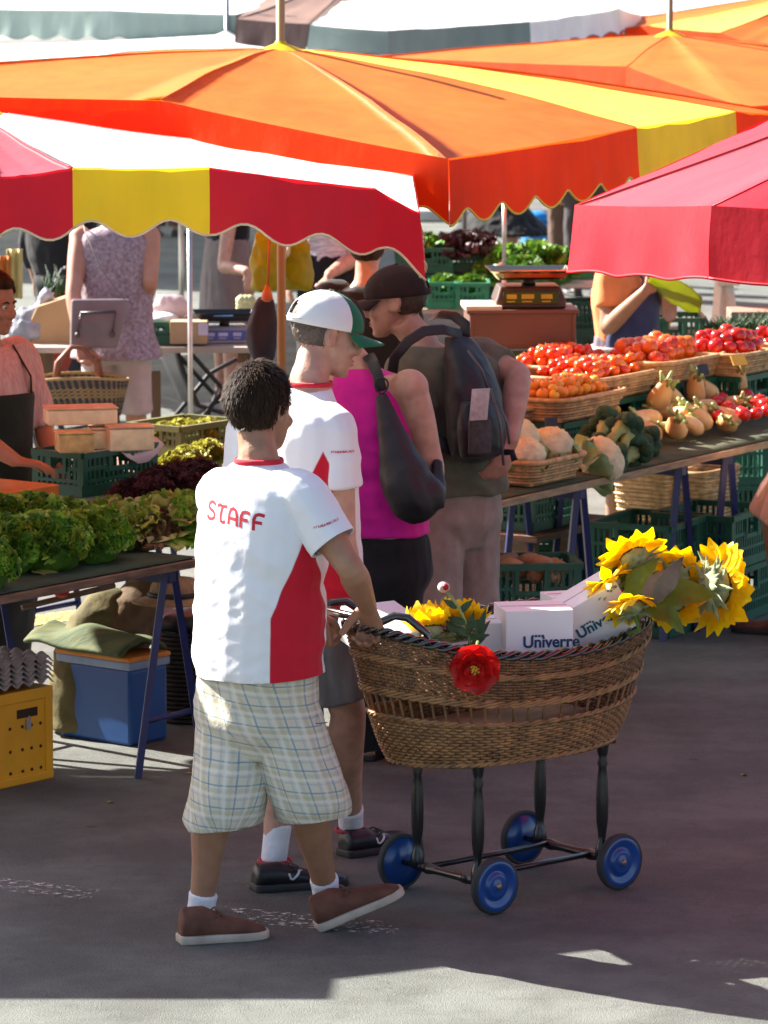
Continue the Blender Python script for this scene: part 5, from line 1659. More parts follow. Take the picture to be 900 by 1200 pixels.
for (a, b) in (((583, 470), (597, 520)), ((575, 455), (590, 545)), ((548, 410), (572, 455))):
    m = MB(); m.tube([at(*a, 14.70), at((a[0] + b[0]) / 2 + 4, (a[1] + b[1]) / 2, 14.69), at(*b, 14.72)], .005, 5); m.build('zip', pm('grey_zip', (.12, .11, .12), .4), rk)
# ------------------------------------------------------------------ the basket cart
BC = at(590, 735, 12.68); BCX, BCY = BC.x, BC.y
cart = thing('basket_cart', 'wicker pram basket on turned black legs with blue wheels, full of boxes and sunflowers', 'cart', V((BCX, BCY, 0)))


def bp_(a, v):
    """point of the basket wall: a is the angle round it, v is 0 at the floor and 1 at the rim"""
    c, s = math.cos(a), math.sin(a)
    A = .405 + .13 * v ** .62; B = .18 + .07 * v ** .62
    e = .9
    x = A * math.copysign(abs(c) ** e, c); y = B * math.copysign(abs(s) ** e, s)
    z0 = .455 - .012 * (c * c)  + .02 * c * c * (1 - v)
    zr = .825 + .045 * c * c - .022 * (1 - c * c) - .012 * c + .030 * s * abs(s)
    z = z0 + (zr - z0) * v
    x += .03 * (1 if c > 0 else -1) * c * c * v ** 2
    return V((BCX, BCY, 0)) + C1 * x + C2 * y + UP * z


NS = 116
BAND = (.36, .56)
mb = MB()
stk = MB()
for i in range(NS):
    a = 2 * PI * i / NS
    if i % 2 == 0: stk.tube([bp_(a, v) for v in (0, .15, .3, .45, .6, .75, .9, 1)], .0046, 5)
    else:
        stk.tube([bp_(a, v) for v in (0, .12, .24, BAND[0])], .0038, 5); stk.tube([bp_(a, v) for v in (BAND[1], .7, .85, 1)], .0038, 5)
basket = stk.build('basket', WICKER_D, cart)


def strand(v, r, k, mb, wav=.0055):
    P = []
    for i in range(NS * 2):
        a = 2 * PI * i / (NS * 2); p = bp_(a, v)
        n = (C1 * math.cos(a) * .25 + C2 * math.sin(a) * .55).normalized()
        off = wav * math.cos(PI * (i / 2 + k)) if True else 0
        P.append(p + n * off + UP * (.0008 * math.sin(i * 1.7 + k)))
    mb.tube(P, r, 5, closed=True)


w1 = MB(); w2 = MB()
rows = 14
for k in range(rows): strand(.0 + BAND[0] * (k + .5) / rows, .0046, k, w1)
rows = 17
for k in range(rows): strand(BAND[1] + (1 - BAND[1]) * (k + .4) / rows, .0046, k, w2)
w1.build('lower_weave', WICKER_M, basket); w2.build('upper_weave', WICKER_D, basket)
hb = MB()
for v, r in ((BAND[0] + .012, .007), (BAND[1] - .012, .007), (BAND[1] + .012, .006), (.80, .0065), (.005, .009), (.82, .0055)):
    for q in (0, 1):
        hb.tube([bp_(2 * PI * i / 240, v) + (C1 * math.cos(2 * PI * i / 240) * .25 + C2 * math.sin(2 * PI * i / 240) * .55).normalized() * (.006 + .003 * math.cos(i * .9 + q * PI)) + UP * .004 * math.sin(i * .9 + q * PI) for i in range(240)], r * .75, 5, closed=True)
hb.build('binding', WICKER_M, basket)
RIMB = pm('black_varnished_willow', (.02, .014, .012), .16, .4, 20, spec=.8, coat=.6)
rb = MB()
for q in range(3):
    rb.tube([bp_(2 * PI * i / 330, 1) + UP * (.004 + .010 * math.sin(i * .42 + q * 2 * PI / 3)) + (C1 * math.cos(2 * PI * i / 330) * .25 + C2 * math.sin(2 * PI * i / 330) * .55).normalized() * .010 * math.cos(i * .42 + q * 2 * PI / 3) for i in range(330)], .0078, 6, closed=True)
rb.build('braided_rim', RIMB, basket)
fl = MB(); fl.loft([[bp_(2 * PI * i / 60, 0) + UP * -.006 for i in range(60)], [bp_(2 * PI * i / 60, 0) + UP * .004 for i in range(60)]]); fl.build('floor_panel', WICKER_M, basket)
# handle
hm = MB()
g0, g1 = BARN, BARF
dirc = (V((BCX, BCY, 0)) - V(((g0.x + g1.x) / 2, (g0.y + g1.y) / 2, 0))).normalized()
r0 = bp_(PI + .62, 1.0); r1 = bp_(PI - .62, 1.0)
r0 = r0.lerp(V((BCX, BCY, r0.z)), .10); r1 = r1.lerp(V((BCX, BCY, r1.z)), .10)
hm.tube([r0 - UP * .08, r0 + UP * .02, r0.lerp(g0, .4) + UP * .045, g0 + C1 * .06 + UP * .012, g0 + C1 * .012, g0.lerp(g1, .1), g0.lerp(g1, .5), g0.lerp(g1, .9), g1 + C1 * .012, g1 + C1 * .06 + UP * .012, r1.lerp(g1, .4) + UP * .045, r1 + UP * .02, r1 - UP * .08], .0125, 10)
hm.build('handle', RIMB, cart)
# frame, legs, wheels
hub = {'nl': (576.8, 1037), 'nr': (722.8, 1008.8), 'fl': (472.8, 1010), 'fr': (616, 982)}
WR = .087
HB = {k: gz(x, y, WR) for k, (x, y) in hub.items()}
BLKW = pm('black_painted_wood', (.010, .010, .012), .32, .3, 9, .05, 60, coat=.2)
BLUEW = pm('blue_enamel', (.008, .055, .22), .28, .18, 6, .05, 25, coat=.3); TYRE = pm('dusty_tyre', (.035, .036, .04), .8, .3, 12); HUBM = pm('worn_hub_metal', (.30, .22, .17), .4, .3, 20, metal=.7)
axn = ((HB['nl'] - HB['fl']) + (HB['nr'] - HB['fr'])).normalized(); axn.z = 0; axn.normalize()
fwd = V((-axn.y, axn.x, 0))
if fwd.x < 0: fwd = -fwd
fm = MB()
for a, b in (('nl', 'fl'), ('nr', 'fr')):
    A, B = HB[a], HB[b]; n = 14; pts = []; rd = []
    for i in range(n + 1):
        t = i / n; pts.append(A.lerp(B, t)); rd.append(.0125 + .006 * math.exp(-((t - .28) / .06) ** 2) + .006 * math.exp(-((t - .72) / .06) ** 2) - .003 * (abs(t - .5) > .42))
    fm.tube(pts, rd, 10)
for t in (.27, .73):
    fm.tube([HB['nl'].lerp(HB['fl'], t) - fwd * .02 + UP * .003, HB['nr'].lerp(HB['fr'], t) + fwd * .02 + UP * .003], .0095, 8)
fm.build('wheel_frame', BLKW, cart)
cx_ = V((BCX, BCY, 0))
for a, b in (('nl', 'fl'), ('fl', 'nl'), ('nr', 'fr'), ('fr', 'nr')):
    base = HB[a].lerp(HB[b], .16)
    top = V((base.x, base.y, .47)); top = top + (cx_ - V((top.x, top.y, 0))) * .02
    m = MB(); H_ = top.z - base.z
    prof = [(.020, 0), (.022, .02), (.018, .045), (.012, .06), (.013, .08), (.0185, .12), (.0195, .19), (.0165, .25), (.0125, .285), (.017, .30), (.012, .315), (.016, .33), (.021, H_ - .01), (.021, H_)]
    m.lathe([(r_, z_ - .005) for r_, z_ in prof], base, n=14); m.box(V((top.x, top.y, .452)), (.075, .055, .018), C1)
    m.build('leg', BLKW, cart)
for k in HB:
    o_ = HB[k]; out = axn if k[0] == 'n' else -axn
    X = fwd; Z = out; Y = Z.cross(X)
    root = bpy.data.objects.new('wheel', None); COL.objects.link(root); root.parent = cart; root.matrix_parent_inverse = root_matrix(cart).inverted(); root.location = o_
    m = MB(); m.lathe([(WR - .011, -.010), (WR - .003, -.012), (WR, -.006), (WR, .006), (WR - .003, .012), (WR - .011, .013)], o_ + out * .012, X, Y, Z, 40, cap=False); m.build('tyre', TYRE, root)
    m = MB(); m.lathe([(.012, -.014), (WR - .010, -.008), (WR - .008, .010), (WR - .013, .014), (WR - .026, .015), (.05, .005), (.040, .006), (.036, .013), (.03, .015), (.020, .012), (.012, .018), (.001, .018)], o_ + out * .012, X, Y, Z, 40); m.build('disc', BLUEW, root)
    m = MB(); m.lathe([(.010, .0), (.010, .022), (.006, .025)], o_ + out * .012, X, Y, Z, 10); m.build('hub', HUBM, root)
# ------------------------------------------------------------------ what is in the basket
CARTON = pm('white_carton', (.82, .80, .80), .55, .03, 4); INK = pm('navy_ink', (.02, .035, .12), .6); TEAL = pm('teal_ink', (.01, .10, .16), .6)


def carton(label, c, size, X, Z=UP, txt=None, tmat=INK, face=-1, tpos=(0, 0), ts=.05, lines=()):
    X = X.normalized(); Z = (Z - X * Z.dot(X)).normalized(); Y = Z.cross(X)
    root = thing('carton', label, 'box', V(c))
    m = MB(); m.box(c, size, X, Y, Z); m.build('box', CARTON, root, smooth=False, bevel=.0025)
    N = Y * face; tx = X if face < 0 else -X
    fl = MB(); fl.box(V(c) + Z * (size[2] / 2 + .0008), (size[0] * .98, .003, .0012), X, Y, Z); fl.build('flap_seam', pm('carton_edge', (.45, .4, .4), .7), root, smooth=False)
    if txt:
        o = V(c) + N * (size[1] / 2 + .0022) + tx * tpos[0] + Z * tpos[1]
        text_mesh(txt, ts, o, tx, Z, N, tmat, root, bold=.0012)
        st = []
        rnd = random.Random(len(label))
        for (x, y, n, s) in lines:
            mm = MB(); q = 0
            for i in range(n):
                w_ = rnd.uniform(.4, 1) * s; mm.box(o + tx * (x + q + w_ / 2) + Z * y, (w_, .001, s * .55), tx, N, Z); q += w_ + s * .25
            mm.build('small_print', tmat, root, smooth=False)
    return root


bx1 = unit(.985, .17)
carton('white Univerre carton standing level at the near rim of the basket', at(640, 744, 12.56) + V((-.035, .10, 0)), (.205, .19, .145), bx1, UP, 'Univerre', INK, -1, (-.052, -.038), .048, [(.028, .034, 4, .012)])
Xt = V((.80, .10, .46)).normalized()
carton('white Univerre carton tipped up against the sunflowers', at(692, 720, 12.76), (.22, .13, .16), Xt, V((-.42, -.28, .86)), 'Univerre', TEAL, -1, (-.070, -.020), .046, [(.02, .032, 4, .010), (-.01, -.055, 5, .009), (-.01, -.068, 4, .009)])
carton('plain white carton behind the tipped carton', at(662, 722, 12.86), (.12, .12, .14), unit(.95, .3))
carton('flat white carton at the handle end of the basket', at(452, 742, 12.58), (.20, .22, .10), unit(.8, .6), V((.2, -.2, .95)))
carton('white carton between the yellow flowers and the level carton', at(580, 748, 12.70), (.17, .16, .12), unit(.95, .3))
carton('low white carton deep in the middle of the basket', at(530, 775, 12.7), (.24, .22, .16), C1)
fill_ = MB(); fill_.box(V((BCX, BCY, .53)) , (.52, .20, .06), C1); fill_.build('x', CARD)
fo = bpy.data.objects['x']; fo.name = 'carton_tray'; tag(fo, 'shallow cardboard tray filling the bottom of the basket', 'box')
PLW = pm('white_bottle_plastic', (.72, .72, .76), .35)
for i, (x, y, l) in enumerate(((561, 720, 'small white bottle with blue tinted cap left of the white carton'), (586, 728, 'second small white bottle close to the level carton'), (625, 727, 'small white bottle just behind the level carton'))):
    q = at(x, y + 12, 12.74); r_ = thing('bottle', l, 'bottle', q - UP * .10); m = MB(); m.lathe([(.022, -.10), (.023, -.02), (.016, 0), (.012, .008)], q); m.build('body', PLW, r_); m = MB(); m.lathe([(.014, .008), (.014, .034), (.011, .036)], q); m.build('lid', pm('pale_blue_plastic', (.5, .6, .78), .35), r_)

# ------------------------------------------------------------------ flowers
PET = pm('sunflower_petal', (.88, .64, .008), .5, .16, 30, .1, 60, transl=.5, tcol=(.98, .72, .0), stretch=(1, 1, 1))
DISC = pm('sunflower_disc', (.09, .05, .012), .9, .5, 60, .6, 150); SEPAL = pm('sepal_pale_green', (.30, .36, .18), .7, .3, 30, .2, 80); LEAF_S = pm('sunflower_leaf', (.10, .20, .02), .5, .35, 16, .3, 40, transl=.3, tcol=(.3, .42, .02)); STEM = pm('flower_stem', (.12, .20, .04), .6, .3, 14)
DRY = pm('dry_leaf', (.16, .13, .09), .8, .35, 14, .3, 40)


def sunflower(label, c, N, R=.085, n=26, droop=.2, stem_to=None, seed=0, disc=.45, back=True, group=None):
    rnd = random.Random(seed); N = N.normalized(); X = N.orthogonal().normalized(); Y = N.cross(X)
    root = thing('sunflower', label, 'flower', c, 0, group)
    pb = MB()
    for lay, (k, tilt) in enumerate(((n, droop), (int(n * .6), droop - .35))):
        for i in range(k):
            a = 2 * PI * (i + .5 * lay) / k + rnd.uniform(-.1, .1); o = X * math.cos(a) + Y * math.sin(a); s = N.cross(o)
            L = R * rnd.uniform(.5, .68) * (1 - .1 * lay); W_ = R * rnd.uniform(.13, .19); tw = rnd.uniform(-.5, .5); dl = tilt + rnd.uniform(-.3, .3); g = []
            b = c + o * R * disc * .92 + N * .003 * lay
            for q in range(7):
                t = q / 6; ang = -dl * (.4 + .9 * t); d = o * math.cos(ang) + N * math.sin(ang)
                p = b + d * L * t; w_ = W_ * (.45 + 1.2 * math.sin(min(PI, PI * (t * .82 + .1)))) * (1 - .75 * max(0, t - .7) / .3) * .8
                sd = (s * math.cos(tw * t) + N * math.sin(tw * t)); g.append([p - sd * w_ - N * 0 , p + N * .25 * w_, p + sd * w_])
            pb.sheet(g)
    pb.build('petals', PET, root)
    db = MB(); db.ball(c + N * .002, (R * disc, R * disc, R * .14), X, Y, N, 28, 14, lambda u: 1 + .07 * noise.noise(u * 14)); db.build('disc', DISC, root)
    if back:
        sb = MB(); sb.ball(c - N * R * .12, (R * disc * 1.02, R * disc * 1.02, R * .26), X, Y, N, 24, 12, lambda u: 1 + .1 * noise.noise(u * 6 + V((seed, 0, 0))))
        for i in range(34):
            a = rnd.uniform(0, 2 * PI); rr = rnd.uniform(.35, 1.0) * R * disc; o = X * math.cos(a) + Y * math.sin(a); s = N.cross(o)
            p = c + o * rr - N * (R * .12 + R * .26 * math.sqrt(max(0, 1 - (rr / (R * disc * 1.03)) ** 2)) * .95)
            L = R * rnd.uniform(.28, .42); d = (o * .8 + N * (.25 - .9 * (rnd.random() * .6))).normalized(); w_ = R * .085
            sb.sheet([[p + d * L * t - s * w_ * (1 - t * t), p + d * L * t - N * .004, p + d * L * t + s * w_ * (1 - t * t)] for t in (0, .35, .7, 1)])
        sb.build('sepals', SEPAL, root)
    if stem_to is not None:
        st_ = MB(); p0 = c - N * R * .3; st_.tube([p0, p0 - N * .05, (p0 - N * .05).lerp(V(stem_to), .5) - UP * .0, V(stem_to)], [.009, .007, .0065, .0065], 8); st_.build('stem', STEM, root)
    return root


def leaf_blade(mb, p, d, n, L, W_, curl=.6, ruf=.008, seed=0):
    d = d.normalized(); n = (n - d * n.dot(d)).normalized(); s = d.cross(n); g = []
    for i in range(9):
        t = i / 8; ang = -curl * t; dd = d * math.cos(ang) + n * math.sin(ang)
        c = p + dd * L * t; w_ = W_ * math.sin(PI * min(1, .12 + .88 * t) ** .8) * .5 if t < 1 else .001
        g.append([c + s * w_ * q + n * (.22 * w_ * abs(q)) + n * ruf * math.sin(t * 11 + q * 3 + seed) * abs(q) for q in (-1, -.5, 0, .5, 1)])
    mb.sheet(g)


root_in = V((BCX, BCY, 0)) + C1 * .38 + UP * .72
FG = 'sunflowers at the front end of the cart'
sunflower('sunflower seen edge on at the top left of the bouquet', at(742, 650, 12.78), V((-.35, .55, .75)), .12, 19, .0, root_in, 1, .36, group=FG)
sunflower('sunflower at the left of the bouquet leaning over the cartons', at(712, 682, 12.74), V((-.55, .25, .8)), .105, 18, .1, root_in, 2, .34, group=FG)
sunflower('shaggy sunflower low at the basket rim', at(742, 708, 12.66), V((-.2, .45, .85)), .105, 18, .35, root_in, 3, .34, group=FG)
sunflower('sunflower half hidden behind the drooping leaves', at(794, 672, 12.86), V((.45, .75, .4)), .105, 18, .1, root_in, 4, .4, group=FG)
sunflower('sunflower hanging face down under the green leaf', at(790, 708, 12.76), V((.25, .55, -.7)), .105, 18, .1, root_in, 5, .34, group=FG)
sunflower('big sunflower at the far right showing its pale green back', at(842, 688, 12.80), V((.80, .52, -.10)), .15, 22, .12, root_in + C1 * .1, 6, .42, group=FG)
lv = thing('leaf_spray', 'green and withered leaves between the sunflowers', 'leaves', root_in)
for nm, mt, p, d, n_, L, W_, cu in (('leaf', LEAF_S, at(778, 700, 12.66), V((.85, -.2, .30)), V((-.2, -.75, .6)), .165, .095, .55), ('leaf', LEAF_S, at(738, 700, 12.68), V((.35, 0, .85)), V((-.6, -.7, .3)), .15, .08, .4),
                                    ('withered_leaf', DRY, at(757, 706, 12.64), V((.55, -.1, .75)), V((-.4, -.85, .2)), .16, .08, .3), ('withered_leaf', DRY, at(768, 700, 12.62), V((.5, -.1, .7)), V((.3, -.9, .2)), .15, .06, .2),
                                    ('leaf', LEAF_S, at(760, 712, 12.62), V((.75, -.3, -.1)), V((-.1, -.6, .8)), .14, .08, .7), ('leaf', LEAF_DK, at(730, 690, 12.8), V((.2, .1, .9)), V((-.3, -.9, .1)), .16, .09, .3)):
    m = MB(); leaf_blade(m, p, d, n_, L, W_, cu, .006, L * 40); m.build(nm, mt, lv)
# yellow heads at the handle end
sunflower('yellow flower head lying on the near rim at the handle end', at(505, 735, 12.52), V((-.1, .30, .9)), .12, 19, -.75, at(530, 790, 12.6), 8, .3, group='yellow flowers at the handle end')
sunflower('smaller yellow flower head behind the red bloom', at(537, 728, 12.60), V((.1, .3, .9)), .12, 24, -.7, at(540, 790, 12.65), 9, .3, group='yellow flowers at the handle end')
mbp_ = thing('flower_stem', 'upright leafy stem with a small red and white bud', 'flower', at(545, 770, 12.5))
m = MB(); m.tube([at(552, 765, 12.50), at(548, 735, 12.50), at(538, 712, 12.49), at(522, 690, 12.48)], [.0055, .0055, .005, .0048], 7); m.build('stem', pm('pale_stem', (.28, .36, .14), .6), mbp_)
m = MB(); m.ball(at(520, 688, 12.48), (.017, .017, .016), nu=14, nv=10, fn=lambda u: 1 + .08 * math.cos(6 * math.atan2(u.y, u.x))); b_ = m.build('bud', pm('white_bud', (.62, .52, .5), .6), mbp_)
m = MB(); m.ball(at(522, 688, 12.468), (.010, .008, .010)); m.build('petal_tip', pm('red_petal', (.62, .012, .01), .45, .3, 20, .1, 50, transl=.25), b_)
for i, (x, y, dx, dz, L) in enumerate(((536, 712, -.8, .5, .05), (540, 716, .7, .7, .05), (545, 730, -.8, .3, .06), (547, 735, .8, .4, .06), (550, 745, -.7, .5, .06), (551, 748, .9, .2, .06), (552, 758, -.9, -.1, .05), (553, 756, .8, .6, .06), (549, 742, .2, .9, .07), (556, 750, .6, .8, .075), (535, 745, -.5, .8, .06), (560, 742, .3, .95, .08))):
    m = MB(); leaf_blade(m, at(x, y, 12.49), V((dx, -.2, dz)), V((0, -1, .2)), L, .022, .4, .003, i); m.build('leaf', LEAF_DK, mbp_)
rf = thing('red_flower', 'large red bloom with a yellow centre hanging over the basket rim', 'flower', at(558, 781, 12.2))
N_ = V((-.05, -.95, -.05)).normalized(); Xr = V((1, 0, 0)); Yr = N_.cross(Xr); rnd = random.Random(4)
def px_of(p): q = p - V((0, 0, CAMH)); return 450 + FPX * q.x / (q.y * CP - q.z * SP)
best_a = min([PI + .02 * i for i in range(157)], key=lambda a: abs(px_of(bp_(a, .9)) - 557))
cR = at(557, 783, bp_(best_a, .9).y - .045)
DR = cR.y
for lay, (n_, R_, tl_) in enumerate(((7, .072, .1), (6, .055, .45), (5, .038, .8))):
    for i in range(n_):
        a = 2 * PI * (i + .5 * lay) / n_ + rnd.uniform(-.15, .15); o = Xr * math.cos(a) + Yr * math.sin(a); s = N_.cross(o); g = []
        for q in range(8):
            t = q / 7; w_ = R_ * .62 * math.sin(PI * (.12 + .66 * t)) ; ang = tl_ * t
            p = cR + (o * math.cos(ang) + N_ * math.sin(ang)) * R_ * t + N_ * .006 * lay
            g.append([p + s * w_ * z + N_ * (.012 * z * z + .006 * math.sin(z * 5 + t * 4 + i)) for z in (-1, -.5, 0, .5, 1)])
        m = MB(); m.sheet(g); m.build('petal', MATS['red_petal'], rf)
m = MB()
for i in range(40):
    a = rnd.uniform(0, 6.28); rr = .014 * math.sqrt(rnd.random()); p = cR + N_ * .022 + (Xr * math.cos(a) + Yr * math.sin(a)) * rr; m.ball(p, .0028, nu=6, nv=4)
m.build('stamens', pm('stamen_yellow', (.70, .42, .03), .7), rf)
m = MB(); m.tube([cR - N_ * .01, at(557, 766, DR + .02), at(560, 752, DR + .08)], .005, 7); m.build('stem', STEM, rf)

# ------------------------------------------------------------------ under the left table
# blue cool box with grey lid rim
q0 = gz(153, 876); c = q0 + E1 * .085 * 1.0 + E2 * .19
c = gz(153, 876) + E1 * .10 + E2 * .175
cb = thing('cool_box', 'blue cool box with orange top under the lettuce table', 'cool box', c)
CB1 = pm('blue_cooler_plastic', (.012, .07, .24), .4, .12, 4, .03, 30); CB2 = pm('grey_blue_lid', (.22, .30, .42), .45); ORP = pm('orange_cover', (.62, .22, .02), .6)
m = MB(); m.box(c + UP * .14, (.20, .35, .275), E1, E2); m.build('body', CB1, cb, smooth=False, bevel=.012)
m = MB(); m.box(c + UP * .292, (.215, .365, .03), E1, E2); l_ = m.build('lid', CB2, cb, smooth=False, bevel=.006)
m = MB(); m.box(c + UP * .316, (.22, .37, .018), E1, E2); m.build('top_cover', ORP, cb, smooth=False, bevel=.006)
m = MB(); m.tube([c + E1 * .104 - E2 * .15 + UP * .255, c + E1 * .112 - E2 * .05 + UP * .268, c + E1 * .112 + E2 * .05 + UP * .268, c + E1 * .104 + E2 * .15 + UP * .255], .005, 6); m.build('carry_handle', CB2, cb)
# green folded cloth on top
m = MB(); g = []
for i in range(18):
    row = []
    for j in range(22):
        x, y = i / 17, j / 21; p = c + E1 * (-.14 + .26 * x) + E2 * (-.16 + .48 * y) + UP * (.335 + .045 * math.sin(PI * x) * (.5 + .5 * math.sin(3 * y + 1)) + .03 * noise.noise(V((x * 4, y * 3, 1))) + .05 * y * math.sin(PI * x))
        row.append(p)
    g.append(row)
m.sheet(g); o = m.build('folded_parasol_cloth', pm('dark_green_canvas', (.035, .065, .025), .85, .4, 9, .3, 30, col2=(.11, .12, .04), stretch=(1, 4, 1)), solid=.02, sub=1); tag(o, 'folded green parasol cloth lying on the cool box', 'cloth')
# yellow crate with egg trays
YC = pm('yellow_crate_plastic', (.72, .36, .008), .45, .12, 5, .05, 30); HOLE = pm('dark_hole', (.03, .018, .006), .9)
q1 = gz(62, 911); c = q1 - E1 * .21 + E2 * .14
c = V((c.x, c.y, 0))
yc = thing('yellow_crate', 'yellow plastic crate with drilled holes below the egg trays', 'crate', c)
H_ = .325
m = MB(); m.box(c + UP * H_ / 2, (.40, .28, H_), E1, E2); b_ = m.build('body', YC, yc, smooth=False, bevel=.008)
m = MB()
for z, hh in ((H_ - .02, .04), (.015, .03)):
    m.box(c + UP * z, (.416, .296, hh), E1, E2)
for s in (-1, 1):
    for t in (-1, 1): m.box(c + E1 * s * .19 + E2 * t * .132 + UP * H_ / 2, (.036, .030, H_ - .02), E1, E2)
m.build('ribs', YC, yc, smooth=False, bevel=.004)
fN = -E2
m = MB(); m.box(c - E2 * .1405 + E1 * .085 + UP * .245, (.10, .004, .03), E1, E2); m.build('hand_hole', HOLE, yc, smooth=False)
m = MB()
for z in (.20, .12, .045):
    for x in (-.12, -.06, .0, .06, .105, .15): m.lathe([(.006, 0), (.006, .002)], c - E2 * .1405 + E1 * x + UP * z, E1, UP, -E2, 10)
m.build('drilled_holes', HOLE, yc, smooth=False)
m = MB(); m.box(c - E2 * .144 + E1 * .085 + UP * .205, (.022, .012, .035), E1, E2); m.tube([c - E2 * .148 + E1 * .078 + UP * .22, c - E2 * .152 + E1 * .085 + UP * .235, c - E2 * .148 + E1 * .092 + UP * .22], .003, 6); m.build('latch', STEEL, yc, smooth=False, bevel=.002)
m = MB(); m.box(c + E1 * .215 + UP * .20 + E2 * .02, (.02, .3, .22), E1, E2); o = m.build('folded_crate', G_CRATE2, smooth=False, bevel=.003); tag(o, 'folded green crate wedged beside the yellow crate', 'crate')
EGG = pm('grey_pulp', (.34, .31, .28), .95, .2, 30, .3, 100)


def egg_tray(z, label):
    mb = MB(); nx, ny = 49, 37; g = []
    for i in range(nx):
        row = []
        for j in range(ny):
            x = (i / (nx - 1) - .5) * .42; y = (j / (ny - 1) - .5) * .30
            hh = .009 * math.cos(2 * PI * x / .06) + .009 * math.cos(2 * PI * y / .06)
            row.append(c + E1 * x + E2 * y + UP * (z + hh))
        g.append(row)
    mb.sheet(g); return tag(mb.build('egg_tray', EGG, solid=.003), label, 'egg tray', 'stacked egg trays')


egg_tray(H_ + .03, 'lowest grey egg tray of the stack on the yellow crate'); egg_tray(H_ + .048, 'second grey egg tray of the stack on the yellow crate'); egg_tray(H_ + .066, 'middle grey egg tray of the stack on the yellow crate'); egg_tray(H_ + .084, 'fourth grey egg tray of the stack on the yellow crate, just below the top one'); egg_tray(H_ + .102, 'topmost grey egg tray of the stack on the yellow crate')
# hat, basket, sacks behind the trestle
STRAW = pm('brown_straw', (.36, .20, .10), .75, .3, 40, .3, 150)
hc_ = at(203, 704, 14.95)
ht = thing('straw_hat', 'brown straw hat with a black band behind the blue trestle', 'hat', hc_)
m = MB(); m.lathe([(.135, -.004), (.13, .002), (.09, .008), (.082, .02), (.076, .06), (.062, .082), (.03, .088), (.001, .086)], hc_, V((1.1, 0, 0)), V((0, 1, 0)), V((.1, -.2, 1)), 32); m.build('crown_and_brim', STRAW, ht)
m = MB(); m.lathe([(.086, .018), (.0825, .036)], hc_, V((1.1, 0, 0)), V((0, 1, 0)), V((.1, -.2, 1)), 32, cap=False); m.build('band', BLKS, ht, solid=.002)
bk_ = gz(225, 842); m = MB()
for k in range(20): m.tube([V((bk_.x, bk_.y, .01 + k * .017)) + V((math.cos(a) * .13, math.sin(a) * .13, 0)) * (1 + .018 * math.cos(a * 12 + k * PI)) for a in [2 * PI * i / 48 for i in range(48)]], .0085, 5, closed=True)
m.lathe([(.12, .0), (.118, .32)], V((bk_.x, bk_.y, .005)), n=24)
tag(m.build('wicker_bin', pm('dark_basket', (.02, .017, .014), .7, .4, 20)), 'dark round woven bin under the straw hat', 'bin')
m = MB(); m.lathe([(.135, 0), (.15, .02), (.13, .05), (.05, .06)], V((bk_.x, bk_.y, .35)), n=20); me = fuse(m, .012, 3); wrinkle(me, .02, (9, 9, 9), 3)
tag(link('crumpled_sack', setmat(me, pm('black_sack', (.012, .012, .012), .5))), 'crumpled black sack on the dark woven bin', 'sack')
for i, (x, y, w_, lab, mt) in enumerate(((158, 700, .30, 'upright brown sack leaning behind the trestle', pm('brown_sack_cloth', (.13, .08, .04), .9, .4, 12, .3, 40)), (128, 716, .3, 'olive sack slumped against the brown sack', pm('olive_sack_cloth', (.12, .10, .035), .9, .35, 12, .3, 40)))):
    p = at(x, y, 15.35); m = MB()
    limb(m, [V((p.x - .12, p.y, .02)), V((p.x - .09, p.y, .25)), V((p.x - .02, p.y + .02, .42)), V((p.x + .06, p.y + .04, .56 - i * .06))], [.13, .12, .10, .05]); me = fuse(m, .014, 3); wrinkle(me, .02, (7, 7, 7), i + 2)
    tag(link('sack', setmat(me, mt)), lab, 'sack')
m = MB(); m.tube([at(26, 712, 15.0), at(134, 686, 15.2)], .011, 8); st_ = m.build('stick', PLANK); m = MB(); m.ball(at(72, 694, 15.05), (.028, .02, .02)); m.build('red_cap', pm('red_plastic', (.6, .02, .03), .35), st_); tag(st_, 'thin wooden stick with a red clip under the lettuce table', 'stick')
# backpack on the ground
p = gz(430, 890); m = MB(); torso(m, [(p + UP * .02, .045, .05, hA), (p + UP * .14, .06, .055, hA), (p + UP * .25, .035, .03, hA)]); me = fuse(m, .008, 3); wrinkle(me, .012, (12, 12, 12), 5)
bb = thing('backpack', 'small black backpack with green cord on the ground behind the cart', 'bag', p); link('main_bag', setmat(me, BK), bb)
m = MB(); m.tube([p + V((-.01, -.06, .05)), p + V((.01, -.065, .13)), p + V((-.01, -.06, .2))], .004, 5); m.build('cord', pm('green_cord', (.12, .35, .08), .6), bb)
m = MB(); m.tube([p + V((-.05, -.05, .02)), p + V((-.07, -.08, .1)), p + V((-.02, -.05, .24))], .01, 6, flat=.4); m.build('strap', BK, bb)
# leaves and litter on the ground
for i, (x, y, l) in enumerate(((218, 906, 'fallen yellow leaf near the trestle foot'), (125, 940, 'small dry leaf on the road before the yellow crate'), (868, 908, 'tiny yellow leaf on the road at the right'))):
    m = MB(); leaf_blade(m, gz(x, y, .004), V((.9, .3, .05)), UP, .045, .02, .5, .002, i); tag(m.build('fallen_leaf', pm('fallen_leaf_yellow', (.35, .26, .06), .8)), l, 'leaf')
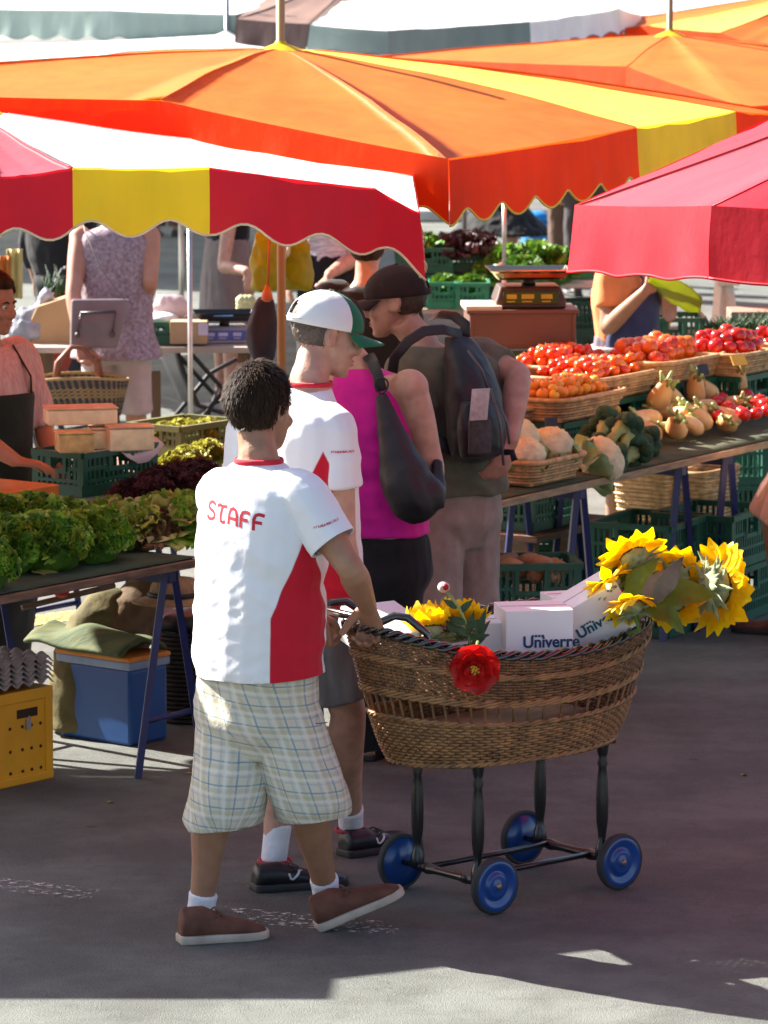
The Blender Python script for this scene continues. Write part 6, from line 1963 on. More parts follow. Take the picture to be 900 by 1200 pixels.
# ------------------------------------------------------------------ people and stalls further back
def simple(label, px, d, H, h, top, bottom, skin=SKIN, hair=HAIR_M, hem=.14, sleeve=.5, cut=1.95, over=None, shoe_m=BLK, hr=(.1, .085), vox=.011, skirt=None, fl=0.0, name='person', hairlow=-.09, bare=False, ladd=.022):
    b = V(((px - 450) / FPX * d, d, 0)); J = pose(b, H, unit(*h))
    if over: J.update(over(J))
    p = thing(name, label, 'person', b)
    link('body', setmat(body_mesh(J, vox), skin), p)
    ax = axes_of(J['hh'], J['pitch']); face_parts(J['head'], ax, J['k'], p, hair)
    hair_mesh(J['head'], ax, J['k'] * 1.03, hair, thick=.016, tuft=500, tl=.016, low=hairlow, seed=int(px), root=p, messy=.25)
    me = shirt_mesh(J, hem, sleeve, .02, .010, (.07, .07), flare=fl, seed=int(px), wr=.008); link('top', setmat(me, top), p)
    if skirt:
        mb = MB(); hp = J['hip']; k = J['k']
        torso(mb, [(hp - UP * skirt[0], skirt[1], skirt[1] * .85, J['h']), (hp - UP * skirt[0] * .5, .20 * k, .16 * k, J['h']), (hp, J['w_hip'][0] * k + .025, J['w_hip'][1] * k + .025, J['h']), (J['waist'], J['w_waist'][0] * k + .02, J['w_waist'][1] * k + .02, J['h'])])
        me = fuse(mb, .012, 3); wrinkle(me, .02, (9, 9, 2), int(px)); link('skirt', setmat(me, bottom), p)
    else:
        me = legs_mesh(J, cut, ladd, .011, hr, int(px), .008); link('trousers' if cut > 1.5 else 'shorts', setmat(me, bottom), p)
    for s in 'LR':
        a = J['an' + s]; shoe(p, V((a.x, a.y, 0)) - J['ft' + s] * .055, J['ft' + s], shoe_m, BLKS, .26, hi=.07)
    return p, J


# woman with the grey handbag, back to us
MAUVE = pm('speckled_mauve_knit', (.20, .13, .15), .9, .6, 55, .3, 70, col2=(.42, .33, .38), detail=6)
PINKBE = cloth('pale_pink_cotton', (.50, .40, .38), .08, .3)


def ovD(J):
    return dict(elL=at(86, 345, 21.05), wrL=at(95, 402, 20.95), elR=at(176, 330, 21.10), wrR=at(164, 372, 21.6), handL=(V((.1, -.1, -1)), V((.6, -.6, 0)), V((0, 1, 0))), curlL=(.9, 1.0, .7), w_hip=(.178, .135), w_waist=(.165, .12), pitch=-.1)


simple('woman seen from behind in speckled mauve dress with a grey handbag', 135, 21.2, 1.73, (.12, 1), MAUVE, PINKBE, SKIN_R, HAIR_M, .27, 0, .92, ovD, hr=(.088, .086), fl=.04, ladd=-.012)
hb_ = thing('handbag', 'structured taupe grey handbag at the hip of the woman in mauve', 'bag', at(113, 405, 20.95))
GREYL = pm('taupe_leather', (.19, .145, .15), .4, .15, 6, .08, 60)
X = unit(.98, .1); c = at(114, 378, 20.95); Z = V((.16, 0, 1)).normalized()
m = MB(); m.loft([[c + X * x * w_ + X.cross(Z) * y * dd + Z * z for x, y in ((-1, -1), (1, -1), (1, 1), (-1, 1))] for z, w_, dd in ((-.125, .115, .05), (0, .132, .045), (.118, .145, .02))]); m.build('body', GREYL, hb_, bevel=.012, smooth=False)
m = MB()
for q in (-1, 1):
    m.tube([c + X * q * .085 - V((0, .055, 0)) + Z * -.05, c + X * q * .085 - V((0, .052, 0)) + Z * .06], .008, 6, flat=.5); m.ball(c + X * q * .085 - V((0, .06, 0)) + Z * -.055, .014, nu=8, nv=6)
m.tube([c + X * -.085 - V((0, .056, 0)) + Z * .055, c + X * .085 - V((0, .056, 0)) + Z * .06], .006, 5); m.build('tabs', pm('dark_taupe_leather', (.07, .05, .055), .4), hb_)
m = MB(); m.tube([c + X * .12 + Z * .11, at(118, 315, 20.90), at(100, 272, 21.00), at(97, 262, 21.15), at(100, 280, 21.35)], .008, 6, flat=.4); m.build('strap', GREYL, hb_)


def striped_basket():
    m, t, b, out = nt('striped_sisal'); N, L = t.nodes, t.links
    au = N.new('ShaderNodeAttribute'); au.attribute_name = 'u'; av = N.new('ShaderNodeAttribute'); av.attribute_name = 'v'
    r = N.new('ShaderNodeValToRGB'); r.color_ramp.interpolation = 'CONSTANT'; L.new(av.outputs['Fac'], r.inputs['Fac'])
    e = r.color_ramp.elements; e[0].position = 0; e[0].color = (0, 0, 0, 1); e[1].position = .46; e[1].color = (.5, .5, .5, 1)
    for p_, v in ((.74, (0, 0, 0, 1)), (.93, (1, 1, 1, 1))):
        q = e.new(p_); q.color = v
    st_ = math_node(t, 'GREATER_THAN', math_node(t, 'FRACT', math_node(t, 'ADD', au.outputs['Fac'], math_node(t, 'MULTIPLY', av.outputs['Fac'], 1.5))), .42)
    blk = math_node(t, 'GREATER_THAN', math_node(t, 'FRACT', math_node(t, 'MULTIPLY', av.outputs['Fac'], 12)), .5)
    mid = math_node(t, 'MULTIPLY', math_node(t, 'GREATER_THAN', r.outputs[0], .3), .8)
    f = math_node(t, 'MAXIMUM', math_node(t, 'MULTIPLY', mid, math_node(t, 'ABSOLUTE', math_node(t, 'SUBTRACT', st_, blk))), math_node(t, 'MULTIPLY', math_node(t, 'SUBTRACT', 1, st_), .35))
    f = math_node(t, 'MAXIMUM', f, math_node(t, 'GREATER_THAN', r.outputs[0], .8))
    mx = N.new('ShaderNodeMixRGB'); L.new(f, mx.inputs[0]); mx.inputs[1].default_value = (.035, .038, .045, 1); mx.inputs[2].default_value = (.42, .27, .10, 1)
    L.new(mx.outputs[0], b.inputs['Base Color']); b.inputs['Roughness'].default_value = .8
    return m


bs = thing('shopping_basket', 'boat shaped basket with black and straw stripes held by the woman in mauve', 'basket', at(93, 487, 20.90))
m = MB(); g = []; U = []; W_ = []
cb_ = at(93, 487, 20.90)
for i in range(17):
    v = i / 16; row = []
    for j in range(97):
        a = 2 * PI * j / 96; cx2 = math.cos(a)
        p = cb_ + X * cx2 * (.20 + .045 * v) + V((-.1, 1, 0)) * math.sin(a) * (.07 + .07 * math.sin(v * 1.6)) + UP * (v * .205 - .02 * v * cx2 * cx2 + .0022 * math.sin(a * 62) * 0)
        n_ = (p - cb_); n_.z = 0; p = p + n_.normalized() * .004 * math.sin(a * 44 + i * PI)
        row.append(p); U.append(a * 44 / (2 * PI) * 1.0); W_.append(v)
    g.append(row)
m.sheet(g)
me = m.mesh('weave', striped_basket()); set_attr(me, 'u', U); set_attr(me, 'v', W_); link('weave', me, bs, solid=.008)
for yy in (-.1, .1):
    m = MB(); m.tube([cb_ + X * -.11 + V((0, yy, .19)), cb_ + X * -.10 + V((0, yy, .27)), cb_ + X * -.03 + V((0, yy * .6, .345)), cb_ + X * .03 + V((0, yy * .6, .34)), cb_ + X * .09 + V((0, yy, .26)), cb_ + X * .10 + V((0, yy, .19))], .013, 8); m.build('handle', pm('brown_leather', (.22, .075, .04), .5), bs)

# vendor behind the lettuces
STRIPE = pm('pink_striped_shirt', (.46, .26, .25), .8, .3, 3, .2, 20, stretch=(30, 30, .5), col2=(.62, .44, .42))
APR_G = cloth('dark_green_apron', (.014, .022, .016), .2, .3)


def ovE(J):
    return dict(elR=at(-22, 515, 15.55), wrR=at(20, 541, 15.5), elL=at(50, 500, 16.0), wrL=at(66, 548, 15.8), hh=unit(.86, -.5), pitch=-.12, handR=(V((1, -.1, -.1)), V((0, 0, -1)), V((0, 1, 0))))


pE, JE = simple('vendor with brown hair in pink shirt and dark apron at the lettuce table', -14, 15.9, 1.63, (.74, -.67), STRIPE, pm('dark_trousers', (.03, .03, .035), .8), SKIN_T, HAIR_B, .12, 1.0, 1.95, ovE, vox=.008)


def apron(J, root, mat, bib=.0, low=.75, ang=1.5, off=.032, tie=None):
    k = J['k']; secs = [(J['hip'] - UP * low * k * .6, .21 * k, .17 * k, J['h']), (J['hip'], J['w_hip'][0] * k + off, J['w_hip'][1] * k + off, J['h']), (J['waist'], J['w_waist'][0] * k + off, J['w_waist'][1] * k + off, J['h']), (J['chest'] + UP * bib, J['w_chest'][0] * k + off, J['w_chest'][1] * k + off, J['hc'])]
    rows = spline([(p.x, p.y, p.z, a, b, h.x, h.y) for p, a, b, h in secs], 6); m = MB(); g = []
    nrow = len(rows)
    for i, r_ in enumerate(rows):
        t = i / (nrow - 1); A = ang if t < .66 else ang * (1 - .55 * (t - .66) / .34)
        h = V((r_[5], r_[6], 0)).normalized(); rr = rightof(h); row = []
        for j in range(21):
            a = (j / 20 - .5) * 2 * A
            row.append(V(r_[:3]) + h * math.cos(a) * r_[4] + rr * math.sin(a) * r_[3])
        g.append(row)
    m.sheet(g); o = m.build('apron', mat, root, solid=.004)
    s = MB()
    top = g[-1]
    for e, q in ((top[2], -1), (top[-3], 1)):
        s.tube([e, e.lerp(J['sho'] + J['hc'] * .11 * k + rightof(J['hc']) * q * .09 * k, .5) + J['hc'] * .02, J['sho'] + rightof(J['hc']) * q * .09 * k + UP * .05 + J['hc'] * .05], .011, 6, flat=.4)
    s.build('apron_strap', mat, o)
    return o


apron(JE, pE, APR_G)
# vendor in the blue dress at the right table
DENIM = cloth('dark_blue_dress', (.05, .055, .13), .2, .3); ORT = cloth('salmon_tshirt', (.72, .24, .08), .1, .25); SLATEA = pm('striped_blue_apron', (.07, .07, .13), .85, .3, 3, .2, 20, stretch=(30, 30, .5), col2=(.26, .16, .16))


def ovF(J):
    return dict(shR=at(716, 322, 19.86), elR=at(712, 384, 19.8), wrR=at(757, 340, 19.6), elL=at(775, 360, 20.2), wrL=at(782, 338, 19.8), handR=(V((.8, .1, .5)), V((.4, .8, .3)), V((0, 0, 1))), w_chest=(.17, .135), w_waist=(.155, .12))


pF, JF = simple('market woman in salmon T-shirt and dark blue apron dress behind the tomatoes', 733, 20.0, 1.66, (.9, -.42), ORT, SLATEA, SKIN_T, HAIR_M, .12, .62, 1, ovF, skirt=(.55, .24), vox=.009)
apron(JF, pF, DENIM, .04, .8, 1.75, .034)
m = MB(); m.tube([p for p in sec(JF['waist'] - UP * .06, .185, .15, JF['h'], 28)], .008, 6, flat=1.6, closed=True); m.build('waist_tie', pm('pale_tape', (.5, .42, .4), .8), pF)
m = MB(); g = []
for i in range(14):
    row = []
    for j in range(10):
        t = i / 13; s = j / 9 - .5; p = at(760 + 62 * t, 326 + 26 * t * t, 19.55) + V((0, .1 * s, -.10 * (s + .3) * (.3 + math.sin(t * 2.6)))) + UP * .012 * noise.noise(V((t * 6, s * 6, 2)))
        row.append(p)
    g.append(row)
m.sheet(g); tag(m.build('plastic_bag', pm('translucent_green_film', (.34, .40, .06), .25, .3, 10, .4, 30, transl=.5, tcol=(.5, .55, .05)), solid=.002), 'crumpled yellow green plastic bag in the hands of the woman in blue', 'bag')
# others
BLKT = cloth('black_top', (.012, .012, .014)); GREYS = cloth('grey_brown_skirt', (.22, .18, .17)); FLOR = pm('pale_striped_top', (.35, .33, .38), .8, .6, 20, .2, 20, stretch=(1, 1, 4), col2=(.75, .68, .68)); BRN = cloth('brown_trousers', (.12, .07, .05)); SANDP = cloth('sand_pink_shorts', (.48, .31, .25)); WHT = cloth('white_tunic', (.75, .74, .72))
simple('woman in black top and grey skirt bending over a stall behind the scale', 266, 26, 1.7, (.85, .3), BLKT, GREYS, SKIN, HAIR_B, .1, .3, .8, lambda J: dict(elR=at(262, 312, 25.7), wrR=at(290, 318, 25.5)), skirt=(.45, .2), vox=.013)
simple('shopper in a pale striped top behind the green plastic bags', 388, 24.5, 1.84, (-.4, .9), FLOR, BLKT, SKIN, HAIR_M, .12, .35, 1.95, lambda J: dict(elR=at(410, 305, 24.4), wrR=at(385, 322, 24.0)), vox=.013)
simple('dark haired shopper in black top between the two men in caps', 430, 18.6, 1.64, (.1, 1), BLKT, GREYS, SKIN, HAIR_B, .25, .5, .9, skirt=(.4, .2), vox=.012)
simple('pedestrian in a long flared black dress on the sunlit pavement', 588, 36, 1.68, (.2, 1), BLKT, BLKT, SKIN, HAIR_M, .1, .5, 1, skirt=(.52, .44), vox=.016)
simple('pedestrian in brown trousers beside the blue bin', 668, 35, 1.76, (.3, 1), pm('pale_blue_shirt', (.4, .5, .62), .8), BRN, SKIN, HAIR_B, .14, .5, 1.95, vox=.016)
simple('pedestrian in dark grey trousers just right of the brown trousers', 688, 34.2, 1.74, (-.3, 1), WHT, pm('dark_grey_trousers', (.05, .045, .05), .85), SKIN, HAIR_B, .14, .5, 1.95, vox=.016)
simple('shopper in sand coloured shorts cut by the right picture edge', 966, 17.45, 1.75, (-.9, .25), WHT, SANDP, SKIN_T, HAIR_M, .14, .5, 1.02, lambda J: dict(knR=J['knR'] + V((-.19, -.02, 0)), anR=J['anR'] + V((-.20, 0, 0)), knL=J['knL'] + V((-.1, 0, 0))), shoe_m=BRSU, hr=(.115, .12), vox=.010)
simple('person in black sitting low behind the pushchair at the left edge', 72, 25.5, 1.62, (.5, .8), BLKT, pm('dark_trousers2', (.02, .02, .022), .8), SKIN, HAIR_B, .14, 1.6, 1.95, lambda J: dict(w_chest=(.22, .16), w_sho=(.2, .12), w_waist=(.22, .16)), vox=.013)
simple('shopper in red top far behind the woman in mauve', 196, 41, 1.7, (.2, 1), pm('dark_red_top', (.25, .03, .03), .8), BRN, SKIN, HAIR_B, .14, .5, 1.95, vox=.018)

# ------------------------------------------------------------------ back left stall
GREYT = pm('grey_table_top', (.40, .33, .26), .7, .15, 8, .1, 40); OLDW = pm('old_wood', (.14, .085, .045), .8, .35, 8, .3, 40, stretch=(1, 1, .2))


def plain_table(label, x0, x1, py, d, depth, z, topm, legm, thick=.03, back=V((0, 1, 0))):
    a, b = at(x0, py, d), at(x1, py, d); al = (b - a); al.z = 0; L = al.length; al.normalize(); bk = V((-al.y, al.x, 0))
    root = thing('market_table', label, 'table', V((a.x, a.y, 0))); zz = a.z
    m = MB(); m.box((a + b) / 2 + bk * depth / 2 - UP * thick / 2, (L, depth, thick), al); m.build('table_top', topm, root, smooth=False, bevel=.003)
    for s in (.06, .94):
        for t in (.08, .92):
            p = a + al * L * s + bk * depth * t; l = MB(); l.box(V((p.x, p.y, (zz - thick) / 2)), (.045, .045, zz - thick), al); l.build('leg', legm, root, smooth=False)
    return root, zz


plain_table('grey topped stall table holding paper bag, box and scale at the left', 28, 300, 407, 21.6, .75, .75, GREYT, OLDW)
zt = at(100, 407, 21.6).z
m = MB(); p = at(86, 403, 21.9); PB_ = pm('brown_paper', (.42, .26, .12), .75, .12, 5, .2, 12)
m.loft([[p + V((x * w_ + sh, y * .09, z)) for x, y in ((-1, -1), (1, -1), (1, 1), (-1, 1))] for z, w_, sh in ((0, .21, .0), (.10, .215, -.01), (.20, .20, .02), (.262, .10, .11))]); tag(m.build('paper_bag', PB_, bevel=.01, smooth=False), 'big folded brown paper bag on the grey stall table', 'paper bag')
m = MB(); m.ball(at(36, 385, 21.9), (.13, .1, .11), fn=lambda u: 1 + .2 * noise.noise(u * 4)); m.tube([at(45, 368, 21.9), at(52, 350, 21.9), at(60, 345, 21.9)], [.03, .03, .05], 8); me = fuse(m, .012, 2); wrinkle(me, .02, (14, 14, 14), 1)
tag(link('plastic_bag', setmat(me, pm('grey_film', (.36, .36, .40), .25, .3, 12, .4, 25, transl=.2))), 'knotted grey plastic bag left of the paper bag', 'bag')
crate('small green crate with white papers right of the woman in mauve', V((at(190, 405, 21.85).x, 21.85, zt + .002)), 0, (.2, .3, .12), G_CRATE)
m = MB(); m.box(at(222, 388, 21.75), (.19, .2, .115)); m.build('x', CARD, bevel=.003, smooth=False); o = bpy.data.objects['x']; o.name = 'cardboard_box'; tag(o, 'small light cardboard box beside the kitchen scale', 'box')
m = MB(); m.box(at(238, 386, 21.645), (.05, .002, .06)); m.build('label', pm('pale_label', (.55, .5, .62), .7), None, smooth=False).parent = o
for ch in [c for c in S.objects if c.parent == o]: ch.matrix_parent_inverse = Matrix.Identity(4)
m = MB(); m.ball(at(190, 372, 21.85), (.09, .1, .03), fn=lambda u: 1 + .2 * noise.noise(u * 5)); me = fuse(m, .012, 1); tag(link('paper_bundle', setmat(me, WHT)), 'crumpled white paper in the small green crate', 'paper')
m = MB(); m.ball(at(200, 360, 21.9), (.10, .06, .06), fn=lambda u: 1 + .4 * noise.noise(u * 3)); me = fuse(m, .012, 1); wrinkle(me, .02, (15, 15, 15), 2); tag(link('plastic_bag', setmat(me, pm('clear_pink_film', (.6, .48, .48), .2, .2, 12, .3, 25, transl=.4))), 'crumpled clear plastic bag on the small green crate', 'bag')
SCG = pm('scale_grey', (.40, .39, .42), .4); DKP = pm('dark_plastic', (.02, .02, .024), .35)


def scale(label, p, w_, yaw, body, pan, disp, digits):
    root = thing('weighing_scale', label, 'scale', p, 0); X = V((math.cos(yaw), math.sin(yaw), 0)); Y = V((-X.y, X.x, 0))
    m = MB(); dz = w_ * .30
    m.loft([[p + X * x * w_ / 2 * a + Y * (y * w_ * .42 * b - off) + UP * z for x, y in ((-1, -1), (1, -1), (1, 1), (-1, 1))] for z, a, b, off in ((0, 1, 1, 0), (dz * .35, 1.0, 1.0, 0), (dz, .86, .8, -.02))]); m.build('body', body, root, smooth=False, bevel=.008)
    m = MB(); m.lathe([(w_ * .1, 0), (w_ * .1, .03)], p + UP * dz, n=12); m.build('post', DKP, root)
    m = MB(); z0 = dz + .03; rr = [[p + X * x * w_ / 2 * a + Y * y * w_ * .40 * a + UP * z for x, y in ((-1, -1), (1, -1), (1, 1), (-1, 1))] for z, a in ((z0, .9), (z0 + .012, 1.0), (z0 + .045, 1.16), (z0 + .048, 1.2), (z0 + .040, 1.16), (z0 + .016, .98))]
    m.loft(rr); m.build('pan', pan, root, smooth=False, bevel=.008)
    n_ = (-Y * 1.0 + UP * .25).normalized(); u_ = (UP + Y * .25).normalized(); c = p - Y * (w_ * .42 - .004) + UP * dz * .5
    m = MB(); m.box(c - Y * .002, (w_ * .8, .012, dz * .62), X, None, u_); d_ = m.build('display', disp, root, smooth=False, bevel=.003)
    m = MB()
    for i, (x, w2) in enumerate(((-.28, .14), (-.05, .18), (.22, .16))):
        m.box(c + X * x * w_ - Y * .010 + u_ * .006, (w2 * w_, .002, dz * .22), X, None, u_); m.box(c + X * (x - .01) * w_ - Y * .010 - u_ * dz * .17, (w2 * w_ * .8, .002, dz * .06), X, None, u_)
    m.build('readout', digits, d_, smooth=False)
    return root


scale('grey kitchen scale with a flat tray on the far left table', V((at(262, 392, 21.8).x, 21.9, zt + .002)), .27, .1, SCG, DKP, pm('blue_label', (.08, .10, .35), .5), pm('pale_print', (.5, .5, .6), .6))
m = MB(); m.box(at(262, 374, 21.8) + UP * .02, (.1, .08, .006)); tag(m.build('booklet', pm('blue_card', (.10, .25, .45), .5), smooth=False), 'blue card lying on the tray of the grey scale', 'card')
m = MB()
for i in range(9): m.ball(at(283 + (i % 3) * 5, 352 + (i // 3) * 5, 22.2), .03, nu=10, nv=8, fn=lambda u: 1 + .15 * noise.noise(u * 5))
tag(m.build('vegetable_pile', pm('pale_leaf', (.42, .42, .2), .6, .3, 20)), 'small pale heap of vegetables on the grey scale', 'vegetables')
for i, (x, w_) in enumerate(((128, .1), (160, .07), (182, .05))):
    m = MB(); p = at(x, 470, 21.7); m.box(V((p.x, 21.75, .34)), (w_, .04, .66)); tag(m.build('board', OLDW, smooth=False, bevel=.004), ('widest upright board under the grey stall table', 'middle upright board under the grey stall table', 'narrowest upright board under the grey stall table')[i], 'board')


def pushchair(label, px, d, yaw, scale_=1, seat=DKP):
    p = V(((px - 450) / FPX * d, d, 0)); X = V((math.cos(yaw), math.sin(yaw), 0)); Y = V((-X.y, X.x, 0)); root = thing('pushchair', label, 'pushchair', p)
    P = lambda x, y, z: p + (X * x + Y * y + UP * z) * scale_
    m = MB()
    for s in (-.22, .22):
        m.tube([P(-.40, s, 1.0), P(-.30, s, .85), P(.35, s, .12)], .013, 6); m.tube([P(-.32, s, .12), P(.05, s, .55), P(.2, s, .62)], .013, 6); m.tube([P(-.32, s, .14), P(.35, s, .14)], .010, 6)
    m.tube([P(-.40, -.22, 1.0), P(-.41, .22, 1.0)], .016, 6); m.tube([P(-.32, -.22, .13), P(-.32, .22, .13)], .01, 6); m.tube([P(.35, -.22, .13), P(.35, .22, .13)], .01, 6)
    m.tube([P(-.1, -.22, .3), P(.1, .22, .5)], .008, 6); m.tube([P(-.1, .22, .3), P(.1, -.22, .5)], .008, 6); m.build('frame', BLKS, root)
    m = MB(); m.sheet([[P(x, y, z) for y in (-.2, -.1, 0, .1, .2)] for x, z in ((-.28, .86), (-.2, .6), (-.12, .42), (.0, .38), (.22, .40), (.26, .25))]); m.build('seat', seat, root, solid=.02)
    for x, s in ((-.32, -.25), (-.32, .25), (.35, -.25), (.35, .25)):
        m = MB(); o_ = P(x, s, .11); m.tube([o_ + (X * math.cos(a) + UP * math.sin(a)) * .095 * scale_ for a in [i * PI / 12 for i in range(24)]], .016, 8, closed=True)
        w_ = m.build('wheel', BLKS, root); m = MB()
        for i in range(5): a = i * PI / 5; m.tube([o_ + (X * math.cos(a) + UP * math.sin(a)) * .09 * scale_, o_ - (X * math.cos(a) + UP * math.sin(a)) * .09 * scale_], .005, 5)
        m.build('spokes', SCG, w_)
    return root


pushchair('black folding pushchair under the grey scale', 247, 22.6, .3)
pushchair('dark pushchair with red seat at the left edge', 30, 24.0, 2.6, 1.05, pm('red_seat', (.4, .04, .02), .7))
m = MB(); m.tube([at(222, 250, 20.6), V((at(222, 250, 20.6).x, 20.6, .0))], .012, 8); tag(m.build('steel_pole', STEEL), 'slim steel pole standing between the woman in mauve and the scale', 'pole')
m = MB(); m.tube([at(212, 250, 30.6), V((at(212, 250, 30.6).x, 30.6, .0))], .018, 8); tag(m.build('steel_pole', STEEL), 'pale steel pole far behind on the sunlit road', 'pole')
# leeks
m = MB(); rnd = random.Random(8)
for i in range(22):
    p = at(68 + rnd.uniform(-14, 14), 362, 22.3 + rnd.uniform(-.08, .08)); d_ = V((rnd.uniform(-.25, .35), rnd.uniform(-.2, .2), 1)); m.tube([p, p + d_ * .1, p + d_ * rnd.uniform(.16, .24) + V((rnd.uniform(-.05, .05), 0, 0))], [.012, .016, .003], 5, flat=.4)
tag(m.build('leek_bundle', LEAF_DK), 'upright bundle of dark green leeks behind the paper bag', 'vegetables')
crate('green crate under the leeks', V((at(60, 372, 22.3).x, 22.35, zt + .002)), 0, (.36, .26, .12), G_CRATE)
for i, (x0, y0, x1, y1, mt, lab) in enumerate(((-6, 300, 14, 345, pm('orange_cloth', (.55, .16, .02), .8), 'orange cloth hanging at the very left edge'), (8, 292, 26, 350, pm('straw_yellow_cloth', (.6, .48, .18), .8), 'straw yellow cloth hanging beside the orange one'))):
    m = MB(); m.sheet([[at(x0 + (x1 - x0) * j / 8, y0 + (y1 - y0) * i_ / 8, 23.2) + V((0, .03 * math.sin(j * 1.6), 0)) for j in range(9)] for i_ in range(9)]); tag(m.build('cloth', mt, solid=.004), lab, 'cloth')
# hanging plastic bags on the orange umbrella's rib
GY = pm('yellow_green_film', (.30, .34, .02), .3, .35, 8, .5, 22, transl=.5, tcol=(.5, .52, .03))
for i, (x0, x1, y0, y1, d_, lab) in enumerate(((292, 331, 262, 340, 17.6, 'hanging yellow green plastic bag left of the brown pole'), (331, 366, 268, 338, 17.7, 'hanging yellow green plastic bag right of the brown pole'))):
    m = MB()
    limb(m, [at((x0 + x1) / 2, y0, d_), at((x0 + x1) / 2, y0 + 22, d_), at((x0 + x1) / 2, y0 + 50, d_), at((x0 + x1) / 2, y1, d_)], [.012, .05, .063, .058], 16); me = fuse(m, .009, 2); wrinkle(me, .02, (16, 6, 9), i + 3)
    tag(link('plastic_bag', setmat(me, GY)), lab, 'bag')
m = MB(); m.tube([at(316, 262, 17.2), at(314, 340, 17.2)], .006, 6); m.lathe([(.005, .04), (.022, .0), (.024, -.02), (.010, -.03)], at(313, 345, 17.2), n=14); tag(m.build('hanging_strap', pm('orange_strap', (.50, .13, .04), .6)), 'orange strap with a knob hanging in front of the plastic bags', 'strap')
m = MB(); limb(m, [at(312, 350, 17.5), at(308, 375, 17.5), at(306, 400, 17.5), at(308, 425, 17.5)], [.03, .055, .06, .05], 14); me = fuse(m, .01, 2); wrinkle(me, .015, (14, 14, 5), 9); tag(link('cloth_bag', setmat(me, pm('navy_cloth', (.012, .014, .03), .8))), 'dark navy cloth bag hanging under the orange strap', 'bag')

# ------------------------------------------------------------------ behind the right table
d = 18.8; bx_ = V((.60, 18.85, 0)); yawb = .06
for i in range(5):
    crate(('lowest', 'second', 'middle', 'fourth', 'topmost')[i] + ' dark green crate of the stack under the brown box', V((bx_.x, bx_.y, .002 + i * .215)), yawb, (.50, .36, .213), G_CRATE, 'crates stacked under the brown box')
BRB = pm('brown_box_plastic', (.13, .065, .045), .5, .1, 5, .04, 40)
bb_ = thing('storage_box', 'brown plastic storage box under the orange lit scale', 'box', bx_ + UP * 1.08); X = V((math.cos(yawb), math.sin(yawb), 0)); Y = V((-X.y, X.x, 0))
c = bx_ + UP * (1.08 + .085)
m = MB(); m.box(c, (.47, .33, .165), X); m.build('body', BRB, bb_, smooth=False, bevel=.006)
m = MB(); m.box(c + UP * .082, (.495, .355, .016), X); m.box(c - UP * .074, (.485, .345, .012), X)
for q in (-.225, .225): m.box(c + X * q - Y * .168, (.016, .006, .14), X)
m.build('rim', BRB, bb_, smooth=False, bevel=.003)
m = MB(); m.box(bx_ + V((-.17, -.02, 1.262)), (.16, .3, .02), X); tag(m.build('paper_stack', pm('cream_paper', (.62, .58, .5), .7), smooth=False, bevel=.002), 'stack of cream papers at the left of the orange lit scale', 'papers')
SCB = pm('dark_brown_scale', (.06, .035, .025), .35)
scale('shop scale with orange lit tray and dark display on the brown box', bx_ + V((.04, 0, 1.258)), .31, yawb, SCB, pm('polished_tray', (.62, .46, .30), .16, .05, 5, metal=1), pm('dark_display', (.010, .012, .008), .2), pm('yellow_digits', (.42, .34, .02), .5))

# middle background stall with salad crates
r_, z2 = plain_table('long stall table of salad crates in the middle distance', 462, 650, 362, 25.0, 1.3, .75, GREYT, STEEL)
al = V((1, 0, 0))
L2 = [lettuce([LEAFS[6], LEAFS[0], LEAFS[6]], .17, .15, 8, .012, 31, 4), lettuce([LEAFS[2], LEAFS[2]], .17, .14, 18, .024, 32, 6)]
for o in L2: PR[id(o)] = Proto(o)
x_at = lambda px, dd: (px - 450) / FPX * dd
for i, (px, dd, zz, lab) in enumerate(((486, 25.3, 0, 'green crate furthest left on the middle stall table'), (520, 25.15, 0, 'green crate of pale salad in front on the middle stall table'), (553, 25.1, 0, 'green crate right beside the crate of pale salad'), (497, 25.7, .16, 'raised green crate at the back of the middle stall'), (545, 25.8, .16, 'raised green crate of dark red salad'), (610, 25.9, .05, 'green crate of big lettuces left of the white table'))):
    p = V((x_at(px, dd), dd, z2 + .002 + zz)); crate(lab, p, 0, (.19 if i in (1, 2) else .34, .3, .155), G_CRATE2 if i in (1, 2) else G_CRATE)
    if zz > .1: crate('green crate hidden under the ' + lab.replace('green crate ', 'one '), V((p.x, p.y, z2 + .002)), 0, (.34, .3, .155), G_CRATE)
for i, (px, dd, zz, kk, s) in enumerate(((520, 25.15, .1, 0, .55), (553, 25.1, .1, 0, .55), (497, 25.7, .26, 0, .8), (540, 25.7, .26, 1, .9), (555, 25.8, .26, 1, .9), (598, 25.7, .12, 0, 1.2), (628, 25.8, .15, 0, 1.1), (612, 25.5, .10, 0, 1.0), (648, 26.0, .08, 0, 1.2), (580, 25.6, .1, 0, .9))):
    o = PR[id(L2[kk])].put(V((x_at(px, dd), dd, z2 + zz)), i * 1.9, ('green leafy lettuce on the middle distance stall', 'dark red lettuce on the middle distance stall')[kk], ('green lettuces on the middle stall', 'dark red lettuces on the middle stall')[kk], s); o['category'] = 'lettuce'
plain_table('white topped table behind the market woman at right', 640, 720, 332, 26.0, .9, .75, pm('white_table_top', (.72, .66, .58), .6), STEEL)
zw = at(660, 332, 26).z
crate('bright green crate on the white topped table', V((x_at(676, 26.4), 26.4, zw + .002)), .05, (.22, .3, .14), G_CRATE2)
for i in range(3): crate(('lowest', 'middle', 'top')[i] + ' green crate of the stack under the white topped table', V((x_at(668, 26.5), 26.5, .002 + i * .21)), 0, (.40, .3, .208), G_CRATE, 'crates under the white topped table')
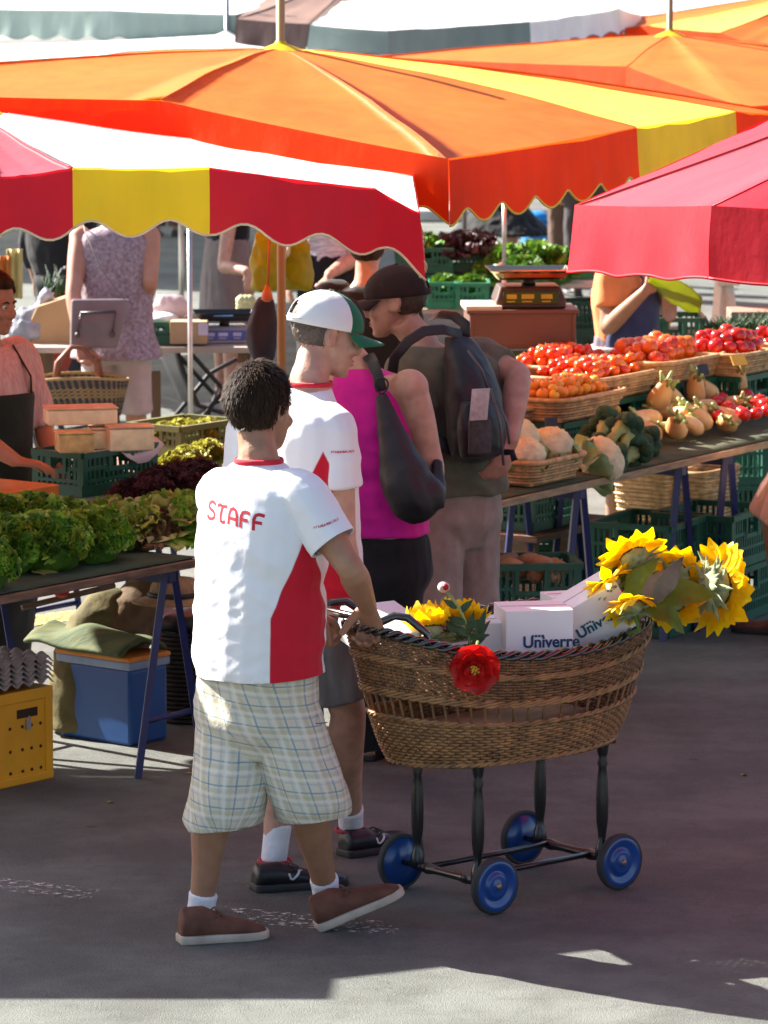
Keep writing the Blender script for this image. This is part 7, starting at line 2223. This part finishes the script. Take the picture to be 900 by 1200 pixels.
for i in range(4): crate(('lowest', 'second', 'third', 'topmost')[i] + ' dark crate of the stack right of the market woman', V((x_at(790, 22.2), 22.2, .002 + i * .23)), 0, (.30, .36, .228), G_CRATE, 'crates right of the market woman')
for i in range(2): crate(('lower', 'upper')[i] + ' dark crate near the white A frame legs', V((x_at(835, 20.6), 20.6, .002 + i * .25)), .1, (.5, .36, .248), G_CRATE, 'crates near the white legs')
bn_ = thing('rubbish_bin', 'blue plastic bin with lid on the far pavement', 'bin', V((x_at(628, 37), 37, 0))); m = MB(); m.lathe([(.11, 0), (.135, .42)], V((x_at(628, 37), 37, 0)), n=20); m.build('body', pm('bright_blue_plastic', (.01, .20, .52), .4), bn_)
m = MB(); m.lathe([(.145, .42), (.145, .46), (.05, .50)], V((x_at(628, 37), 37, 0)), n=20); m.build('lid', pm('bright_blue_plastic', (.01, .20, .52), .4), bn_)
m = MB(); p = V((x_at(548, 36), 36, .1)); m.ball(p, (.17, .1, .1), fn=lambda u: 1 + .2 * noise.noise(u * 3)); tag(m.build('white_sack', WHT), 'small white sack on the far sunlit pavement', 'sack')
m = MB(); m.tube([at(591, 235, 24), at(591, 312, 24)], .012, 8); m.tube([at(591, 308, 24), at(584, 312, 24), at(578, 312, 24)], .012, 8); m.tube([at(591, 312, 24), V((at(591, 312, 24).x, 24, 0))], .012, 8); tag(m.build('steel_pole', STEEL), 'slim steel pole rising from the salad stall in the middle', 'pole')
WHW = pm('white_painted_wood', (.68, .62, .5), .6, .1, 8)
wl = thing('white_trestle', 'cream white A frame trestle at the right under the crimson umbrella', 'trestle', V((x_at(848, 23), 23, 0)))
for a_, b_ in (((846, 322), (836, 440)), ((850, 322), (866, 440)), ):
    m = MB(); q = at(a_[0], a_[1], 23); e_ = at(b_[0], b_[1], 23); e_ = q + (e_ - q) * (q.z / (q.z - e_.z)); m.tube([q, e_], .036, 4); m.build('leg', WHW, wl, smooth=False)
m = MB(); m.box(at(848, 322, 23.3), (.12, .7, .06)); m.build('beam', WHW, wl, smooth=False)
m = MB(); m.box(V((x_at(890, 21.5), 21.5, .93)), (.3, .3, .16)); tag(m.build('cardboard_box', pm('grey_brown_card', (.22, .16, .12), .8), smooth=False, bevel=.004), 'grey brown cardboard box at the right edge above the herbs', 'box')
m = MB(); m.box(V((x_at(890, 21.5), 21.5, .42)), (.34, .34, .84)); tag(m.build('display_stand', OLDW, smooth=False, bevel=.004), 'dark wooden stand below the grey brown box', 'stand')
# red awning wall of the stall row far behind (brown covers)
m = MB(); m.box(V((x_at(196, 43), 43.4, .35)), (.7, .5, .7)); tag(m.build('covered_stall', pm('tan_cover', (.42, .26, .14), .8), smooth=False, bevel=.03), 'low stall with a tan cover far behind at left', 'stall')

# ------------------------------------------------------------------ under the right table
yR = yaw_of(RD)
for i in range(2): crate(('lower crate of the pair beside the trousers under the right table', 'green crate of potatoes on top of the pair under the right table')[i], V((x_at(618, 16.25), 16.25, .002 + i * .255)), .12, (.38, .30, .253), G_CRATE2 if 0 else G_CRATE)
POT = Proto(tag((lambda m: (m.ball((0, 0, 0), (.045, .034, .03), fn=lambda u: 1 + .12 * noise.noise(u * 2)), m.build('potato', pm('potato_skin', (.34, .18, .09), .8, .25, 12)))[1])(MB()), None, 'potato'))
rnd = random.Random(3)
for i in range(22):
    o = POT.put(V((x_at(618, 16.25) + rnd.uniform(-.15, .15), 16.25 + rnd.uniform(-.11, .11), .45 + rnd.uniform(0, .05))), rnd.uniform(0, 6), 'brown potato in the green crate under the right table', 'potatoes', rnd.uniform(.8, 1.2), rnd.uniform(0, 3))
bench = thing('low_bench', 'low brown bench carrying a green crate under the right table', 'bench', V((x_at(640, 18.3), 18.3, 0)))
m = MB(); m.box(V((x_at(640, 18.3), 18.35, .34)), (.75, .36, .03), RD); m.build('seat', PLANK, bench, smooth=False, bevel=.003)
for q in (-.33, .33):
    m = MB(); m.box(V((x_at(640, 18.3), 18.35, .162)) + RD * q, (.03, .3, .325), RD); m.build('leg', PLANK, bench, smooth=False)
crate('green crate on the low brown bench', V((x_at(620, 18.3), 18.3, .357)), yR, (.44, .3, .2), G_CRATE)
for px, dd, n, labs in ((765, 17.7, 2, ('lower', 'upper')), (838, 18.0, 2, ('lower', 'upper'))):
    for i in range(n): crate(labs[i] + (' green crate of the left pair' if px < 800 else ' green crate of the right pair') + ' under the tomatoes', V((x_at(px, dd), dd, .002 + i * .235)), yR + .1, (.46, .36, .233), G_CRATE, 'crate pairs under the tomatoes')
for px, lab in ((772, 'deep light wicker basket under the left end of the bulb heap'), (818, 'deep light wicker basket beside the navy trestle under the tomatoes')):
    crate('green crate below the ' + lab.split(' under')[0].split(' beside')[0] + (' nearer the bulbs' if px == 772 else ' nearer the trestle'), V((x_at(px, 19.6), 19.6, .002)), yR, (.36, .28, .2), G_CRATE)
    o = wicker_tray(.40, .30, .24, .03, WICKER_L, 12, .009); o.location = V((x_at(px, 19.6), 19.6, .204)); o.rotation_euler = (0, 0, yR); tag(o, lab, 'basket')
